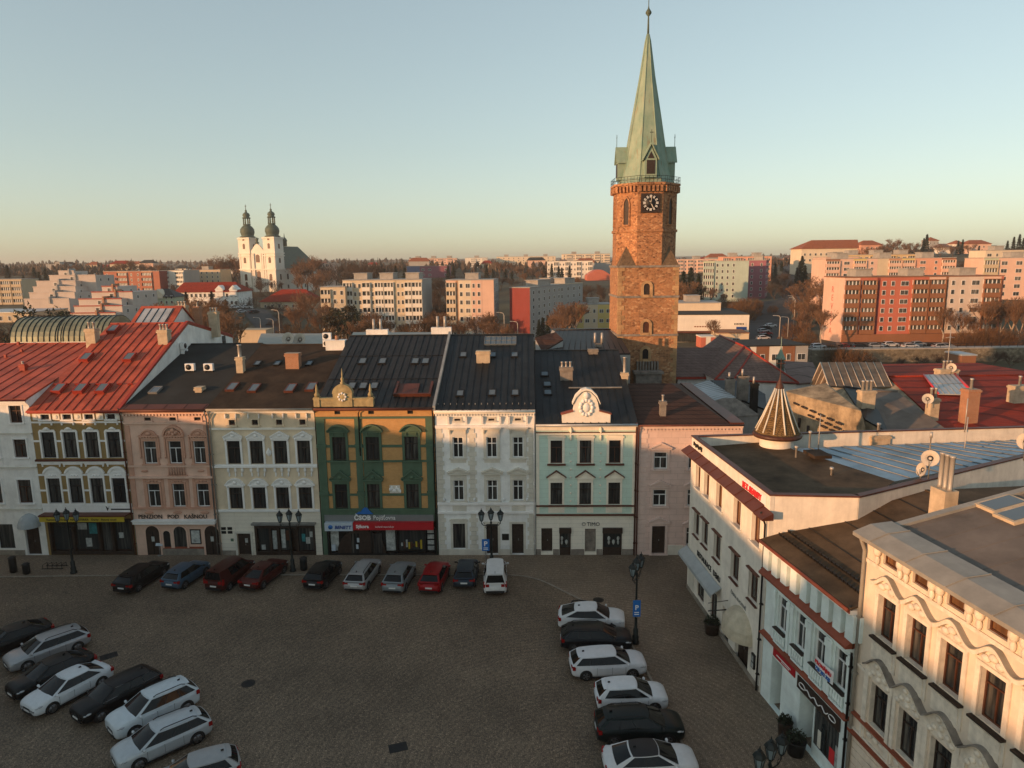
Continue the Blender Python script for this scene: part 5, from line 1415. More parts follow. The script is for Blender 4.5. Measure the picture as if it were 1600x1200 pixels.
b = MB(); b.box(-1.6, 1.6, -hw - 1.6, -hw + .05, 8, 11.2); b.box(-1.8, 1.8, -hw - 1.8, -hw + .05, 11.2, 11.5)
for i in range(8): b.box(-1.3 + i * .36, -1.1 + i * .36, -hw - .5, -hw + .03, 11.5, 12.6)
b.build('stone_porch', X['chim_grey'], t)
RO = 3.72 / math.cos(R(22.5))
oct_ = lambda r_, rot=22.5: [(r_ * math.cos(R(rot + 45 * i)), r_ * math.sin(R(rot + 45 * i))) for i in range(8)]
b = MB(); b.prism_z(oct_(RO), 24.4, 33.2); b.build('octagon_shaft', X['tower_brick'], t)
b = MB()
for sx in (-1, 1):
    for sy in (-1, 1):
        c = (sx * hw, sy * hw, 24.46); e1 = (sx * hw, sy * 1.45, 24.46); e2 = (sx * 1.45, sy * hw, 24.46); top = (sx * 2.45, sy * 2.45, 27.2)
        b.add([c, e1, e2, top], [(0, 1, 3), (0, 3, 2), (0, 2, 1), (1, 2, 3)])
b.build('corner_broach', X['broach'], t)
b = MB(); b.prism_z(oct_(RO + .16), 28.5, 28.8); b.prism_z(oct_(RO + .2), 33.9, 34.05); b.prism_z(oct_(RO + .4), 34.05, 34.3)
for i in range(8):
    a0, a1 = Vector(oct_(RO)[i]), Vector(oct_(RO)[(i + 1) % 8]); n = ((a0 + a1) / 2).normalized()
    for k in range(6):
        p = a0.lerp(a1, (k + .5) / 6); q = (a1 - a0).normalized() * .14
        b.prism_z([tuple(p - q), tuple(p - q + n * .4), tuple(p + q + n * .4), tuple(p + q)], 33.25, 33.95)
b.prism_z(oct_(RO + .02), 33.2, 33.95)
b.build('corbel_table', X['tower_brick'], t)
b = MB()
ro = oct_(RO + .34)
for i in range(8):
    a0, a1 = Vector(ro[i]), Vector(ro[(i + 1) % 8])
    for zz in (34.65, 35.05): b.tube([(a0.x, a0.y, zz), (a1.x, a1.y, zz)], .025, 4)
    for k in range(7):
        p = a0.lerp(a1, k / 7); b.tube([(p.x, p.y, 34.3), (p.x, p.y, 35.05)], .018, 4)
b.build('gallery_railing', X['dark_metal'], t)
for k in (-1, 1, 3, 2, -2): arch_window(t, 'belfry_window', 0, 29.4, .75, 2.4, -3.72, 'wood_dark', .14, True, 'tower_brick', R(45 * k))
cl = MB(); cl.box(-1.15, 1.15, -3.95, -3.65, 30.75, 33.0); ck = cl.build('clock', X['wood_dark'], t)
cl = MB(); cl.lathe([(.98, 0), (.98, .05)], (0, 0, 0), 28); d_ = cl.build('dial', X['letter_black'], ck, (0, -3.95, 31.87)); d_.rotation_euler = (R(90), 0, 0)
cl = MB()
for i in range(12):
    a = R(30 * i); u = Vector((math.cos(a), 0, math.sin(a))); v = Vector((-math.sin(a), 0, math.cos(a)))
    for dx in ((-.06, .06) if i % 3 else (-.1, 0, .1)): cl.obox(Vector((0, -4.02, 31.87)), u, v, Vector((0, -1, 0)), (.62, .93, dx - .03, dx + .03, 0, .02))
cl.build('numerals', X['letter_white'], ck)
cl = MB()
for an, L, w in ((R(82), .85, .035), (R(-62), .62, .05), (R(118), .3, .045)):
    u = Vector((math.cos(an), 0, math.sin(an))); v = Vector((-math.sin(an), 0, math.cos(an))); cl.obox(Vector((0, -4.04, 31.87)), u, v, Vector((0, -1, 0)), (-.12, L, -w, w, 0, .025))
cl.build('clock_hands', X['dish'], ck)
# spire
b = MB()
rings = [(3.4, 34.3), (3.0, 35.1), (2.62, 36.4), (2.25, 38.6), (1.62, 42.6), (.88, 47.0), (.30, 51.2), (.12, 52.0)]
b.lathe([(r_ / math.cos(R(22.5)), z) for r_, z in rings], (0, 0, 0), 8, smooth=False, rot=R(22.5))
sp = b.build('spire', X['copper'], t)
b = MB()
for i in range(8):
    a = R(22.5 + 45 * i); b.tube([(r_ / math.cos(R(22.5)) * math.cos(a), r_ / math.cos(R(22.5)) * math.sin(a), z) for r_, z in rings], .07, 5)
b.build('spire_rib', X['copper'], sp)
b = MB(); b.lathe([(.14, 51.8), (.10, 53.6), (.08, 54.0), (.36, 54.35), (.36, 54.5), (.1, 54.9), (.05, 55.2), (.035, 58.5)], (0, 0, 0), 10); b.box(-.3, .3, -.03, .03, 57.2, 57.3); b.build('finial', X['copper_dark'], t)
for k in range(4):
    b = MB(); b.box(-.72, .72, -3.55, -1.6, 34.9, 37.1)
    M = Matrix.Rotation(R(90 * k), 4, 'Z')
    o = b.build('dormer', X['copper'], t); o.matrix_local = M
    b = MB(); b.prism_y([(-.95, 36.9), (0, 38.7), (.95, 36.9), (.95, 37.05), (0, 38.95), (-.95, 37.05)], -3.75, -1.2); b.prism_y([(-.7, 37.05), (.7, 37.05), (0, 38.5)], -3.56, -1.6); b.build('dormer_roof', X['copper'], o)
    b = MB(); b.box(-.5, .5, -3.6, -3.5, 35.3, 36.9); b.prism_y([(-.4, 37.1), (.4, 37.1), (0, 37.9)], -3.6, -3.5); b.build('dormer_louvre', X['wood_dark'], o)
    b = MB(); b.tube([(0, -3.6, 38.8), (0, -3.6, 40.4)], .035, 5); b.box(-.2, .2, -3.62, -3.58, 40.0, 40.12); b.build('dormer_finial', X['copper_dark'], o)

# ------------------------------------------------------------------ church roofs and yards behind the row
def slab_thing(name, label, cat, pts, m, th=.18, walls=None, wm='white', seams=0, sm=None, group=None, base=0.0, parts=True):
    """a roof plane given by photo corners (px, py, distance) over walls that reach down to the ground"""
    q = [P(*p) for p in pts]
    c = sum(q, Vector()) / len(q)
    t = thing(name, label, cat, (c.x, c.y, base), 0, group)
    off = Vector((c.x, c.y, base))
    q = [p - off for p in q]
    b = MB(); b.slab(q, th)
    if seams and len(q) == 4:
        for i in range(seams + 1):
            k = i / seams
            b.tube([q[0].lerp(q[1], k) + Vector((0, 0, .03)), q[3].lerp(q[2], k) + Vector((0, 0, .03))], .04, 4, 1)
    b.build('roof', [X[m], X[sm or m]], t)
    if walls:
        b = MB(); cc = sum(q, Vector()) / len(q)
        w = [p.lerp(Vector((cc.x, cc.y, p.z)), .03) - Vector((0, 0, th + .01)) for p in q]
        k = len(w)
        for i in range(k):
            a, d = w[i], w[(i + 1) % k]; b.quad((a.x, a.y, -.3), (d.x, d.y, -.3), tuple(d), tuple(a))
        b.build('wall', X[wm], t, fix=False)
    return t, off
# nave and choir of the church at the foot of the tower
def hip_house(name, label, cat, x0, x1, y0, y1, ze, zr, rx0, rx1, m, wm, ov=.4, rz=0.0, group=None, base=0.0, ry=.5):
    cx, cy = (x0 + x1) / 2, (y0 + y1) / 2
    t = thing(name, label, cat, (cx, cy, base), rz, group)
    a, d = (x1 - x0) / 2, (y1 - y0) / 2
    b = MB(); b.box(-a, a, -d, d, -3, ze - base); b.build('wall', X[wm], t)
    b = MB(); z0, z1 = ze - base, zr - base; a += ov; d += ov; yy = -d + 2 * d * ry
    p = [(-a, -d, z0), (a, -d, z0), (a, d, z0), (-a, d, z0), (rx0 - cx, yy, z1), (rx1 - cx, yy, z1)]
    p += [(v[0], v[1], v[2] - .15) for v in p[:4]]
    b.add(p, [(0, 1, 5, 4), (1, 2, 5), (2, 3, 4, 5), (3, 0, 4), (6, 7, 1, 0), (7, 8, 2, 1), (8, 9, 3, 2), (9, 6, 0, 3), (9, 8, 7, 6)])
    b.build('roof', X[m], t)
    return t
n0 = P(1050, 540, 95); n1 = P(1165, 541, 95)
t = hip_house('church_nave', 'church nave with pinkish shingle roof and red verge, to the side of the stone tower', 'church', 21.4, 32.5, 88, 103, 10.3, 13.1, 20.0, 33, 'church_tile', 'white', ry=.48)
b = MB(); b.box(-5.9, 5.6, -8.0, -7.8, 9.95, 10.25); b.build('gutter', X['red_dark'], t)
ap = P(1163, 542, 88); l_ = P(1117, 594, 83); r_ = P(1248, 599, 83); bk = P(1163, 542, 88) + Vector((1.0, 14, 0))
t = thing('church_choir', 'lower church wing with a wide pinkish shingle hip and dark red ridges', 'church', (l_.x + 5, l_.y + 3, 0))
o_ = Vector((l_.x + 5, l_.y + 3, 0)); A0, L0, R0, B0 = ap - o_, l_ - o_, r_ - o_, bk - o_
Lb, Rb = L0 + Vector((0, 16, 0)), R0 + Vector((1, 16, 0))
b = MB(); b.add([A0, L0, R0, B0, Lb, Rb], [(1, 2, 0), (0, 2, 5, 3), (1, 0, 3, 4), (1, 4, 5, 2)]); b.build('roof', X['church_tile'], t)
b = MB()
for p, q in ((A0, L0), (A0, R0), (A0, B0), (L0, R0)): b.tube([p + Vector((0, 0, .04)), q + Vector((0, 0, .04))], .14, 6)
m1, m2 = A0.lerp(R0, .15), L0.lerp(R0, .22); b.tube([m1 + Vector((0, 0, .05)), m2 + Vector((0, 0, .05))], .12, 6)
b.build('ridge_trim', X['red_dark'], t)
b = MB(); i_ = .2
b.add([(L0.x + i_, L0.y + i_, -1), (R0.x - i_, R0.y + i_, -1), (Rb.x - i_, Rb.y, -1), (Lb.x + i_, Lb.y, -1), (L0.x + i_, L0.y + i_, L0.z - .1), (R0.x - i_, R0.y + i_, R0.z - .1), (Rb.x - i_, Rb.y, R0.z - .1), (Lb.x + i_, Lb.y, L0.z - .1)], [(0, 1, 5, 4), (1, 2, 6, 5), (2, 3, 7, 6), (3, 0, 4, 7)]); b.build('wall', X['white'], t)
slab_thing('low_roof', 'greyish pink shingle roof plane beyond the church wing, next to the glass roof', 'roof', [(1236, 600, 86), (1285, 596, 86), (1270, 566, 100), (1222, 564, 100)], 'church_tile', walls=True, wm='white')
fl = P(1219, 570, 92)
t = thing('ridge_turret', 'small green copper lantern turret riding on the church roof', 'turret', (fl.x, fl.y, fl.z - 1.2))
b = MB(); b.lathe([(.62, 0), (.62, .6), (.52, .7)], (0, 0, 0), 8, smooth=False)
for i in range(8): b.tube([(.5 * math.cos(i * .785), .5 * math.sin(i * .785), .6), (.5 * math.cos(i * .785), .5 * math.sin(i * .785), 2.0)], .06, 4)
b.lathe([(.4, .6), (.4, 2.0)], (0, 0, 0), 8); b.build('lantern', X['copper_dark'], t)
b = MB(); b.lathe([(.75, 1.95), (.6, 2.2), (.3, 2.8), (.1, 3.4), (.05, 3.6), (.04, 5.0)], (0, 0, 0), 8); b.build('cap', X['copper'], t)
# sheds and yard walls
slab_thing('shed', 'low shed with a pale corrugated sheet roof in the yard below the church', 'shed', [(1068, 606, 74), (1106, 632, 70), (1150, 621, 71), (1108, 594, 76)], 'pale_sheet', walls=True, wm='white', seams=12, sm='zinc')
slab_thing('outbuilding', 'grey gabled outbuilding wall beside the pale sheet shed', 'outbuilding', [(1100, 634, 69.6), (1128, 622, 70.4), (1150, 622, 70.4), (1186, 648, 69.5), (1120, 652, 69)], 'chim_grey', walls=True, wm='concrete')
slab_thing('outbuilding', 'dark blue sheet roof of a yard building behind the pale shed', 'outbuilding', [(1110, 594, 77), (1152, 622, 74), (1198, 640, 72), (1196, 616, 78), (1160, 594, 80)], 'seam_grey', walls=True, wm='concrete')
for px, py, y, w, hh, m, lb in ((1140, 612, 73, .9, 1.4, 'chim_grey', 'grimy grey chimney of the yard building, left one'), (1160, 615, 74, 1.1, 2.0, 'chim_grey', 'wide grey chimney with vent pipes in the church yard'), (1178, 622, 72, .7, 1.6, 'dark_metal', 'dark metal vent stack among the yard roofs')):
    p = P(px, py, y); t = thing('chimney', lb.replace(', left one', ' beside the pale shed'), 'chimney', p); b = MB(); b.box(-w / 2, w / 2, -.3, .3, -3, hh); b.box(-w / 2 - .06, w / 2 + .06, -.36, .36, hh - .2, hh); b.build('stack', X[m], t)
    b = MB(); b.lathe([(.12, hh), (.12, hh + .7)], (-.1, 0, 0), 8); b.build('chimney_pot', X['pot'], t)
# old court building with peeling walls
p0 = P(1228, 612, 66); p1 = P(1352, 668, 57); p2 = P(1290, 592, 70)
t = thing('court_wall', 'weathered beige court wall with dark broken timbers, behind the striped turret', 'wall', (p0.x, p0.y, 0))
q = [p - Vector((p0.x, p0.y, 0)) for p in (p0, P(1290, 600, 66), P(1345, 642, 58), p1)]
b = MB(); th = Vector((.25, .5, 0))
top = [q[0], q[1], q[2], q[3]]
bot = [Vector((v.x, v.y, 0)) for v in (q[0], q[0].lerp(q[3], .5), q[3].lerp(q[2], .3), q[3])]
b.add([(q[0].x, q[0].y, 0), tuple(q[0]), tuple(q[1]), tuple(q[2]), tuple(q[3]), (q[3].x, q[3].y, 0)], [(0, 1, 2, 3, 4, 5)])
b.add([tuple(Vector(v) + th) for v in ((q[0].x, q[0].y, 0), q[0], q[1], q[2], q[3], (q[3].x, q[3].y, 0))], [(5, 4, 3, 2, 1, 0)])
for v, w in ((q[0], q[1]), (q[1], q[2]), (q[2], q[3])): b.quad(v, w, w + th, v + th)
b.build('wall', X.setdefault('old_plaster', mat('old_court_plaster', (.36, .28, .18), .95, 0, .45, .6, streak=.5, dirt=(.10, .07, .045), bump=.2)), t, fix=False)
b = MB()
rr = random.Random(3)
nrm = (q[3] - q[0]).cross(Vector((0, 0, 1))).normalized()
if nrm.y > 0: nrm = -nrm
for k in (.25, .45, .62): 
    for i in range(6):
        a = q[0].lerp(q[3], max(0, k - .12 + i * .11)); a = Vector((a.x, a.y, a.z * (1.0 - k * .22))); c = q[0].lerp(q[3], min(1, k - .05 + i * .11)); c = Vector((c.x, c.y, c.z * (1 - k * .22)))
        b.tube([a + nrm * .12, c + nrm * .12], .1, 4)
for i in range(7):
    a = q[0].lerp(q[3], .1 + i * .12); z = a.z * (.8 - .03 * i); b.tube([Vector((a.x, a.y, z)) + nrm * .1, Vector((a.x, a.y, z + .9)) + nrm * .1], .14, 4)
b.build('timber', X['wood_dark'], t)
# glass roof
g = [(1240, 600, 74), (1283, 568, 80), (1262, 606, 74)]
t, off = slab_thing('glass_roof', 'brownish glazed saddle roof with pale glazing bars, above the court wall', 'roof', [(1296, 607, 72.5), (1394, 604, 72.5), (1376, 566, 79), (1282, 566, 79)], 'glass_old' if 'glass_old' in X else X.setdefault('glass_old', mat('dusty_glazing', (.16, .108, .06), .5, 0, .4, .8, streak=.4, spec=.25)) and 'glass_old', walls=True, wm='old_plaster', seams=8, sm='dish')
b = MB(); e0, e1, e2 = P(1282, 566, 79) - off, P(1296, 607, 72.5) - off, P(1266, 602, 80) - off
b.poly([e0, e1, e2]); b.poly([e2 + Vector((0, 0, -2)), e1 + Vector((0, 0, -2)), e1, e2]); b.build('gable_glazing', X['glass_old'], t, fix=False)
b = MB()
for k in range(5): b.tube([e2.lerp(e1, k / 4), e0.lerp(e1, k / 4) if k else e0], .05, 4)
b.tube([e0, e1], .07, 4); b.tube([e0, e2], .07, 4); b.tube([e1, e2], .07, 4); b.build('glazing_bar', X['dish'], t)
# roofs to the right of the court
def house_px(name, label, m, ridge, eave, depth_b, wm, cat='house', ov=0, group=None, seams=0):
    """gable house from ridge and eave ends (px, py, distance)"""
    a, b_, c, d = [P(*k) for k in (eave[0], eave[1], ridge[1], ridge[0])]
    o = Vector(((a.x + b_.x) / 2, (a.y + b_.y) / 2, 0))
    t = thing(name, label, cat, o, 0, group)
    a, b_, c, d = a - o, b_ - o, c - o, d - o
    bk = Vector((0, depth_b, -(c.z - b_.z) * depth_b / max(1, (c.y - b_.y))))
    e, f = c + bk, d + bk
    mb = MB(); mb.slab([a, b_, c, d], .15); mb.slab([d, c, e, f], .15)
    if seams:
        for i in range(1, seams): mb.tube([a.lerp(b_, i / seams) + Vector((0, 0, .03)), d.lerp(c, i / seams) + Vector((0, 0, .03))], .035, 4)
    mb.tube([d + Vector((0, 0, .03)), c + Vector((0, 0, .03))], .12, 6)
    mb.build('roof', X[m], t)
    mb = MB(); dn = Vector((0, 0, -.17))
    for p, q in ((a, b_),): mb.quad((p.x, p.y, -.5), (q.x, q.y, -.5), q + dn, p + dn)
    for p, r_, q in ((a, d, f), (b_, c, e)): mb.poly([(p.x, p.y, -.5), p + dn, r_ + dn, q + dn, (q.x, q.y, -.5)])
    mb.quad((f.x, f.y, -.5), (e.x, e.y, -.5), e + dn, f + dn)
    mb.build('wall', X[wm], t, fix=False)
    return t, o, (a, b_, c, d)
house_px('court_house', 'brown felt roofed house with a beige verge wall between court and red roof', 'grey_felt', ((1356, 612, 66), (1402, 612, 66)), ((1384, 676, 57), (1480, 672, 55)), 5, 'old_plaster')
house_px('court_house', 'dark roofed lean-to beside the peeling court wall', 'seam_dark', ((1318, 604, 70), (1360, 611, 67)), ((1352, 655, 58.5), (1388, 675, 56.5)), 4, 'old_plaster')
t, o, (a, b_, c, d) = house_px('red_roof_house', 'long house with a deep red tiled roof and a pale roof light strip', 'red_tile', ((1389, 589, 76), (1640, 586, 76)), ((1478, 672, 56), (1690, 660, 56)), 12, 'old_plaster')
def on_roof_px(px, py, a, b_, d, o):
    n = (b_ - a).cross(d - a).normalized(); return on_plane(px, py, a + o, n) - o, n
mb = MB(); qs = [on_roof_px(px, py, a, b_, d, o) for px, py in ((1466, 617), (1522, 618), (1492, 586), (1443, 587))]; n_ = qs[0][1]
if n_.z < 0: n_ = -n_
qs = [q[0] + n_ * .12 for q in qs]; mb.slab(qs, .1)
for i in range(7): mb.tube([qs[0].lerp(qs[1], i / 6), qs[3].lerp(qs[2], i / 6)], .05, 4, 1)
mb.tube([qs[0].lerp(qs[3], .5), qs[1].lerp(qs[2], .5)], .05, 4, 1); mb.build('roof_light', [X['pale_sheet'], X['zinc']], t)
mb = MB(); mb.tube([qs[1], qs[2]], .16, 5); mb.tube([qs[0], qs[3]], .12, 5); mb.build('verge_trim', X['letter_red'], t)
for px, py, y, w, d_, hh, m, k, lb in ((1511, 668, 58, 1.1, .9, 3.4, 'brick', 1, 'tall orange brick chimney standing before the red roof'), (1478, 590, 76, 2.2, 1.0, 1.0, 'chim', 3, 'wide beige chimney with pots at the red roof ridge'),
                              (1455, 655, 59, .8, .7, 1.9, 'chim', 2, 'beige chimney with two pots and a round dish beside the brown felt roof'), (1590, 628, 64, 1.6, .9, 1.6, 'chim', 1, 'white plastered chimney with a tall pipe, on the red roof'),
                              (1353, 628, 62, 1.3, .8, 1.1, 'chim', 3, 'beige chimney with three small pots above the court wall'), (1371, 693, 51, 1.5, .8, .7, 'chim', 1, 'low square chimney block on the long parapet')):
    p = P(px, py, y); t = thing('chimney', lb, 'chimney', p, .1, 'chimneys among the yard roofs'); b = MB(); b.box(-w / 2, w / 2, -d_ / 2, d_ / 2, -1.6, hh); b.box(-w / 2 - .07, w / 2 + .07, -d_ / 2 - .07, d_ / 2 + .07, hh - .25, hh - .08); b.build('stack', X[m], t)
    for i in range(k):
        b = MB(); b.lathe([(.13, hh - .05), (.11, hh + .75), (.15, hh + .77), (.15, hh + .9)], ((i - (k - 1) / 2) * .4, 0, 0), 8); b.build('chimney_pot', X['pot'], t)
dish(P(1449, 632, 58), .45, R(-150), R(20), 'round terracotta coloured dish beside the two pot chimney', .5)
dish(P(1486, 580, 75.5), .5, R(-150), R(15), 'pale dish beside the wide beige chimney at the red ridge', .4)
for px, py, y, hh, lb in ((1480, 575, 76, 4.2, 'tall thin aerial mast with crossbars at the red roof ridge'), (1509, 655, 51, 1.6, 'short pale pipe mast before the orange brick chimney')):
    t = thing('aerial', lb, 'aerial', P(px, py, y)); b = MB(); b.tube([(0, 0, -1), (0, 0, hh)], .04, 5)
    if hh > 3:
        for z in (1.8, 2.2, 3.4): b.tube([(-.5, 0, z), (.5, 0, z)], .025, 4); b.tube([(-.3, -.2, z + .1), (.3, .2, z + .1)], .02, 4)
    b.build('mast', X['pot'], t)
# roofs behind the dark row
slab_thing('rear_building', 'flat pale roofed building with parapet behind the beige house ridge', 'building', [(400, 541, 74), (520, 543, 73), (516, 521, 95), (408, 521, 96)], 'cap_grey', walls=True, wm='white')
slab_thing('rear_building', 'flat roofed building edge with pale parapet behind the green house ridge', 'building', [(545, 531, 74), (700, 529, 74), (690, 519, 90), (552, 519, 90)], 'cap_grey', walls=True, wm='white')
house_px('rear_house', 'dark sheet roofed house between the white house ridge and the stone tower', 'seam_dark', ((868, 516, 92), (962, 515, 92)), ((848, 553, 76), (985, 552, 76)), 8, 'concrete', seams=14)
slab_thing('rear_roof', 'tilted brown sheet roof flap with striped side, behind the white house', 'roof', [(848, 549, 78), (880, 530, 80), (868, 519, 84), (836, 527, 82)], 'brown_roof', walls=True, wm='pale_sheet')
for (px, py, y, lb) in ((450, 530, 78, 'white satellite dish at the flat roof edge, nearer the beige house'), (468, 531, 79, 'second white satellite dish on the flat roof behind the beige house')): dish(P(px, py + 6, y), .75, R(-170), R(20), lb, .5)
for i, (px, py, y, w, hh, m, lb) in enumerate(((690, 524, 76, 2.2, .9, 'white', 'white low chimney with two pipes behind the ridge of the green house'), (935, 548, 80, .7, .9, 'chim_grey', 'short grey chimney near the foot of the stone tower'), (590, 524, 80, 2.5, .7, 'white', 'white vent housing on the flat roof behind the green house'))):
    p = P(px, py, y); t = thing('chimney', lb, 'chimney', p); b = MB(); b.box(-w / 2, w / 2, -.4, .4, -2, hh); b.build('stack', X[m], t)
    for k in (-.4, .4): b = MB(); b.lathe([(.16, hh), (.14, hh + 1.2)], (k, 0, 0), 8); b.build('chimney_pot', X['pot'], t)
# ------------------------------------------------------------------ twin towered church on its hill
BY = 430.0
c0 = P(378, 456, BY); gz = ground_z(c0.x + 12, BY)
ang = R(-20)
t = thing('twin_tower_church', 'cream baroque church with two dark onion domed towers on the hill', 'church', (c0.x, c0.y, 0), ang)
zz = lambda py: P(405, py, BY).z
cz, top, gz0 = zz(421), zz(371), zz(462)
Wc = 26.6
b = MB()
for x0 in (0, Wc - 8.2): b.box(x0, x0 + 8.2, 0, 8.2, gz0 - 6, top)
b.box(8.2, Wc - 8.2, .6, 14, gz0 - 6, zz(396)); 
ga = [(8.2, zz(396)), (9.0, zz(391)), (10.2, zz(388)), (11.4, zz(384)), (13.3, zz(381)), (15.2, zz(384)), (16.4, zz(388)), (17.6, zz(391)), (18.4, zz(396))]
b.prism_y(ga, .6, 1.6)
b.box(1.5, Wc - 1.5, 8.2, 46, gz0 - 6, zz(421)); b.box(6, Wc - 6, 46, 56, gz0 - 6, zz(424))
b.build('wall', X.setdefault('church_cream', mat('cream_church_plaster', (.74, .69, .60), .9, 0, .08, .1)), t)
b = MB()
for z in (cz, zz(396), top - .6, zz(400)):
    for x0 in ((0, Wc - 8.2) if z > cz + 1 else (0,)):
        b.box(x0 - .4, x0 + (8.6 if z > cz + 1 else Wc + .4), -.5, 8.6, z - .35, z + .35)
for x0 in (0.1, 6.9, 9.2, 12.0 - 2.0, 15.6, 16.9, Wc - 8.1, Wc - 1.3): b.box(x0, x0 + 1.2, -.25, .7, gz0, cz - .4); b.box(x0, x0 + 1.0, -.2, .7, cz + .4, zz(396)) 
b.build('cornice', X['church_cream'], t)
for x, z0, w, hh in [(4.1, zz(449), 1.7, 2.6), (22.5, zz(449), 1.7, 2.6), (4.1, zz(438), 1.9, 3.0), (22.5, zz(438), 1.9, 3.0), (4.1, zz(411), 1.7, 2.6), (22.5, zz(411), 1.7, 2.6), (4.1, zz(389), 1.6, 2.4), (22.5, zz(389), 1.6, 2.4),
                     (13.3, zz(410), 2.6, 3.4), (13.3, zz(437), 2.6, 4.0), (13.3, zz(452), 3.0, 3.2), (4.1, zz(376), 1.4, 1.0), (22.5, zz(376), 1.4, 1.0)]:
    b = MB(); b.prism_y([(-w / 2, 0)] + arc_pts(w, hh, w / 2 - .01, 8) + [(w / 2, 0)], -.12, .8); b.build('window', X['wood'], t, (x, 0 if abs(x - 13.3) > 1 else .5, z0))
for i in range(5):
    for z0, hh in ((zz(437), 3.4), (zz(451), 2.2)):
        b = MB(); b.box(-.2, .1, -.6, .6, 0, hh); b.build('window', X['glass'], t, (Wc - (0 if i == 0 else 1.45), 4 + i * 8.6, z0))
for z0 in (zz(389), zz(411)): b = MB(); b.box(-.2, .12, -.7, .7, 0, 2.8); b.build('window', X['glass'], t, (Wc, 4.1, z0)); b = MB(); b.box(-.2, .12, -.7, .7, 0, 2.8); b.build('window', X['glass'], t, (8.2, 4.1, zz(389)))
b = MB(); b.add([(8.2, 5, zz(398)), (18.4, 5, zz(398)), (1, 8.3, zz(421)), (Wc - 1, 8.3, zz(421)), (1, 46.5, zz(421)), (Wc - 1, 46.5, zz(421)), (13.3, 8.3, zz(384)), (13.3, 40, zz(384))], [(2, 3, 6), (3, 5, 7, 6), (5, 4, 7), (4, 2, 6, 7)]); b.build('roof', X['copper_dark'], t)
for x0 in (4.1, Wc - 4.1):
    k = zz(346) - zz(371)
    b = MB(); b.lathe([(4.6, 0), (4.7, .5), (3.6, 1.0), (3.9, 2.0), (4.3, 3.4), (4.1, 5.0), (3.2, 6.3), (2.2, 7.2), (1.9, 7.6)], (x0, 4.1, top), 14)
    b.lathe([(2.3, 7.6), (2.3, 8.0)], (x0, 4.1, top), 8)
    for i in range(8): a = R(45 * i + 22); b.tube([(x0 + 1.9 * math.cos(a), 4.1 + 1.9 * math.sin(a), top + 8), (x0 + 1.9 * math.cos(a), 4.1 + 1.9 * math.sin(a), top + 11.6)], .32, 5)
    b.lathe([(2.5, 11.5), (2.4, 12.0), (1.7, 12.3), (2.2, 13.2), (1.9, 14.3), (.9, 15.0), (.5, 15.5), (.7, 16.1), (.2, 16.7), (.12, 19.8)], (x0, 4.1, top), 12); b.box(x0 - .6, x0 + .6, 4.0, 4.2, top + 18.6, top + 18.9)
    b.build('onion_dome', X['copper_dark'], t)
b = MB(); b.lathe([(1.1, 0), (1.3, .6), (.5, 1.4), (.9, 2.2), (.5, 3.2), (.1, 3.8)], (13.3, 1.0, zz(381)), 10); b.build('gable_statue', X['copper_dark'], t)
b = MB(); b.lathe([(1.4, 0), (1.4, 3), (1.8, 3.3), (1.2, 4.6), (.3, 5.6), (.1, 8)], (15.5, 24, zz(384)), 8); b.build('ridge_turret', X['copper_dark'], t)

# ------------------------------------------------------------------ apartment blocks
def colmat(key, col):
    if key not in X: X[key] = mat(key, col, .9, 0, .07, .25, streak=.1)
    return key
for k, c in dict(c_cream=(.58, .48, .34), c_cream2=(.66, .56, .42), c_pink=(.62, .32, .22), c_palepink=(.66, .44, .34), c_red=(.47, .14, .09), c_dkred=(.24, .05, .042), c_brown=(.25, .11, .055), c_white_shade=(.50, .43, .38), c_pinkgrey=(.60, .49, .41), c_grey=(.34, .33, .31), c_green=(.44, .48, .34),
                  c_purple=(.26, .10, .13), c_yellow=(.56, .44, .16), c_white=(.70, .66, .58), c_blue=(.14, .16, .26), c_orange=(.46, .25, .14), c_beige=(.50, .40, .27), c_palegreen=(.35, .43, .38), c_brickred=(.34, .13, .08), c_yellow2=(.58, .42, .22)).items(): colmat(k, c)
WIN = {}
def far_window(w, hh, fm='frame_white'):
    k = (round(w, 1), round(hh, 1), fm)
    if k not in WIN:
        b = MB(); b.box(-w / 2, w / 2, -.05, .05, 0, hh, 0)
        n = max(1, round(w / .9)); f = .09
        for i in range(n):
            x0 = -w / 2 + f + i * (w - f) / n; b.box(x0, x0 + (w - f) / n - f, -.07, -.03, f, hh - f, 1)
        WIN[k] = b.mesh('window', [X[fm], X['glass_far']])
    return WIN[k]
def far_balcony(w, hh, pm):
    k = ('b', round(w, 1), round(hh, 1), pm)
    if k not in WIN:
        b = MB(); d = .55
        b.box(-w / 2, w / 2, -.03, .05, .95, hh - .25, 1)
        b.box(-w / 2, w / 2, -d - .05, .0, -.12, .02, 0); b.box(-w / 2, w / 2, -d - .06, -d + .02, .02, 1.0, 0)
        for sx in (-1, 1): b.box(sx * (w / 2 - .05) - .05, sx * (w / 2 - .05) + .05, -d, .0, .0, hh - .2, 0)
        n = max(2, int(w / .9))
        for i in range(n + 1): b.box(-w / 2 + i * w / n - .13, -w / 2 + i * w / n + .13, -.1, -.03, .95, hh - .25, 2)
        b.box(-w / 2, w / 2, -d - .03, .02, hh - .3, hh - .14, 0)
        WIN[k] = b.mesh('balcony', [X[pm], X['glass_far'], X['frame_white']])
    return WIN[k]
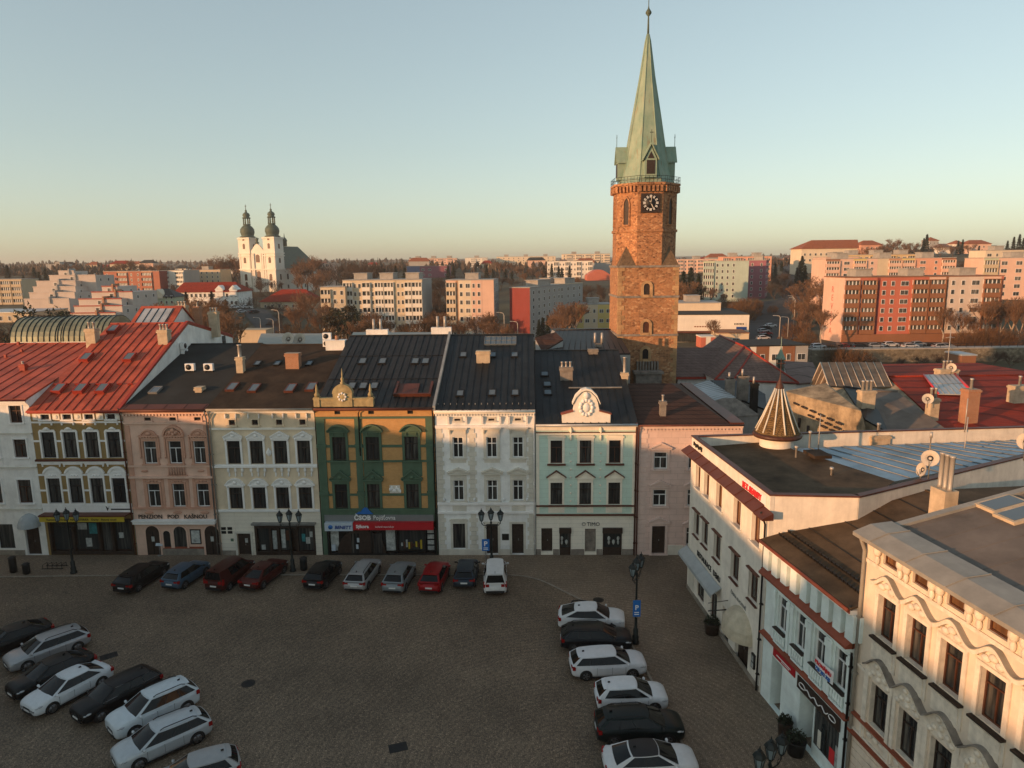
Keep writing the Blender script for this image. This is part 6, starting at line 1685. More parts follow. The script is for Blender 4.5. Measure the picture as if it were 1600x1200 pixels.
def block(name, label, cat, px0, px1, pytop, y, base_py, floors, cols, wall, depth=12, ang=0.0, group=None, roof='concrete', side=None, huts=1, ground=0.0, rw=None, sidewin=0, para=.6):
    """cols: list of (kind, share of width, panel colour or None); kinds w window, d double window, b balcony, n nothing"""
    a = P(px0, base_py, y)
    u = Vector((math.cos(ang), math.sin(ang), 0))
    # right end: where the photo's right edge ray meets the facade line
    n = Vector((-u.y, u.x, 0)); e = on_plane(px1, (pytop + base_py) / 2, a, n)
    W = (e - a).dot(u); ztop = P((px0 + px1) / 2, pytop, (a + u * W / 2).y).z
    z0 = min(a.z, ztop - 2)
    t = thing(name, label, cat, (a.x, a.y, z0), ang, group)
    Ht = ztop - z0
    fh = (Ht - ground - para) / floors
    b = MB(); b.box(0, W, 0, depth, -8, Ht, 0); b.build('wall', [X[wall]], t)
    if side: b = MB(); b.box(W, W + .06, .05, depth - .05, -8, Ht - .05); b.build('side_panel', X[side], t)  # right side in a toned colour, the shade on it put in
    b = MB(); b.box(-.12, W + .12, -.12, depth + .12, Ht, Ht + .25); b.build('roof', X[roof], t)
    for k in range(huts):
        x = W * (k + .5) / huts; b = MB(); b.box(x - 2.2, x + 2.2, depth * .35, depth * .75, Ht + .2, Ht + 2.1); b.box(x - 2.4, x + 2.4, depth * .33, depth * .77, Ht + 2.1, Ht + 2.3); b.build('roof_hut', X['concrete'], t)
    tot = sum(c[1] for c in cols); x = 0; nw = 0
    for kind, sh, pm in cols:
        w = W * sh / tot; cx = x + w / 2
        if pm: b = MB(); b.box(x + .01, x + w - .01, -.07, .0, -6, Ht - .03); b.build('colour_panel', X[pm], t)
        yo = -.075 if pm else -.005
        if kind in 'wd':
            ww = min(w * .62, 1.0 if kind == 'w' else 2.1); me = far_window(ww, min(1.45, fh * .55))
            for f in range(floors): place('window', me, t, (cx, yo, ground + f * fh + fh * .3))
        elif kind in 'bB':
            me = far_balcony(w * .94, fh, pm if kind == 'B' else ((rw or wall)))
            for f in range(floors): place('balcony', me, t, (cx, yo, ground + f * fh + .12))
        x += w
    if sidewin:
        me = far_window(1.2, min(1.45, fh * .55))
        for k in range(sidewin):
            for f in range(floors): place('window', me, t, (W + (.07 if side else .005), depth * (k + .6) / (sidewin + .2), ground + f * fh + fh * .3), R(90))
    return t, W, Ht
AG = 'apartment blocks beyond the old town'
w, d, bb, n_ = 'w', 'd', 'b', 'n'
# middle distance, left of the tower
block('apartment_block', 'low end of a cream apartment block half hidden by a dark pine', 'apartment block', 505, 541, 449, 219, 531, 6, [(bb, 3, None), (w, 2, None), (w, 2, None)], 'c_cream', 11, 0, AG, huts=0)
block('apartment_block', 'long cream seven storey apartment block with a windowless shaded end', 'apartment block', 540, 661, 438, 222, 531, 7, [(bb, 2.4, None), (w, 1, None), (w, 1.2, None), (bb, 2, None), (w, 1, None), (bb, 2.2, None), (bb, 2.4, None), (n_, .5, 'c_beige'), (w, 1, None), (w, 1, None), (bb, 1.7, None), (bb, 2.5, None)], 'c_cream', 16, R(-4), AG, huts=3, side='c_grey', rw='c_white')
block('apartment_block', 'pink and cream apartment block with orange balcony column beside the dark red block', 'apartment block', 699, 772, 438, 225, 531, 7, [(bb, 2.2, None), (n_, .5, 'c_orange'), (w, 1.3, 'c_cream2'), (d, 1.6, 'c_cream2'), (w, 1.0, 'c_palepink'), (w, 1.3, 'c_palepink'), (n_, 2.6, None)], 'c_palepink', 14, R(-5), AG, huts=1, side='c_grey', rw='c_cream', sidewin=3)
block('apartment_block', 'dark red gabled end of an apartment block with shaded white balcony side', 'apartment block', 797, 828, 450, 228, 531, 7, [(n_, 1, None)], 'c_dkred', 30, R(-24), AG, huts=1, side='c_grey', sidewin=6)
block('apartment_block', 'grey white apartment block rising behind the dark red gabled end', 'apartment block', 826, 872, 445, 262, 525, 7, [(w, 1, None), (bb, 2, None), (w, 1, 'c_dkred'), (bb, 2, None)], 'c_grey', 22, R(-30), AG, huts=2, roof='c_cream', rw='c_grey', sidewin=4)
block('office_building', 'low yellow banded office building beside the stone tower', 'office', 901, 956, 476, 262, 524, 3, [(d, 1, 'c_yellow'), (d, 1, None), (w, 1, None), (d, 1, 'c_yellow'), (d, 1, 'c_yellow')], 'c_cream', 12, 0, None, huts=1)
block('apartment_block', 'pale apartment block on the skyline with pinkish balconies', 'apartment block', 640, 714, 404, 650, 420, 4, [(bb, 1, None), (w, 1, None)] * 5, 'c_palepink', 12, 0, AG, huts=3)
block('apartment_block', 'small white apartment block standing alone on the skyline', 'apartment block', 727, 762, 403, 700, 420, 5, [(n_, 1, None), (bb, 1, None), (w, 1, None), (bb, 1, None)], 'c_white', 12, 0, AG, huts=1)
block('apartment_block', 'long cream apartment slab on the skyline with regular windows', 'apartment block', 776, 868, 401, 720, 421, 5, [(w, 1, None)] * 12, 'c_cream2', 12, 0, AG, huts=3)
block('apartment_block', 'cream apartment slab on the skyline touching the tower edge', 'apartment block', 879, 953, 397, 650, 415, 4, [(w, 1, None), (bb, 1.5, None)] * 5, 'c_cream2', 12, 0, AG, huts=2)
block('apartment_block', 'pale grey slab block in front of the skyline slab, among dark conifers', 'apartment block', 855, 926, 408, 500, 441, 4, [(w, 1, None), (w, 1, None), (bb, 1.4, None)] * 4, 'c_white', 11, R(-5), AG, huts=1)
block('workshop', 'flat grey workshop with an orange rounded hall, seen just beside the tower', 'workshop', 929, 956, 411, 520, 432, 2, [(n_, 1, None)], 'c_grey', 16, 0, None, huts=0)
p = P(936, 440, 470); t = thing('round_hall', 'orange red barrel shaped hall beside the grey workshop', 'hall', p); b = MB(); b.prism_y([(-8, -4)] + [(-8 + 16 * i / 10, 4 + 4 * math.sin(math.pi * i / 10)) for i in range(11)] + [(8, -4)], 0, 16); b.build('shell', X['c_red'], t)
block('school_building', 'low purple and blue school building below the skyline slab', 'school', 636, 702, 416, 500, 434, 2, [(n_, 2, 'c_blue'), (d, 1, None), (d, 1, None), (n_, 1.5, 'c_purple'), (d, 1, None)], 'c_purple', 14, 0, None, huts=0)
# left
block('apartment_block', 'olive grey apartment block at the picture edge among dark trees', 'apartment block', -60, 36, 437, 330, 477, 4, [(bb, 1.5, None)] * 6, 'c_beige', 12, 0, AG, huts=0)
block('office_tower', 'grey tower block with roof aerials on the skyline above the terraced houses', 'tower block', 73, 97, 413, 650, 428, 4, [(w, 1, None)] * 4, 'c_grey', 16, 0, None, huts=1)
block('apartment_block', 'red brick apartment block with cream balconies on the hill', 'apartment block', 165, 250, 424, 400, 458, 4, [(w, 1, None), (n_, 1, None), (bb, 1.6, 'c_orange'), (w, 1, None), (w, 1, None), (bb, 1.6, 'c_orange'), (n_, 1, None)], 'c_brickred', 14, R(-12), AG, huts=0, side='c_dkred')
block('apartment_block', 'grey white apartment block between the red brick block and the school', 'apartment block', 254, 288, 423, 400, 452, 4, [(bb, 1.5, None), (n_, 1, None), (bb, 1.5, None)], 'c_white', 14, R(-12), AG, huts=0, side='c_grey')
block('apartment_block', 'long brownish apartment block receding behind bare trees beside the white school', 'apartment block', 288, 345, 422, 420, 450, 4, [(w, 1, None)] * 7, 'c_beige', 12, R(-8), AG, huts=1)
for i, (px0, px1, yb, rows, lb) in enumerate(((40, 110, 240, ((40, 110, 468, 487), (47, 118, 458, 470), (53, 119, 449, 460), (58, 119, 440, 450), (78, 150, 431, 441), (92, 116, 424, 432)), 'white stepped terrace house climbing the slope, the larger farther one'),
                                              (112, 185, 212, ((112, 182, 490, 504), (117, 192, 479, 491), (124, 191, 468, 480), (144, 208, 457, 469), (160, 184, 448, 458)), 'white stepped terrace house with red parapets, nearer the red roofs'))):
    o = P(px0, 487 if i == 0 else 503, yb); t = thing('terrace_house', lb, 'terrace house', o, 0, 'stepped terrace houses')
    y = yb
    for k, (a, c, tp, bt) in enumerate(rows):
        p0, p1, pt = P(a, bt, y), P(c, bt, y), P(a, tp, y)
        b = MB(); b.box(p0.x - o.x, p1.x - o.x, y - yb, y - yb + 26 - k * 3.5, -6, pt.z - o.z); b.build('wall', X['c_white_shade'], t)  # white walls toned to pinkish grey, shade put into the colour
        b = MB(); b.box(p0.x - o.x - .1, p1.x - o.x + .1, y - yb - .15, y - yb + .3, pt.z - o.z, pt.z - o.z + .3); b.build('parapet', X['red_dark'] if i else X['c_white_shade'], t)
        xm = (p0.x + p1.x) / 2 - o.x + 1.2
        b = MB(); b.box(xm - .25, xm + .25, y - yb - .5, y - yb + 3.4, pt.z - o.z - 1.5, pt.z - o.z + .9); b.build('chimney', X['brick'] if i else X['c_grey'], t)
        if k:
            for j in range(3): place('window', far_window(1.0, 1.2), t, (p1.x - o.x + .01, y - yb + 3 + j * 5, pt.z - o.z - 2.2), R(90)); place('window', far_window(1.2, 1.3), t, (xm - 4 + j * 2.6, y - yb - .01, pt.z - o.z - 1.7)) if j == 1 else None
        y += 3.6
hip_house('white_school', 'white two storey school with red hipped roof at the church foot', 'school', P(276, 480, 300).x, P(374, 480, 300).x, 300, 316, P(325, 456, 300).z, P(325, 441, 306).z, P(284, 443, 306).x, P(366, 443, 306).x, 'red_tile', 'white', .5)
sch = bpy.data.objects['white_school']
zb = P(325, 478, 300).z
for i in range(14):
    for k in range(2): place('window', far_window(1.1, 1.6), sch, (-12.3 + i * 1.9, -8.02, zb + .5 + k * 3.2))
for k, (x, z) in enumerate(((5.5, 0), (11.5, 0))): b = MB(); b.box(x - 1.6, x + 1.6, -8.4, -4, zb + 4, P(325, 453, 300).z); b.prism_y([(x - 1.9, P(325, 453, 300).z), (x, P(325, 446, 300).z), (x + 1.9, P(325, 453, 300).z)], -8.5, -4); b.build('gable', X['white'], sch)
t = hip_house('villa', 'pale green villa with a dark gabled roof and cream gable, among garden trees', 'villa', P(240, 475, 280).x, P(274, 475, 280).x, 280, 290, P(255, 464, 280).z, P(255, 451, 285).z, P(252, 453, 285).x, P(264, 453, 285).x, 'seam_grey', 'c_green', .5)
zb = P(255, 476, 280).z
for i in range(4):
    for k in range(2): place('window', far_window(.9, 1.3), t, (-3.2 + i * 2.1, -5.02, zb + .3 + k * 2.0))
b = MB(); b.prism_y([(-4.2, zb + 2.5), (-.2, zb + 2.5), (-.2, zb + 4.2), (-2.2, zb + 6.2), (-4.2, zb + 4.2)], -5.6, -1); b.build('gable', X['c_cream2'], t)
block('garage_hall', 'long low hall with a pale roof at the picture edge', 'hall', -60, 50, 489, 215, 506, 1, [(w, 1, None)] * 8, 'c_beige', 18, 0, None, roof='pale_sheet', huts=0)
t = hip_house('parish_house', 'old parish house with a steep dull red hipped roof below the twin towered church', 'house', P(408, 490, 330).x, P(492, 490, 330).x, 330, 346, P(450, 471, 330).z, P(450, 452, 338).z, P(440, 455, 338).x, P(478, 455, 338).x, 'red_tile', 'c_beige', .6)
zb = P(450, 488, 330).z
for i in range(7): place('window', far_window(1.0, 1.5), t, (-10.5 + i * 3.3, -8.02, zb + 2.2))
block('apartment_block', 'cream apartment block with red roof edge beyond the church nave', 'apartment block', 478, 520, 411, 470, 440, 4, [(bb, 1, None), (w, 1, None)] * 4, 'c_palepink', 12, 0, AG, huts=0)
# right of the tower
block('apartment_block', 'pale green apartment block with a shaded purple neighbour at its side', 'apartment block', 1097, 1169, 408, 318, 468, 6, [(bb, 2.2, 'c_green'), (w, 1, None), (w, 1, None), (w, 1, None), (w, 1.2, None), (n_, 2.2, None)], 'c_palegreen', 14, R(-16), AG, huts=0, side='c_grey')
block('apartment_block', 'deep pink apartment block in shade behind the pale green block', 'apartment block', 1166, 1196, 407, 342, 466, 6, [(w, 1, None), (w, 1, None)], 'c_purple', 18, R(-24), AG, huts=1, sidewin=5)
block('apartment_block', 'pinkish apartment slab on the skyline between tower and green block', 'apartment block', 1052, 1130, 405, 480, 430, 4, [(w, 1, None), (bb, 1.5, None)] * 5, 'c_palepink', 12, 0, AG, huts=1)
block('apartment_block', 'salmon apartment block with roof huts rising behind the pale green block', 'apartment block', 1128, 1205, 401, 400, 440, 5, [(bb, 1.5, None), (w, 1, None)] * 4, 'c_pink', 12, R(-4), AG, huts=2)
block('apartment_block', 'blank pink gable end of an apartment block above the autumn trees', 'apartment block', 1287, 1340, 402, 296, 464, 7, [(n_, 1, None)], 'c_palepink', 13, 0, AG, huts=1)
block('apartment_block', 'yellowish apartment slab along the slope above the red block', 'apartment block', 1318, 1437, 398, 330, 436, 4, [(d, 1, None), (bb, 1.4, None), (w, 1, None)] * 4, 'c_yellow2', 12, 0, AG, huts=3)
block('apartment_block', 'pink and brown apartment block directly behind the red block roof', 'apartment block', 1288, 1492, 404, 262, 445, 4, [(bb, 1.3, 'c_brown'), (d, 1.2, 'c_palepink'), (bb, 1.2, 'c_yellow'), (w, 1, 'c_palepink'), (n_, 1, 'c_cream'), (bb, 1.2, 'c_orange'), (bb, 1.2, 'c_yellow'), (d, 1.4, 'c_pink'), (w, 1, 'c_pink'), (bb, 1.3, 'c_brown')], 'c_palepink', 12, 0, AG, huts=3)
block('apartment_block', 'pale pink and mint apartment block beside bare birches at the picture edge', 'apartment block', 1530, 1660, 403, 250, 478, 6, [(bb, 1.5, 'c_green'), (d, 1.2, 'c_palepink'), (d, 1.8, 'c_palepink'), (bb, 1.2, 'c_green'), (d, 1.5, 'c_pink'), (w, 1, 'c_pink')], 'c_palepink', 12, R(-4), AG, huts=1, rw='c_beige')
block('apartment_block', 'cream apartment block with flat roof on the slope at the picture edge', 'apartment block', 1538, 1660, 391, 330, 415, 2, [(d, 1, None), (w, 1, None)] * 5, 'c_cream2', 12, 0, AG, huts=2)
b_, W_, H_ = block('apartment_block', 'red and orange apartment block with a pink letter column down its pale end', 'apartment block', 1313, 1563, 433, 184, 536, 6,
      [(bb, 1.25, 'c_palepink'), (n_, .12, 'c_red'), (bb, 1.25, 'c_red'), (n_, .25, 'c_dkred'), (w, .7, None), (w, .7, None), (d, 1.2, None), (bb, 1.35, 'c_red'), (bb, 1.35, 'c_palepink'), (n_, .2, 'c_brown'), (w, .8, 'c_pinkgrey'), (w, .8, 'c_pinkgrey'), (d, 1.2, 'c_pinkgrey'), (bb, 1.45, 'c_palepink'), (n_, .2, 'c_red')], 'c_red', 12, 0, AG, huts=3, ground=2.4, roof='c_brown', rw='c_brown')
X['letter_pink'] = mat('pink_lettering', (.50, .15, .12), .8, 0, .05)
b = MB(); b.box(-.08, 0, .02, 11.98, -4, H_ - .02); b.build('side_panel', X['c_palepink'], b_)
for i, ch in enumerate('REVITA'): text('lettering', ch, 2.4, X['letter_pink'], b_, (-.1, 6.2, H_ - 4 - i * 2.25), rot=(R(90), 0, R(-90)), align='CENTER', ext=.03)
b = MB(); b.box(.1, W_ - .1, -.5, -.08, 0, 2.3); b.build('ground_floor', X['c_brown'], b_)
t = hip_house('hill_house', 'large cream house with an orange hipped roof on top of the hill', 'house', P(1251, 412, 420).x, P(1338, 412, 420).x, 420, 436, P(1290, 388, 420).z, P(1290, 375, 428).z, P(1268, 376, 428).x, P(1340, 376, 428).x, 'orange_tile', 'c_cream2', .7)
zb = P(1290, 410, 420).z
for i in range(10):
    for k in range(2): place('window', far_window(1.2, 1.5), t, (-14.5 + i * 3.2, -8.02, zb + .6 + k * 3.4))
for px0, px1, py, y, m, lb in ((1345, 1378, 379, 470, 'c_pink', 'pink house roof showing beside the large hill house'), (1492, 1508, 378, 560, 'c_white', 'small pale house half hidden by hill trees'), (1512, 1548, 378, 540, 'c_palepink', 'pinkish house on the hill crest between bare trees'), (1452, 1466, 373, 600, 'c_grey', 'grey block peeping over the hill trees')):
    a, e = P(px0, py + 14, y), P(px1, py + 14, y); tp = P(px0, py, y).z
    t = hip_house('hill_house', lb, 'house', a.x, e.x, y, y + 12, tp - 1.5, tp + 1.5, a.x + 4, e.x - 4, 'orange_tile', m, .5)
    for i in range(3): place('window', far_window(1.2, 1.4), t, ((i - 1) * 3.2, -6.02, tp - 4.5))
# shop hall, low buildings, walls
b_, W_, H_ = block('supermarket', 'white flat roofed supermarket hall with a dark entrance strip beside the car park', 'supermarket', 1048, 1170, 492, 208, 534, 1, [(n_, 1, None)], 'c_white', 26, R(-6), None, roof='felt', huts=0)
b = MB(); b.box(.3, W_ * .55, -.3, .05, 0, 2.6); b.build('entrance_glazing', X['glass_shop'], b_)
b = MB(); b.box(0, W_ * .8, -1.6, 0, 2.8, 3.3); b.build('canopy', X['brown_metal'], b_)
b = MB(); b.box(W_ * .8, W_ * .96, -.12, -.02, 4.9, 5.8); 
for i in range(7): b.box(W_ * .81 + i * .42, W_ * .81 + i * .42 + .26, -.14, -.1, 5.1, 5.6, 1)
b.build('signboard', [X['c_white'], X['letter_black']], b_)
b = MB(); b.box(W_ * .84, W_ * .97, -.14, -.02, 3.6, 4.5); b.build('signboard', X['sign_navy'], b_)
b = MB()
for i in range(9): b.box(W_ * .3 + i * .75, W_ * .3 + i * .75 + .5, -.08, .0, 4.4, 4.75)
b.build('lettering', X['c_brown'], b_)
b_, W_, H_ = block('upper_hall', 'cream upper hall rising behind the supermarket roof', 'hall', 1048, 1126, 474, 222, 500, 1, [(n_, 1, None)], 'c_cream2', 14, R(-4), None, roof='c_grey', huts=1)
block('annex', 'small beige annex with dark windows in front of the supermarket', 'annex', 1120, 1170, 521, 196, 541, 1, [(d, 1, None), (d, 1, None), (n_, .5, None)], 'c_cream', 10, R(-6), None, roof='c_brown', huts=0)
block('low_flat', 'long low grey building with a dark flat roof beyond the church roofs', 'building', 1160, 1262, 541, 150, 572, 1, [(d, 1, 'c_white'), (w, 1, 'c_brown'), (d, 1, 'c_white'), (w, 1, 'c_brown'), (d, 1, None)], 'c_grey', 12, R(4), None, roof='felt', huts=0)
b = MB(); a, e = P(1268, 570, 160), P(1660, 570, 160); zt = P(1400, 546, 160).z
t = thing('retaining_wall', 'long rubble retaining wall below the street of parked cars', 'wall', (a.x, 160, 0)); b.box(0, e.x - a.x + 20, 0, 2.5, -1, zt); b.build('wall', X['stone_wall'], t)
b = MB(); b.box(0, e.x - a.x + 20, -.15, 2.6, zt, zt + .25); b.build('wall_coping', X['concrete'], t)
b = MB()
for i in range(40): b.tube([(i * 2.0, .3, zt + .2), (i * 2.0, .3, zt + 1.2)], .05, 4)
for z in (.7, 1.2): b.tube([(0, .3, zt + z), (79, .3, zt + z)], .04, 4)
b.build('railing', X['dark_metal'], t)
block('kiosk', 'small dark kiosk with a pale flat roof below the retaining wall', 'kiosk', 1500, 1524, 556, 128, 588, 1, [(n_, 1, None)], 'c_brown', 5, 0, None, roof='pale_sheet', huts=0)
block('kiosk', 'red and white kiosk in front of the supermarket entrance', 'kiosk', 1095, 1118, 527, 190, 541, 1, [(n_, 1, 'c_red'), (n_, 1, 'c_white'), (n_, 1, 'c_red')], 'c_red', 5, 0, None, roof='c_white', huts=0)
block('bus_shelter', 'low flat roofed shelter beside the curving road, near the church hill', 'shelter', 373, 416, 517, 190, 535, 1, [(n_, 1, None)], 'c_cream', 6, 0, None, roof='c_beige', huts=0)
# houses on the sides of the square behind and beside the camera: they shade it
def plain_house(x, y, w, dpt, rz, eave, ridge, wall, roof, lb):
    d_ = Vector((math.cos(rz), math.sin(rz), 0))
    hh = House('square_house', lb, 'house', (x, y), d_, w, eave, dpt / 2, ridge, back=(dpt, eave), group='houses on the unseen sides of the square')
    n = int(w / 2.6)
    for i in range(n):
        for z in (5.0, 8.6): hh.win((i + .5) * w / n, z, 1.1, 1.9, 'T', 'frame_white', su_plain)
        hh.win((i + .5) * w / n, .7, 1.3, 2.1, 'plain', 'wood_dark', su_plain)
    hh.wall(wall); hh.roof(roof, .4); hh.finish()
for i, (y0, L, ev, rg, wl, rf) in enumerate(((51.5, 7, 10.0, 14.3, 'cream_trim', 'red_roof'), (44.3, 8, 11.5, 16.0, 'pink', 'felt'), (36.1, 15, 12.5, 17.7, 'warm_white', 'red_roof'), (20.9, 16, 13.4, 19.7, 'beige', 'brown_roof'), (4.7, 18, 13.0, 18.9, 'cool_white', 'red_roof'), (-13.5, 26, 14, 20.3, 'ochre', 'brown_roof'))):
    plain_house(-47, y0 - L, L, 13, R(90), ev, rg, wl, rf, ['cream house with a low red roof closing the square beside the white town house', 'salmon house with dark roof on the side of the square', 'warm white house with red roof on the side of the square', 'beige house with brown roof on the side of the square', 'cool white house with red roof at the far side of the square', 'ochre house with brown roof at the far corner of the square'][i])
# ------------------------------------------------------------------ trees
def tube_simple(b, p, q, r0, r1, n=3, m=0):
    t = (q - p).normalized(); a = t.cross(Vector((0, 0, 1)) if abs(t.z) < .9 else Vector((1, 0, 0))).normalized(); c = t.cross(a)
    vs = [p + (a * math.cos(6.283 * k / n) + c * math.sin(6.283 * k / n)) * r0 for k in range(n)] + [q + (a * math.cos(6.283 * k / n) + c * math.sin(6.283 * k / n)) * r1 for k in range(n)]
    b.add(vs, [(k, (k + 1) % n, n + (k + 1) % n, n + k) for k in range(n)], m, True)
def bare_tree(seed, Ht, spread, upright=.5, twig='twig', bark='bark', levels=6):
    rn = random.Random(seed); tr, cr = MB(), MB()
    def grow(p, d, L, r, lv):
        k = 2 if lv < levels - 1 else 1
        q = p
        for s_ in range(k):
            d = (d + Vector((rn.uniform(-1, 1), rn.uniform(-1, 1), rn.uniform(-.3, .6))) * .16).normalized()
            e = q + d * L / k
            tube_simple(tr if lv < 2 else cr, q, e, max(.024, r * (1 - .25 * s_ / k)), max(.016, r * (1 - .25 * (s_ + 1) / k)), 5 if lv < 2 else 3)
            q = e
            if 1 <= lv < levels and (s_ == 0 or lv == 3):
                side = Vector((rn.uniform(-1, 1), rn.uniform(-1, 1), rn.uniform(0, .8))).normalized()
                grow(q, (d + side * spread).normalized(), L * .62, r * .5, lv + 1)
        if lv < levels:
            for _ in range(3 if lv < 3 else 2):
                side = Vector((rn.uniform(-1, 1), rn.uniform(-1, 1), rn.uniform(-.1, upright))).normalized()
                grow(q, (d * .8 + side * spread).normalized(), L * rn.uniform(.6, .8), r * .58, lv + 1)
    grow(Vector((0, 0, -.4)), Vector((0, 0, 1)), Ht * .26, Ht * .018, 0)
    top = max(v[2] for v in cr.v); k = Ht / top
    for b in (tr, cr): b.v = [(x * k, y * k, z * k) for x, y, z in b.v]
    return tr.mesh('trunk', X[bark], False), cr.mesh('crown', X[twig], False), Ht
def conifer(seed, Ht, wd, m='needle', n=1500, taper=1.0):
    rn = random.Random(seed); tr, cr = MB(), MB()
    tube_simple(tr, Vector((0, 0, -.5)), Vector((0, 0, Ht * .96)), Ht * .018, .03, 6)
    for i in range(n):
        f = rn.random() ** .8; z = Ht * (.06 + .94 * f); lay = .75 + .25 * math.sin(f * 60 + seed)
        R_ = wd * (1 - f) ** taper * lay * (.35 + .65 * rn.random() ** .5) + .12
        a = rn.uniform(0, 6.283); c = Vector((R_ * math.cos(a), R_ * math.sin(a), z - R_ * .35))
        L = (.35 + .5 * rn.random()) * Ht / 14; o = Vector((math.cos(a), math.sin(a), -.35 + rn.uniform(-.3, .3))).normalized(); s_ = Vector((-math.sin(a), math.cos(a), rn.uniform(-.5, .5))).normalized() * L * .45
        cr.add([c - o * L * .5 - s_, c - o * L * .5 + s_, c + o * L], [(0, 1, 2)])
    return tr.mesh('trunk', X['bark'], False), cr.mesh('crown', X[m], False), Ht
def pine(seed, Ht, m='needle', n=1500):
    rn = random.Random(seed); tr, cr = MB(), MB()
    tube_simple(tr, Vector((0, 0, -.5)), Vector((.3, 0, Ht * .9)), Ht * .022, .05, 6)
    cl = [(Vector((rn.uniform(-1, 1) * Ht * .22, rn.uniform(-1, 1) * Ht * .22, Ht * rn.uniform(.4, .93))), Ht * rn.uniform(.08, .16)) for _ in range(16)]
    for c, r_ in cl: tube_simple(tr, Vector((.1, 0, c.z - Ht * .06)), c, .1, .03, 4)
    for i in range(n):
        c, r_ = cl[i % 16]; d = Vector((rn.gauss(0, 1), rn.gauss(0, 1), rn.gauss(0, .6))).normalized() * r_ * rn.random() ** .4
        p = c + d; L = Ht * .03; a = Vector((rn.uniform(-1, 1), rn.uniform(-1, 1), rn.uniform(-1, 1))).normalized() * L; e = Vector((rn.uniform(-1, 1), rn.uniform(-1, 1), rn.uniform(-1, 1))).normalized() * L
        cr.add([p - a, p + a, p + e], [(0, 1, 2)])
    return tr.mesh('trunk', X['bark'], False), cr.mesh('crown', X[m], False), Ht
def shrub(seed, Ht, m='bush', n=700):
    rn = random.Random(seed); tr, cr = MB(), MB()
    for i in range(6): tube_simple(tr, Vector((0, 0, -.3)), Vector((rn.uniform(-1, 1) * Ht * .3, rn.uniform(-1, 1) * Ht * .3, Ht * .6)), .05, .02, 3)
    for i in range(n):
        a = rn.uniform(0, 6.283); R_ = Ht * .62 * rn.random() ** .5; z = Ht * rn.uniform(.05, 1) * (1 - (R_ / Ht) ** 2 * .9)
        p = Vector((R_ * math.cos(a), R_ * math.sin(a), z)); d = (Vector((math.cos(a) * .6, math.sin(a) * .6, 1)) + Vector((rn.uniform(-.6, .6), rn.uniform(-.6, .6), 0))).normalized()
        tube_simple(cr, p, p + d * Ht * .2, .025, .012, 3)
    return tr.mesh('trunk', X['bark'], False), cr.mesh('crown', X[m], False), Ht
PROTO = {
    'bare': [bare_tree(1, 12, .75), bare_tree(2, 12, .65), bare_tree(3, 12, .85, .4)],
    'birch': [bare_tree(11, 13, .5, .9, 'twig', 'bark_pale'), bare_tree(12, 13, .55, .8, 'twig', 'bark_pale')],
    'dark': [bare_tree(21, 14, .8, .5, 'twig_dark'), bare_tree(22, 14, .7, .5, 'twig_dark')],
    'spruce': [conifer(31, 14, 3.7), conifer(32, 14, 3.1)],
    'thuja': [conifer(36, 12, 1.9, 'needle', 1300, .55)],
    'pine': [pine(41, 13), pine(42, 13, 'needle_brown')],
    'bush': [shrub(51, 3), shrub(52, 3)],
}
TXT = {'bare': ('brown bare branched tree', 'tree', 'bare_tree'), 'birch': ('pale barked bare birch', 'tree', 'birch_tree'), 'dark': ('dark bare branched tree', 'tree', 'bare_tree'), 'spruce': ('dark green spruce', 'tree', 'spruce_tree'),
       'thuja': ('dark columnar conifer', 'tree', 'conifer_tree'), 'pine': ('broad dark pine', 'tree', 'pine_tree'), 'bush': ('rust brown bare shrub', 'shrub', 'shrub')}
tn = [0]
def tree(kind, px, py, y, h_px, where, z=None):
    """crown top at photo pixel (px, py), h_px tall in the photo, standing at distance y"""
    pr = PROTO[kind]; k = pr[tn[0] % len(pr)]; tn[0] += 1
    p = P(px, py, y); s_ = h_px * y / F_PX * 1.0
    g = ground_z(p.x, p.y)
    base = p.z - s_
    if base > g + .3: s_ = p.z - g; base = g
    rn = random.Random(tn[0]); a, cat, nm = TXT[kind]
    t = thing(nm, a + ' ' + where, cat, (p.x, p.y, base), rn.uniform(0, 6.28), 'trees and shrubs ' + where)
    sc = s_ / k[2]
    for n_, me in (('trunk', k[0]), ('crown', k[1])):
        o = place(n_, me, t); o.scale = (sc * rn.uniform(.9, 1.15), sc * rn.uniform(.9, 1.15), sc)
    return t
def grove(kind, where, spots):
    for s_ in spots: tree(kind, *s_, where)
# near the picture edge and behind the red roofs
grove('pine', 'behind the barrel roof', [(72, 470, 150, 70), (20, 508, 120, 80), (50, 520, 115, 60)])
grove('dark', 'behind the barrel roof', [(8, 492, 130, 70), (30, 495, 150, 50), (150, 495, 150, 60), (115, 500, 140, 40)])
grove('bare', 'between the fire gable and the white school', [(268, 470, 190, 60), (300, 462, 200, 70), (325, 468, 195, 70), (345, 463, 190, 80), (290, 480, 150, 60), (360, 478, 180, 60), (335, 485, 140, 60)])
grove('spruce', 'beside the white school', [(290, 456, 250, 40), (330, 455, 250, 42), (352, 468, 230, 45), (310, 470, 220, 50)])
grove('dark', 'among the houses on the hill', [(190, 460, 320, 35), (215, 462, 320, 38), (232, 455, 340, 32), (205, 470, 280, 36), (45, 440, 350, 40), (150, 432, 430, 26), (270, 442, 360, 26), (60, 428, 420, 34), (16, 420, 480, 34), (40, 424, 470, 30)])
grove('spruce', 'at the picture edge on the hill', [(10, 414, 420, 40), (52, 418, 420, 46), (60, 425, 380, 50), (70, 420, 400, 40), (36, 430, 400, 34)])
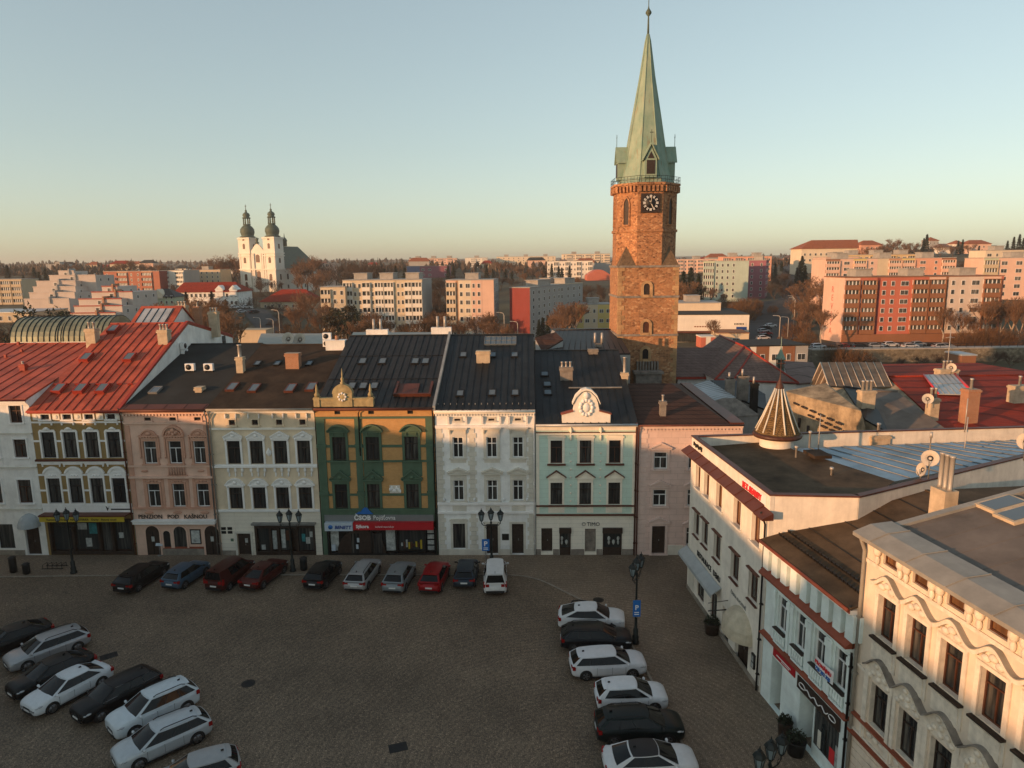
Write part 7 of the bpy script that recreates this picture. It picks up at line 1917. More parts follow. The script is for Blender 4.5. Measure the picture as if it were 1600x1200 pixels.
grove('bare', 'on the skyline above the red brick block', [(185, 408, 460, 26), (205, 406, 460, 28), (218, 410, 470, 24), (245, 410, 460, 26), (238, 412, 480, 22), (115, 412, 520, 22), (170, 414, 480, 20)])
grove('bare', 'beside the twin towered church', [(345, 402, 440, 48), (360, 396, 440, 56), (372, 400, 450, 50), (330, 410, 450, 36), (312, 412, 460, 30)])
grove('dark', 'below the twin towered church', [(385, 440, 400, 44), (405, 432, 415, 40), (395, 455, 350, 40), (420, 448, 380, 34), (370, 450, 340, 50), (380, 462, 290, 50), (432, 436, 420, 26)])
grove('bare', 'at the side of the twin towered church', [(478, 402, 430, 60), (492, 398, 430, 70), (472, 412, 420, 46), (465, 428, 410, 40), (500, 420, 400, 50), (486, 425, 390, 50)])
grove('dark', 'between the church and the cream block', [(525, 405, 420, 50), (545, 406, 400, 60), (562, 402, 410, 60), (580, 406, 400, 54), (595, 412, 420, 40), (610, 410, 430, 40), (508, 414, 420, 50), (535, 420, 360, 50), (560, 418, 360, 44), (590, 420, 350, 40)])
grove('spruce', 'between the church and the cream block', [(600, 420, 380, 32), (618, 415, 400, 32), (632, 418, 380, 36), (650, 424, 370, 30)])
grove('bare', 'before the low end of the cream block', [(487, 452, 260, 60), (475, 462, 240, 60), (505, 470, 210, 60), (465, 475, 230, 60), (497, 485, 200, 50)])
grove('pine', 'before the long cream block', [(540, 472, 200, 62), (548, 480, 195, 55), (525, 478, 198, 60)])
grove('birch', 'before the long cream block', [(573, 485, 190, 48), (585, 495, 185, 40), (600, 500, 190, 36), (555, 500, 180, 36), (630, 503, 190, 30)])
grove('bush', 'along the street below the cream block', [(500, 512, 170, 20), (515, 516, 165, 18), (470, 510, 180, 22), (450, 512, 190, 20), (640, 512, 180, 20), (655, 505, 190, 26)])
grove('bare', 'between the cream block and the pink block', [(672, 495, 195, 44), (685, 490, 200, 46), (692, 500, 190, 38)])
grove('bare', 'before the pink block', [(745, 490, 195, 44), (760, 486, 195, 48), (730, 498, 190, 36), (770, 500, 180, 34), (790, 505, 175, 34), (805, 508, 175, 30)])
grove('spruce', 'on the slope behind the pink block', [(700, 415, 430, 28), (708, 412, 440, 30), (760, 414, 450, 26), (770, 420, 440, 24), (735, 424, 420, 22), (790, 420, 460, 24), (850, 415, 440, 26), (862, 412, 440, 30), (873, 416, 420, 28), (890, 415, 400, 34), (878, 418, 400, 30), (800, 424, 420, 20)])
grove('bare', 'on the slope behind the dark red block', [(780, 408, 500, 28), (795, 410, 500, 28), (812, 414, 480, 26), (830, 416, 470, 26), (845, 420, 440, 28), (815, 425, 400, 24), (900, 432, 380, 28), (760, 418, 480, 20)])
grove('birch', 'before the grey white block', [(888, 474, 205, 58), (897, 470, 215, 56), (878, 482, 200, 50), (872, 490, 190, 42), (902, 480, 225, 40)])
grove('spruce', 'at the foot of the dark red block', [(848, 496, 205, 40), (842, 500, 200, 36), (856, 492, 215, 36)])
grove('dark', 'beyond the yellow office building', [(910, 440, 330, 30), (925, 445, 320, 34), (938, 442, 330, 32), (950, 446, 310, 34), (918, 455, 300, 26)])
# right of the tower
grove('spruce', 'between the tower and the pale green block', [(1068, 424, 290, 48), (1080, 418, 290, 54), (1092, 428, 280, 44), (1060, 432, 300, 40)])
grove('birch', 'between the tower and the pale green block', [(1076, 438, 260, 38), (1100, 445, 300, 26)])
grove('bare', 'between the tower and the pale green block', [(1056, 430, 320, 36), (1062, 440, 270, 34), (1108, 448, 295, 26), (1130, 458, 290, 18)])
grove('bush', 'below the pale green block', [(1130, 466, 290, 14), (1150, 468, 280, 14), (1172, 466, 270, 18), (1160, 470, 260, 12)])
grove('spruce', 'along the rising street', [(1250, 408, 380, 46), (1254, 400, 390, 44), (1246, 418, 360, 40), (1222, 408, 470, 34), (1212, 412, 430, 36), (1258, 415, 340, 44), (1205, 415, 420, 34)])
grove('dark', 'along the rising street', [(1224, 430, 330, 38), (1215, 440, 310, 36), (1228, 445, 290, 34), (1232, 425, 380, 30), (1200, 425, 380, 36), (1218, 424, 400, 30), (1236, 418, 440, 24)])
grove('bare', 'before the blank pink gable', [(1268, 430, 260, 46), (1278, 436, 240, 46), (1258, 445, 250, 40), (1265, 460, 220, 40), (1250, 465, 230, 36), (1272, 470, 210, 34), (1258, 485, 200, 30), (1262, 500, 190, 26)])
grove('birch', 'before the pale letter gable', [(1286, 482, 176, 46), (1120, 498, 190, 38)])
grove('bush', 'around the parking slope', [(1240, 505, 200, 18), (1262, 518, 180, 16), (1225, 525, 180, 14), (1250, 528, 170, 14), (1300, 540, 160, 16), (1320, 545, 157, 14), (1345, 548, 157, 12), (1185, 470, 280, 10), (1208, 478, 270, 10)])
grove('birch', 'before the red block', [(1478, 478, 178, 54), (1500, 488, 176, 46), (1520, 495, 176, 40), (1545, 470, 178, 60)])
grove('bush', 'before the red block', [(1505, 520, 172, 22), (1520, 516, 172, 24), (1540, 518, 172, 24), (1555, 512, 173, 28), (1490, 525, 172, 18), (1572, 520, 172, 24), (1590, 516, 172, 26)])
grove('birch', 'at the picture edge beside the mint block', [(1585, 462, 180, 70), (1598, 470, 175, 66), (1570, 475, 180, 56)])
grove('dark', 'below the retaining wall', [(1440, 552, 150, 28), (1475, 550, 150, 30), (1510, 548, 152, 34), (1550, 545, 152, 36), (1580, 548, 150, 36), (1400, 556, 150, 24), (1360, 556, 152, 22)])
grove('bare', 'on the hill crest above the apartment slabs', [(1390, 376, 480, 26), (1400, 372, 500, 28), (1412, 378, 480, 24), (1380, 382, 450, 24), (1430, 378, 480, 24), (1470, 380, 460, 26), (1490, 382, 460, 22), (1515, 380, 470, 24), (1355, 384, 400, 22), (1370, 380, 430, 24), (1340, 390, 360, 20)])
grove('spruce', 'on the hill crest above the apartment slabs', [(1449, 366, 500, 34), (1444, 372, 490, 26), (1498, 376, 480, 26), (1505, 374, 480, 26), (1575, 376, 480, 26), (1585, 370, 480, 32), (1594, 366, 480, 34), (1600, 372, 470, 30), (1530, 384, 460, 20)])
grove('dark', 'behind the red block roof', [(1525, 410, 300, 40), (1515, 405, 320, 36), (1508, 412, 300, 34)])
grove('dark', 'on the slope between the cream and the pink block', [(686, 436, 300, 40), (694, 446, 285, 40), (682, 458, 270, 40), (690, 470, 255, 40), (678, 446, 310, 36), (696, 430, 330, 34)])
grove('bare', 'on the slope between the cream and the pink block', [(684, 478, 235, 46), (694, 484, 215, 44), (676, 486, 212, 40)])
grove('dark', 'beside the road below the church hill', [(420, 470, 300, 40), (432, 478, 280, 40), (445, 486, 260, 40), (455, 478, 290, 40), (470, 480, 270, 40), (430, 495, 240, 30), (448, 500, 225, 30)])
grove('dark', 'on the slope behind the skyline villas', [(715, 428, 380, 26), (728, 430, 370, 26), (742, 430, 380, 26), (756, 428, 390, 28), (768, 430, 380, 26), (782, 430, 390, 24), (800, 432, 380, 24), (835, 432, 380, 24)])
# mass of far trees on the rolling horizon
rn = random.Random(5); b = MB()
for i in range(5200):
    y = rn.choice((560, 620, 700, 800, 950, 1150, 1400)) * rn.uniform(.93, 1.1); x = rn.uniform(-.85, .85) * y
    g = ground_z(x, y); hh = rn.uniform(3, 7) * (1 + y / 2200); w_ = hh * rn.uniform(.25, .5)
    con = rn.random() < .05
    k = 5; a0 = rn.uniform(0, 6)
    if con: b.add([(x + w_ * .5 * math.cos(a0 + q * 1.257), y + w_ * .5 * math.sin(a0 + q * 1.257), g - 1) for q in range(5)] + [(x, y, g + hh * 1.2)], [(q, (q + 1) % 5, 5) for q in range(5)], 1)
    else:
        pts = [(x + w_ * rn.uniform(.3, 1.0) * math.cos(a0 + q * 1.257), y + w_ * rn.uniform(.3, 1.) * math.sin(a0 + q * 1.257), g + hh * rn.uniform(.2, .6)) for q in range(5)]
        b.add([(x, y, g - 1)] + pts + [(x + rn.uniform(-1, 1) * w_ * .4, y, g + hh * rn.uniform(.8, 1)), (x, y + rn.uniform(-1, 1), g + hh * .85)], [(0, 1 + q, 1 + (q + 1) % 5) for q in range(5)] + [(1 + q, 1 + (q + 1) % 5, 6) for q in range(5)] + [(1, 3, 7)], 0)
tag(b.build('far_wood', [X['far_wood'], X['needle']], fix=False), kind='stuff')
# roofs of the far town along the horizon
cnt = 0
for i in range(60):
    y = rn.uniform(540, 950); x = rn.uniform(-.72, .7) * y
    pxl = 800 + F_PX * x / y
    if 370 < pxl < 450 or 950 < pxl < 1060: continue
    g = ground_z(x, y); w_, d_, hh = rn.uniform(10, 24), rn.uniform(9, 12), rn.uniform(4, 9)
    wl = rn.choice(['c_white', 'c_cream', 'c_palepink', 'c_beige', 'c_grey'])
    hip_house('far_house', 'small far house of the outskirts among trees near the horizon', 'house', x, x + w_, y, y + d_, g + hh, g + hh + 3, x + 3, x + w_ - 3, rn.choice(['orange_tile', 'red_tile', 'felt', 'church_tile']), wl, .4, 0, 'far houses of the outskirts')
    cnt += 1
# ------------------------------------------------------------------ cars
KIND = {   # length, width, height, rear glass base/top, windscreen top/base (share of length from the rear), belt height
    'hatch': (4.0, 1.74, 1.50, .02, .14, .55, .78, .98), 'estate': (4.6, 1.8, 1.50, .01, .13, .58, .78, .98), 'sedan': (4.55, 1.78, 1.46, .09, .29, .56, .78, .96),
    'suv': (4.5, 1.86, 1.68, .01, .13, .57, .77, 1.10), 'coupe': (4.55, 1.86, 1.60, .03, .27, .56, .77, 1.06), 'van': (4.4, 1.8, 1.83, .0, .03, .66, .84, 1.08), 'crossover': (4.2, 1.78, 1.58, .02, .17, .55, .77, 1.05)}
CARN = [0]
def car(label, x, y, heading, kind, col, roof=None, rails=False, dark_trim=False, group='cars parked on the square', z=0.0, chrome=False, metal=.25):
    L, W, H, rb, rt, ft, fb, zb = KIND[kind]
    t = thing('parked_car', label, 'car', (x, y, z), R(heading), group)
    CARN[0] += 1
    pm = paint_mat('car_paint_%d' % CARN[0], col, .3, metal); hw = W / 2
    X0 = lambda f: (f - .5) * L
    def profile(f):                    # top of the lower body along the length
        if f > fb: k = (f - fb) / (1 - fb); return zb + .03 - k * .08 - k ** 4 * .15
        if f < .03: return zb * (.86 if kind != 'van' else .95)
        if kind == 'sedan' and f < rb + .02: return zb + .06
        return zb
    st = [(0, .80, .36), (.012, .90, .30), (.05, .955, .24), (.12, .985, .20), (.25, 1, .19), (.4, 1, .19), (.55, 1, .19), (.68, 1, .19), (fb, .995, .19), (.85, .975, .2), (.92, .955, .22), (.965, .91, .25), (.99, .84, .30), (1.0, .76, .38)]
    ring, b = [], MB()
    for f, wf, zl in st:
        w_ = hw * wf; zt = profile(f); xx = X0(f)
        half = [(0, zt + .035), (.5, zt + .03), (.84, zt + .005), (.955, zt - .05), (1.0, zt - .26), (1.0, zl + .22), (.975, zl + .06), (.85, zl), (0, zl - .01)]
        ring.append([(xx, a * w_, zz_) for a, zz_ in half] + [(xx, -a * w_, zz_) for a, zz_ in half[-2:0:-1]])
    n = len(ring[0]); pts = [p for r_ in ring for p in r_]
    b.add(pts, [(j * n + i, j * n + (i + 1) % n, (j + 1) * n + (i + 1) % n, (j + 1) * n + i) for j in range(len(st) - 1) for i in range(n)] + [tuple(range(n - 1, -1, -1)), tuple(range((len(st) - 1) * n, len(st) * n))], 0, True)
    # cabin: corner points
    wb, wt = hw * .93, hw * .68
    zr = H - .06
    dr = {'van': .01, 'coupe': .10, 'sedan': .05}.get(kind, .075)
    A = [Vector((X0(rb), wb, zb - .03)), Vector((X0(rt), wt, zr - dr)), Vector((X0(ft), wt, zr)), Vector((X0(fb), wb, zb - .03))]
    flip = lambda p: Vector((p.x, -p.y, p.z))
    nm = []
    def wall_patch(mb, p, q, r_, s_, out, nu=6, bul=.0, m=0): mb.patch(p, q, r_, s_, nu, 4, out * bul, m)
    up = Vector((0, 0, .045))
    for sgn in (1, -1):
        S = (lambda p: p) if sgn > 0 else flip
        b.patch(S(A[0]), S(A[3]), S(A[2]), S(A[1]), 8, 3, Vector((0, sgn * .045, 0)), 0)
    b.patch(flip(A[3]), A[3], A[2], flip(A[2]), 6, 3, Vector((.10, 0, .02)), 0); b.patch(A[0], flip(A[0]), flip(A[1]), A[1], 6, 3, Vector((-.06, 0, .02)), 0)
    # roof: crowned grid
    rm = 1 if roof else 0
    nu, nv = 8, 6; pts = []
    for j in range(nv + 1):
        for i in range(nu + 1):
            u, v = i / nu, j / nv; xx = A[1].x + (A[2].x - A[1].x) * u
            yy = wt * (2 * v - 1) * (1 + .02 * math.sin(math.pi * u)); e = 4 * v * (1 - v)
            pts.append((xx + (.10 * e if i == nu else 0) - (.06 * e if i == 0 else 0), yy + (.045 if v == 1 else -.045 if v == 0 else 0) * 4 * u * (1 - u), zr - dr * (1 - u) ** 1.6 + .005 + .055 * e ** .6 * (.55 + .45 * math.sin(math.pi * (.12 + .8 * u)))))
    b.add(pts, [(j * (nu + 1) + i, j * (nu + 1) + i + 1, (j + 1) * (nu + 1) + i + 1, (j + 1) * (nu + 1) + i) for j in range(nv) for i in range(nu)], rm, True)
    # sills, bumper trim, wheel arches, seams
    zs = .36 if dark_trim else .27
    for sgn in (1, -1):
        y0 = sgn * hw; b.box(X0(.2), X0(.74), min(y0 * .96, y0 * 1.004), max(y0 * .96, y0 * 1.004), .18, zs, 2)
        for f in (.33 if kind != 'van' else .36, .53, .71):
            b.box(X0(f) - .008, X0(f) + .008, min(y0 * .97, y0 * 1.001), max(y0 * .97, y0 * 1.001), .36, zb - .16, 2)
        for f in (.36, .56): b.box(X0(f) + .02, X0(f) + .16, min(y0 * .99, y0 * 1.02), max(y0 * .99, y0 * 1.02), zb - .22, zb - .18, 0)
    b.box(X0(0) - .015, X0(.03), -hw * .78, hw * .78, .30, .50 if dark_trim or kind == 'van' else .42, 2); b.box(X0(.965), X0(1) + .012, -hw * .55, hw * .55, .26, .42, 2); b.box(X0(.98), X0(1) + .015, -hw * .36, hw * .36, .48, .64, 2)
    R_ = .345 if kind in ('suv', 'coupe', 'crossover') else .325
    wx = (X0(.185), X0(.80))
    for xx in wx:
        for sgn in (1, -1):
            k = 16; y0, y1 = sorted((sgn * hw * .8, sgn * (hw + .006)))
            ppts = [(xx + (R_ + .065) * math.cos(math.pi * 2 * i / k), R_ + (R_ + .065) * math.sin(math.pi * 2 * i / k)) for i in range(k)]
            b.prism_y([(p, max(q, .14)) for p, q in ppts], y0, y1, 2)
    if rails:
        for sgn in (1, -1): b.tube([(A[1].x + .1, sgn * wt * .93, zr - dr + .03), (A[1].x + .3, sgn * wt * .93, zr - dr * .6 + .10), (A[2].x - .35, sgn * wt * .95, zr + .10), (A[2].x - .15, sgn * wt * .95, zr + .04)], .024, 6, 2)
    b.box(A[1].x + .12, A[1].x + .26, -.015, .015, zr - dr + .04, zr - dr + .15, 2)
    if kind in ('hatch', 'estate', 'suv', 'crossover'): b.patch((A[1].x - .16, -wt * .9, zr - dr - .01), (A[1].x - .16, wt * .9, zr - dr - .01), (A[1].x + .05, wt * .92, zr - dr + .045), (A[1].x + .05, -wt * .92, zr - dr + .045), 4, 1, Vector((-.05, 0, .03)), 0)
    if chrome:
        for sgn in (1, -1): b.tube([(A[0].x + .15, sgn * (wb + .012), zb + .02), (A[3].x - .1, sgn * (wb + .012), zb + .01)], .016, 4, 3); b.tube([(A[1].x + .1, sgn * (wt + .03), zr - dr - .02), (A[2].x, sgn * (wt + .03), zr - .02)], .014, 4, 3)
    b.build('body', [pm, X['car_black'], X['car_black'], X['rim']], t)
    # glass, a hair proud of the cabin
    def glass(name, p, q, r_, s_, out, iu0, iu1, iv0, iv1, bul):
        l = lambda u, v: p.lerp(q, u).lerp(s_.lerp(r_, u), v) + out * .012 + bul * (4 * u * (1 - u))
        g = MB(); k = 6
        P_ = [l(iu0 + (iu1 - iu0) * i / k, v) for v in (iv0, (iv0 + iv1) / 2, iv1) for i in range(k + 1)]
        g.add(P_, [(j * (k + 1) + i, j * (k + 1) + i + 1, (j + 1) * (k + 1) + i + 1, (j + 1) * (k + 1) + i) for j in range(2) for i in range(k)], 0, True)
        return g.build(name, X['car_glass'], t, fix=False)
    glass('windscreen', flip(A[3]), A[3], A[2], flip(A[2]), Vector((.7, 0, .7)), .04, .96, .04, .96, Vector((.10, 0, .02)))
    glass('rear_window', A[0], flip(A[0]), flip(A[1]), A[1], Vector((-.8, 0, .4)), .06, .94, .14 if kind != 'van' else .15, .93, Vector((-.06, 0, .02)))
    for sgn in (1, -1):
        S = (lambda p: p) if sgn > 0 else flip
        o = Vector((0, sgn * .9, .35)); bl = Vector((0, sgn * .045, 0))
        spans = ((.05, .295), (.315, .555), (.57, .95)) if kind in ('estate', 'suv', 'van') else ((.10, .47), (.485, .945))
        if kind != 'van': g_ = glass('window_trim', S(A[0]), S(A[3]), S(A[2]), S(A[1]), o * .6, spans[0][0], spans[-1][1], .09, .92, bl); g_.data.materials[0] = X['car_black']
        for u0, u1 in spans:
            if kind == 'van' and u0 < .2: continue
            glass('side_window', S(A[0]), S(A[3]), S(A[2]), S(A[1]), o, u0, u1, .08, .93, bl)
    for xx in wx:
        for sgn in (1, -1):
            m = MB(); k = 18; pr = [(R_ * .7, -.105), (R_ * .95, -.10), (R_, -.06), (R_, .06), (R_ * .95, .10), (R_ * .7, .105)]
            m.lathe(pr, (0, 0, 0), k); o = m.build('wheel', X['tyre'], t, (xx, sgn * (hw - .085), R_)); o.rotation_euler = (R(90), 0, 0)
            m = MB(); m.lathe([(R_ * .69, -.02), (R_ * .69, .02)], (0, 0, sgn * -.088), 18, 1)
            for i in range(5):
                a = 6.283 * i / 5; u = Vector((math.cos(a), math.sin(a), 0)); m.obox(Vector((0, 0, sgn * -.108)), u, Vector((-u.y, u.x, 0)), Vector((0, 0, 1)), (.02, R_ * .66, -.035, .035, -.012, .012), 0)
            m.lathe([(R_ * .69, -.012), (R_ * .60, .012), (R_ * .60, -.012)], (0, 0, sgn * -.105), 18, 0)
            m.build('rim', [X['rim'], X['car_black']], o, fix=True)
    for sgn in (1, -1):
        m = MB(); zt = profile(.965); m.blob((X0(.962), sgn * hw * .74, zt - .15), .13, .17, .075); m.blob((X0(.925), sgn * hw * .89, zt - .12), .16, .075, .07)
        m.build('headlight', X['headlight'], t)
        m = MB(); z0, z1 = (zb - .30, zb - .06) if kind != 'van' else (zb - .35, zb + .12)
        xr = X0(0)
        m.box(xr - .012, xr + .05, min(sgn * hw * .50, sgn * hw * .80), max(sgn * hw * .50, sgn * hw * .80), z0 + .08, z1 - .05); m.box(xr + .03, xr + .22, min(sgn * hw * .82, sgn * hw * .978), max(sgn * hw * .82, sgn * hw * .978), z0 + .02, z1 - .02)
        m.build('taillight', X['taillight'], t)
        m = MB(); m.blob((X0(fb) - .18, sgn * (hw + .09), zb + .04), .08, .12, .075); m.box(X0(fb) - .2, X0(fb) - .15, min(sgn * hw * .9, sgn * (hw + .05)), max(sgn * hw * .9, sgn * (hw + .05)), zb - .02, zb + .03); m.build('mirror', pm if col[0] + col[1] > .2 else X['car_black'], t)
    m = MB(); m.box(X0(0) - .03, X0(0), -.26, .26, .56, .67); m.build('licence_plate', X['plate'], t); m = MB(); m.box(X0(1) + .012, X0(1) + .03, -.26, .26, .42, .53); m.build('licence_plate', X['plate'], t)
    return t
def car_rear(label, rear, heading, kind, col, **k):   # from the middle of the rear end on the ground
    L = KIND[kind][0]; g = G(*rear); a = R(heading)
    return car(label, g.x + math.cos(a) * L / 2, g.y + math.sin(a) * L / 2, heading, kind, col, **k)
def car_side(label, rearw, frontw, heading, kind, col, side=-1, **k):   # from the near wheels' contact points; side: which side faces the camera (-1 right)
    L, W = KIND[kind][:2]; m = (G(*rearw) + G(*frontw)) / 2; a = R(heading)
    nrm = Vector((-math.sin(a), math.cos(a)))
    return car(label, m.x - side * nrm.x * W / 2, m.y - side * nrm.y * W / 2, heading, kind, col, **k)
RW = 'cars parked in the row along the pavement'
car_rear('black estate car at the end of the row nearest the ochre house', (190, 931), 78, 'estate', (.010, .010, .011), group=RW)
car_rear('steel blue hatchback between the black estate and the dark red van', (265, 925), 76, 'hatch', (.06, .10, .145), group=RW)
car_rear('tall dark maroon passenger van between blue hatchback and maroon sedan', (334, 928), 76, 'van', (.055, .012, .010), group=RW)
car_rear('maroon sedan between the tall maroon van and the gap by the lamp', (387, 926), 75, 'sedan', (.075, .015, .012), group=RW)
car_rear('black hatchback standing nearest the three lantern lamp and green bin', (488, 925), 80, 'hatch', (.010, .011, .012), group=RW)
car_rear('light silver estate with square rear window in the row', (553, 928), 83, 'estate', (.34, .34, .34), rails=True, group=RW)
car_rear('silver grey crossover with rounded tail beside the red car', (613, 931), 83, 'crossover', (.20, .22, .23), group=RW)
car_rear('bright red crossover in the parked row', (670, 931), 83, 'crossover', (.26, .008, .012), group=RW)
car_rear('dark navy hatchback between red crossover and white van', (725, 923), 88, 'hatch', (.022, .035, .05), group=RW)
car_rear('white van with two rear doors under the parking sign', (774, 933), 91, 'van', (.62, .62, .61), group=RW, dark_trim=True, metal=0)
RC = 'cars parked along the kerb curve'
car_side('white coupe like crossover at the top of the kerb column, beside the lamp post', (886, 988), (962, 991), -6, 'coupe', (.62, .63, .64), group=RC, dark_trim=True, metal=0)
car_side('black estate tucked between two white cars by the lamp post', (890, 1021), (975, 1021), -3, 'estate', (.012, .014, .017), rails=True, group=RC)
car_side('white estate with sloping roof in the kerb column', (917, 1066), (989, 1060), 3, 'estate', (.60, .61, .63), group=RC, metal=0)
car_side('white small hatchback with black rear window in the kerb column', (954, 1117), (1025, 1116), 1, 'hatch', (.64, .66, .68), group=RC, metal=0)
car_side('black green estate below the white hatchback', (958, 1168), (1048, 1165), 1, 'estate', (.010, .016, .016), rails=True, group=RC)
car_side('white sedan with a black roof cut by the bottom of the picture', (970, 1228), (1072, 1226), 2, 'sedan', (.62, .62, .62), roof='car_black', group=RC, metal=0)
LC = 'cars parked slanting at the side of the square'
car('black car mostly outside the picture edge', -33.6, 42.6, -128, 'sedan', (.010, .010, .011), group=LC)
car_side('silver estate with dark side windows behind the black sedan', (116, 1021), (50, 1046), -130, 'estate', (.36, .36, .37), group=LC, side=1, rails=True, metal=.4)
car('black sedan between the silver estate and the white sedan', -28.3, 38.6, -123, 'sedan', (.009, .010, .011), group=LC)
car_side('white sedan with pointed nose and black window band', (159, 1073), (83, 1117), -119, 'sedan', (.60, .62, .64), group=LC, side=1, metal=0)
car_side('black estate with chrome window lines between two white cars', (240, 1084), (154, 1131), -123, 'estate', (.010, .010, .011), group=LC, side=1, chrome=True)
car_side('white tall crossover with black roof rails in the slanting group', (299, 1113), (204, 1155), -131, 'suv', (.55, .60, .63), group=LC, side=1, rails=True, metal=0)
car_side('pale silver estate with long roof rails, lowest full car of the slanting group', (313, 1168), (214, 1199), -137, 'estate', (.46, .49, .51), group=LC, side=1, rails=True)
car('grey silver hatchback cut by the bottom of the picture', -15.6, 29.9, -152, 'hatch', (.34, .34, .34), group=LC)
# small far cars
FARC = {}
def far_car(px, py, y, heading, col, group, label, kind='hatch'):
    k = (col, kind)
    p = P(px, py, y)
    if k not in FARC: FARC[k] = car(label, p.x, p.y, heading, kind, col, group=group, z=ground_z(p.x, p.y) + .36); return FARC[k]
    t = copy_tree(FARC[k]); t.location = (p.x, p.y, ground_z(p.x, p.y) + .36); t.rotation_euler = (0, 0, R(heading)); t['label'] = label; t['group'] = group; return t
WHT, DRK, REDC, SLV = (.6, .6, .6), (.015, .015, .018), (.3, .02, .02), (.36, .37, .38)
g1 = 'far cars parked before the red block'
for px, c, hd, lb in ((1278, WHT, 5, 'white far car at the pale letter gable'), (1310, DRK, 80, 'dark far car at the corner of the letter gable'), (1318, REDC, 85, 'red far car before the orange loggias'), (1367, SLV, 0, 'silver far car before the red facade, under its entrance'), (1391, WHT, 0, 'white far car in the middle of the red block street'), (1422, WHT, 0, 'white far car before the pale garage doors'), (1345, DRK, 0, 'dark far car in the street below the red facade'), (1478, SLV, 0, 'silver far car beside the brown shrubs'), (1434, SLV, 10, 'small silver far car behind the white one by the garage doors'), (1470, WHT, 0, 'white far car next to the shrubs on the red block street')):
    far_car(px, 540, 170 + (px % 7) * .6, hd, c, g1, lb)
g2 = 'far cars parked by the supermarket'
for i, (px, py, c) in enumerate(((1193, 518, WHT), (1196, 512, DRK), (1198, 507, REDC), (1194, 502, SLV), (1197, 498, DRK), (1205, 496, WHT))):
    far_car(px, py, 198 + i * 8, 15, c, g2, ['white', 'black', 'red', 'silver', 'dark', 'pale'][i] + ' far car in the row beside the supermarket, number counted from the kiosk side'.replace(', number counted from the kiosk side', [' nearest the kiosk', ' behind the white one', '', ' in its middle', ' toward the bushes', ' at its far end'][i]))
for i, (px, py, y, c, lb) in enumerate(((367, 496, 280, WHT, 'white far car on the curving road below the church hill'), (378, 500, 262, SLV, 'silver far car on the curving road below the church hill'), (398, 498, 265, DRK, 'dark far car on the curving road below the church hill'), (385, 492, 290, WHT, 'pale far car higher on the curving road by the church hill'))):
    far_car(px, py, y, 60, c, 'far cars on the curving road', lb)

# ------------------------------------------------------------------ lamps, signs, bins
def lantern(par, c, s_=1.0):
    b = MB(); b.lathe([(.10 * s_, 0), (.13 * s_, .04 * s_), (.13 * s_, .08 * s_)], c, 6, smooth=False)
    for i in range(6): a = R(60 * i); b.tube([(c[0] + .13 * s_ * math.cos(a), c[1] + .13 * s_ * math.sin(a), c[2] + .08 * s_), (c[0] + .24 * s_ * math.cos(a), c[1] + .24 * s_ * math.sin(a), c[2] + .6 * s_)], .02 * s_, 4)
    b.lathe([(.27 * s_, .6 * s_), (.29 * s_, .65 * s_), (.2 * s_, .8 * s_), (.08 * s_, .88 * s_), (.1 * s_, .94 * s_), (.03 * s_, 1.0 * s_), (.02 * s_, 1.12 * s_)], c, 6, smooth=False)
    o = b.build('lantern', X['lamp_iron'], par)
    b = MB(); b.lathe([(.11 * s_, .09 * s_), (.22 * s_, .59 * s_)], c, 6, smooth=False); b.build('lamp_glass', X['lamp_glass'], o)
def street_lamp(loc, hgt, label, rz=0.0, droop=False):
    t = thing('street_lamp', label, 'street lamp', loc, rz, 'iron street lamps with three lanterns')
    b = MB(); b.lathe([(.26, 0), (.26, .15), (.2, .22), (.22, .5), (.16, .6), (.17, 1.0), (.1, 1.12), (.09, 1.9), (.11, 1.95), (.075, 2.05), (.06, hgt - 1.3), (.1, hgt - 1.25), (.05, hgt - 1.1), (.04, hgt - 1.0)], (0, 0, 0), 10); b.build('post', X['lamp_iron'], t)
    b = MB()
    for s_ in (-1, 1):
        z = hgt - 1.35
        b.tube([(0, 0, z - .05), (s_ * .3, 0, z - .12), (s_ * .62, 0, z - .1), (s_ * .78, 0, z + .05), (s_ * .78, 0, z + .25)], .035, 6)
        b.tube([(s_ * .1, 0, z - .35), (s_ * .35, 0, z - .4), (s_ * .5, 0, z - .25), (s_ * .38, 0, z - .15)], .025, 5)
        b.tube([(s_ * .62 + .1 * math.cos(a * .6), 0, z + .02 + .1 * math.sin(a * .6)) for a in range(9)], .018, 4)
    b.build('arm', X['lamp_iron'], t)
    for c in ((-.78, 0, hgt - 1.1), (.78, 0, hgt - 1.1), (0, 0, hgt - 1.0)): lantern(t, c, 1.0)
    return t
street_lamp((-36.5, 53.8, .03), 5.6, 'three lantern iron street lamp before the ochre house shopfront')
street_lamp((-18.3, 53.7, .03), 5.35, 'three lantern iron street lamp with green bin, before the beige house')
street_lamp((-1.85, 53.85, .03), 5.2, 'three lantern iron street lamp before the white house door, behind the van')
street_lamp((8.0, 42.2, .03), 6.1, 'iron street lamp with blue parking sign beside the kerb curve cars', R(60))
street_lamp((10.7, 25.9, .03), 5.2, 'iron street lamp whose lanterns alone show at the bottom of the picture', R(35))
def bin_(loc, label, m='dark_metal', w=.28, hh=1.0):
    t = thing('litter_bin', label, 'bin', loc, 0, 'litter bins'); b = MB(); b.lathe([(w * .8, 0), (w, .1), (w, hh - .1), (w * .9, hh)], (0, 0, 0), 12); b.build('drum', X[m], t)
    b = MB(); b.lathe([(w * 1.08, hh), (w * 1.08, hh + .06), (w * .5, hh + .16)], (0, 0, 0), 12); b.build('lid', X['car_black'], t)
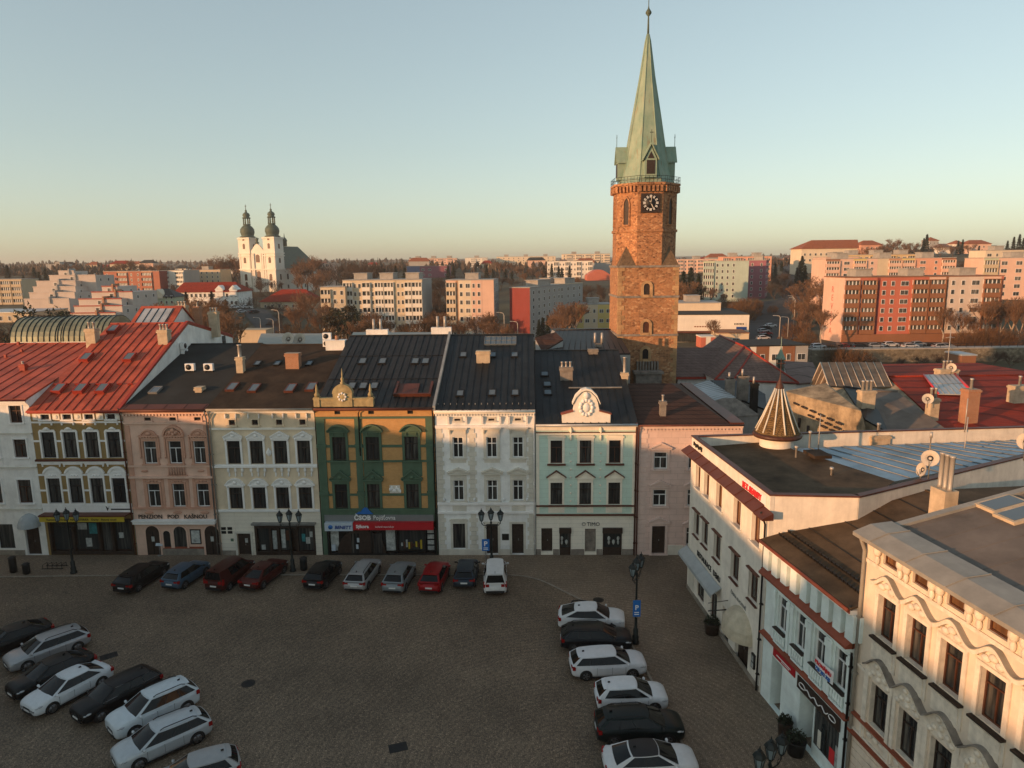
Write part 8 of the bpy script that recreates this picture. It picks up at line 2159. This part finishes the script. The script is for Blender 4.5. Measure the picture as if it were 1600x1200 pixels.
bin_((-41.7, 54.1, .03), 'tall dark litter bin near the picture edge by the white house', hh=1.25); bin_((-40.4, 53.8, .03), 'shorter dark litter bin beside the tall one by the white house', hh=.8); bin_((-17.45, 53.9, .03), 'dark green litter bin beside a street lamp', 'lamp_iron', .3, 1.0)
t = thing('bicycle_rack', 'low dark bicycle rack on the pavement before the ochre house', 'bicycle rack', (-38.8, 54.9, .03)); b = MB()
for i in range(5): b.tube([(i * .4 - .8, -.3, 0), (i * .4 - .8, -.3, .35), (i * .4 - .8, .3, .35), (i * .4 - .8, .3, 0)], .025, 5)
b.tube([(-.9, -.3, .05), (.9, -.3, .05)], .03, 5); b.tube([(-.9, .3, .05), (.9, .3, .05)], .03, 5); b.build('frame', X['dark_metal'], t)
g = G(253, 866); t = thing('menu_board', 'small pale menu board on a stand before the pink guesthouse', 'menu board', (g.x, g.y - .3, .03)); b = MB(); b.tube([(0, 0, 0), (0, 0, 1.0)], .03, 6); b.lathe([(.22, 0), (.22, .04)], (0, 0, 0), 10); b.build('stand', X['grey_metal'], t); b = MB(); b.add([(-.3, -.05, .9), (.3, -.05, .9), (.3, .2, 1.35), (-.3, .2, 1.35), (-.3, 0, .88), (.3, 0, .88), (.3, .25, 1.33), (-.3, .25, 1.33)], [(0, 1, 2, 3), (7, 6, 5, 4), (0, 4, 5, 1), (1, 5, 6, 2), (2, 6, 7, 3), (3, 7, 4, 0)]); b.build('board', X['sign_pale'], t)
def p_sign(par_loc, z0, w, hh, label, pole=True, rz=0.0):
    t = thing('parking_sign', label, 'traffic sign', par_loc, rz, 'blue parking signs')
    b = MB(); b.tube([(0, 0, 0 if pole else z0 - .1), (0, 0, z0 + hh)], .035, 6); b.build('pole', X['grey_metal'], t)
    b = MB(); b.box(-w / 2, w / 2, -.08, -.045, z0, z0 + hh); o = b.build('plate', X['sign_blue'], t); text('lettering', 'P', hh * .75 if w >= hh * .8 else w * .95, X['letter_white'], o, (0, -.085, z0 + hh * .42 if w < hh * .8 else z0 + hh * .2), align='CENTER', bold=.01, ext=.004)
    b = MB()
    for k in range(2): b.box(-w * .3, w * .3, -.086, -.08, z0 + hh * (.12 + .12 * k), z0 + hh * (.17 + .12 * k))
    b.build('marking', X['letter_white'], o) if w < hh * .8 else None
p_sign((-2.3, 53.4, .03), 1.75, .62, 1.0, 'blue parking sign on a pole beside the white van')
p_sign((8.0, 42.05, .03), 2.0, .5, 1.15, 'narrow blue parking sign fixed to the lamp post at the kerb curve', False)
def planter(loc, r_, hh, label, m='wood_dark', leaf='needle'):
    t = thing('planter', label, 'planter', loc); b = MB(); b.lathe([(r_ * .8, 0), (r_, hh * .9), (r_ * 1.06, hh), (r_ * .9, hh), (r_ * .88, hh - .08)], (0, 0, 0), 14); b.build('pot', X[m], t)
    rn2 = random.Random(int(loc[0] * 10)); b = MB()
    for i in range(260):
        d_ = Vector((rn2.gauss(0, 1), rn2.gauss(0, 1), abs(rn2.gauss(0, 1)))).normalized() * r_ * 1.1 * rn2.random() ** .4; p = Vector((0, 0, hh)) + d_
        a = Vector((rn2.uniform(-1, 1), rn2.uniform(-1, 1), rn2.uniform(-1, 1))) * .07; e = Vector((rn2.uniform(-1, 1), rn2.uniform(-1, 1), rn2.uniform(-1, 1))) * .12; b.add([p - a, p + a, p + e], [(0, 1, 2)])
    b.build('leaves', X[leaf], t, fix=False)
g = G(1114, 990); planter((g.x - .1, g.y, .03), .52, .8, 'large dark tub planter before the restaurant window')
g = G(1233, 1152); planter((g.x - .25, g.y, .03), .38, .9, 'slim dark planter by the recessed entry of the teal house'); g = G(1252, 1178); planter((g.x - .3, g.y, .03), .5, .8, 'dark planter box beside the shop window of the teal house', 'dark_metal')
# far street lights
for i, (px, pyt, pyb, y, lb) in enumerate(((1217, 493, 535, 190, 'tall curved street light nearest the church roofs'), (1230, 495, 533, 192, 'tall curved street light beside the nearest one over the parking street'), (1240, 465, 510, 225, 'curved street light further up the rising street'), (1238, 462, 490, 255, 'slim curved street light at the bend of the rising street'), (438, 484, 528, 190, 'curved street light on the road below the church hill'), (428, 498, 522, 200, 'twin armed street light on the road below the church hill'), (408, 496, 520, 205, 'curved street light beside the shelter roof'), (788, 488, 528, 180, 'slim street light before the pink block'), (809, 502, 528, 176, 'twin armed street light before the dark red block'))):
    a, c = P(px, pyt, y), P(px, pyb, y); z0 = min(a.z - 6, ground_z(c.x, c.y)); t = thing('street_light', lb, 'street light', (c.x, c.y, z0), 0, 'far street lights'); hh = a.z - z0
    b = MB(); b.tube([(0, 0, 0), (0, 0, hh * .93), (-.3, 0, hh * .985), (-1.3, 0, hh)], [.12, .09, .07, .06], 6); b.build('pole', X['dish'], t); b = MB(); b.box(-2.0, -1.2, -.15, .15, hh - .05, hh + .08); b.build('lamp_head', X['pot'], t)
# cross mark of the well: small brown fountain grate near the kerb
g = G(905, 948); t = thing('road_barrier', 'low dark bent barrier lying at the kerb before the white crossover', 'barrier', (g.x, g.y, .0)); b = MB(); b.tube([(-.7, 0, .05), (-.5, .1, .4), (0, .15, .45), (.5, .1, .4), (.8, 0, .05)], .05, 6); b.tube([(-.4, -.2, .05), (-.3, -.1, .3), (.3, -.1, .3), (.4, -.2, .05)], .04, 6); b.build('frame', X['dark_metal'], t)
# ------------------------------------------------------------------ thin evening haze
hz = bpy.data.materials.new('evening_haze'); hz.use_nodes = True
hz.node_tree.nodes.clear()
pv = hz.node_tree.nodes.new('ShaderNodeVolumePrincipled'); pv.inputs['Color'].default_value = (.95, .90, .84, 1); pv.inputs['Density'].default_value = .00018; pv.inputs['Anisotropy'].default_value = .2
ho = hz.node_tree.nodes.new('ShaderNodeOutputMaterial'); hz.node_tree.links.new(pv.outputs[0], ho.inputs['Volume'])
b = MB(); b.box(-2700, 2700, -320, 4600, -30, 75); tag(b.build('haze', hz), kind='stuff')
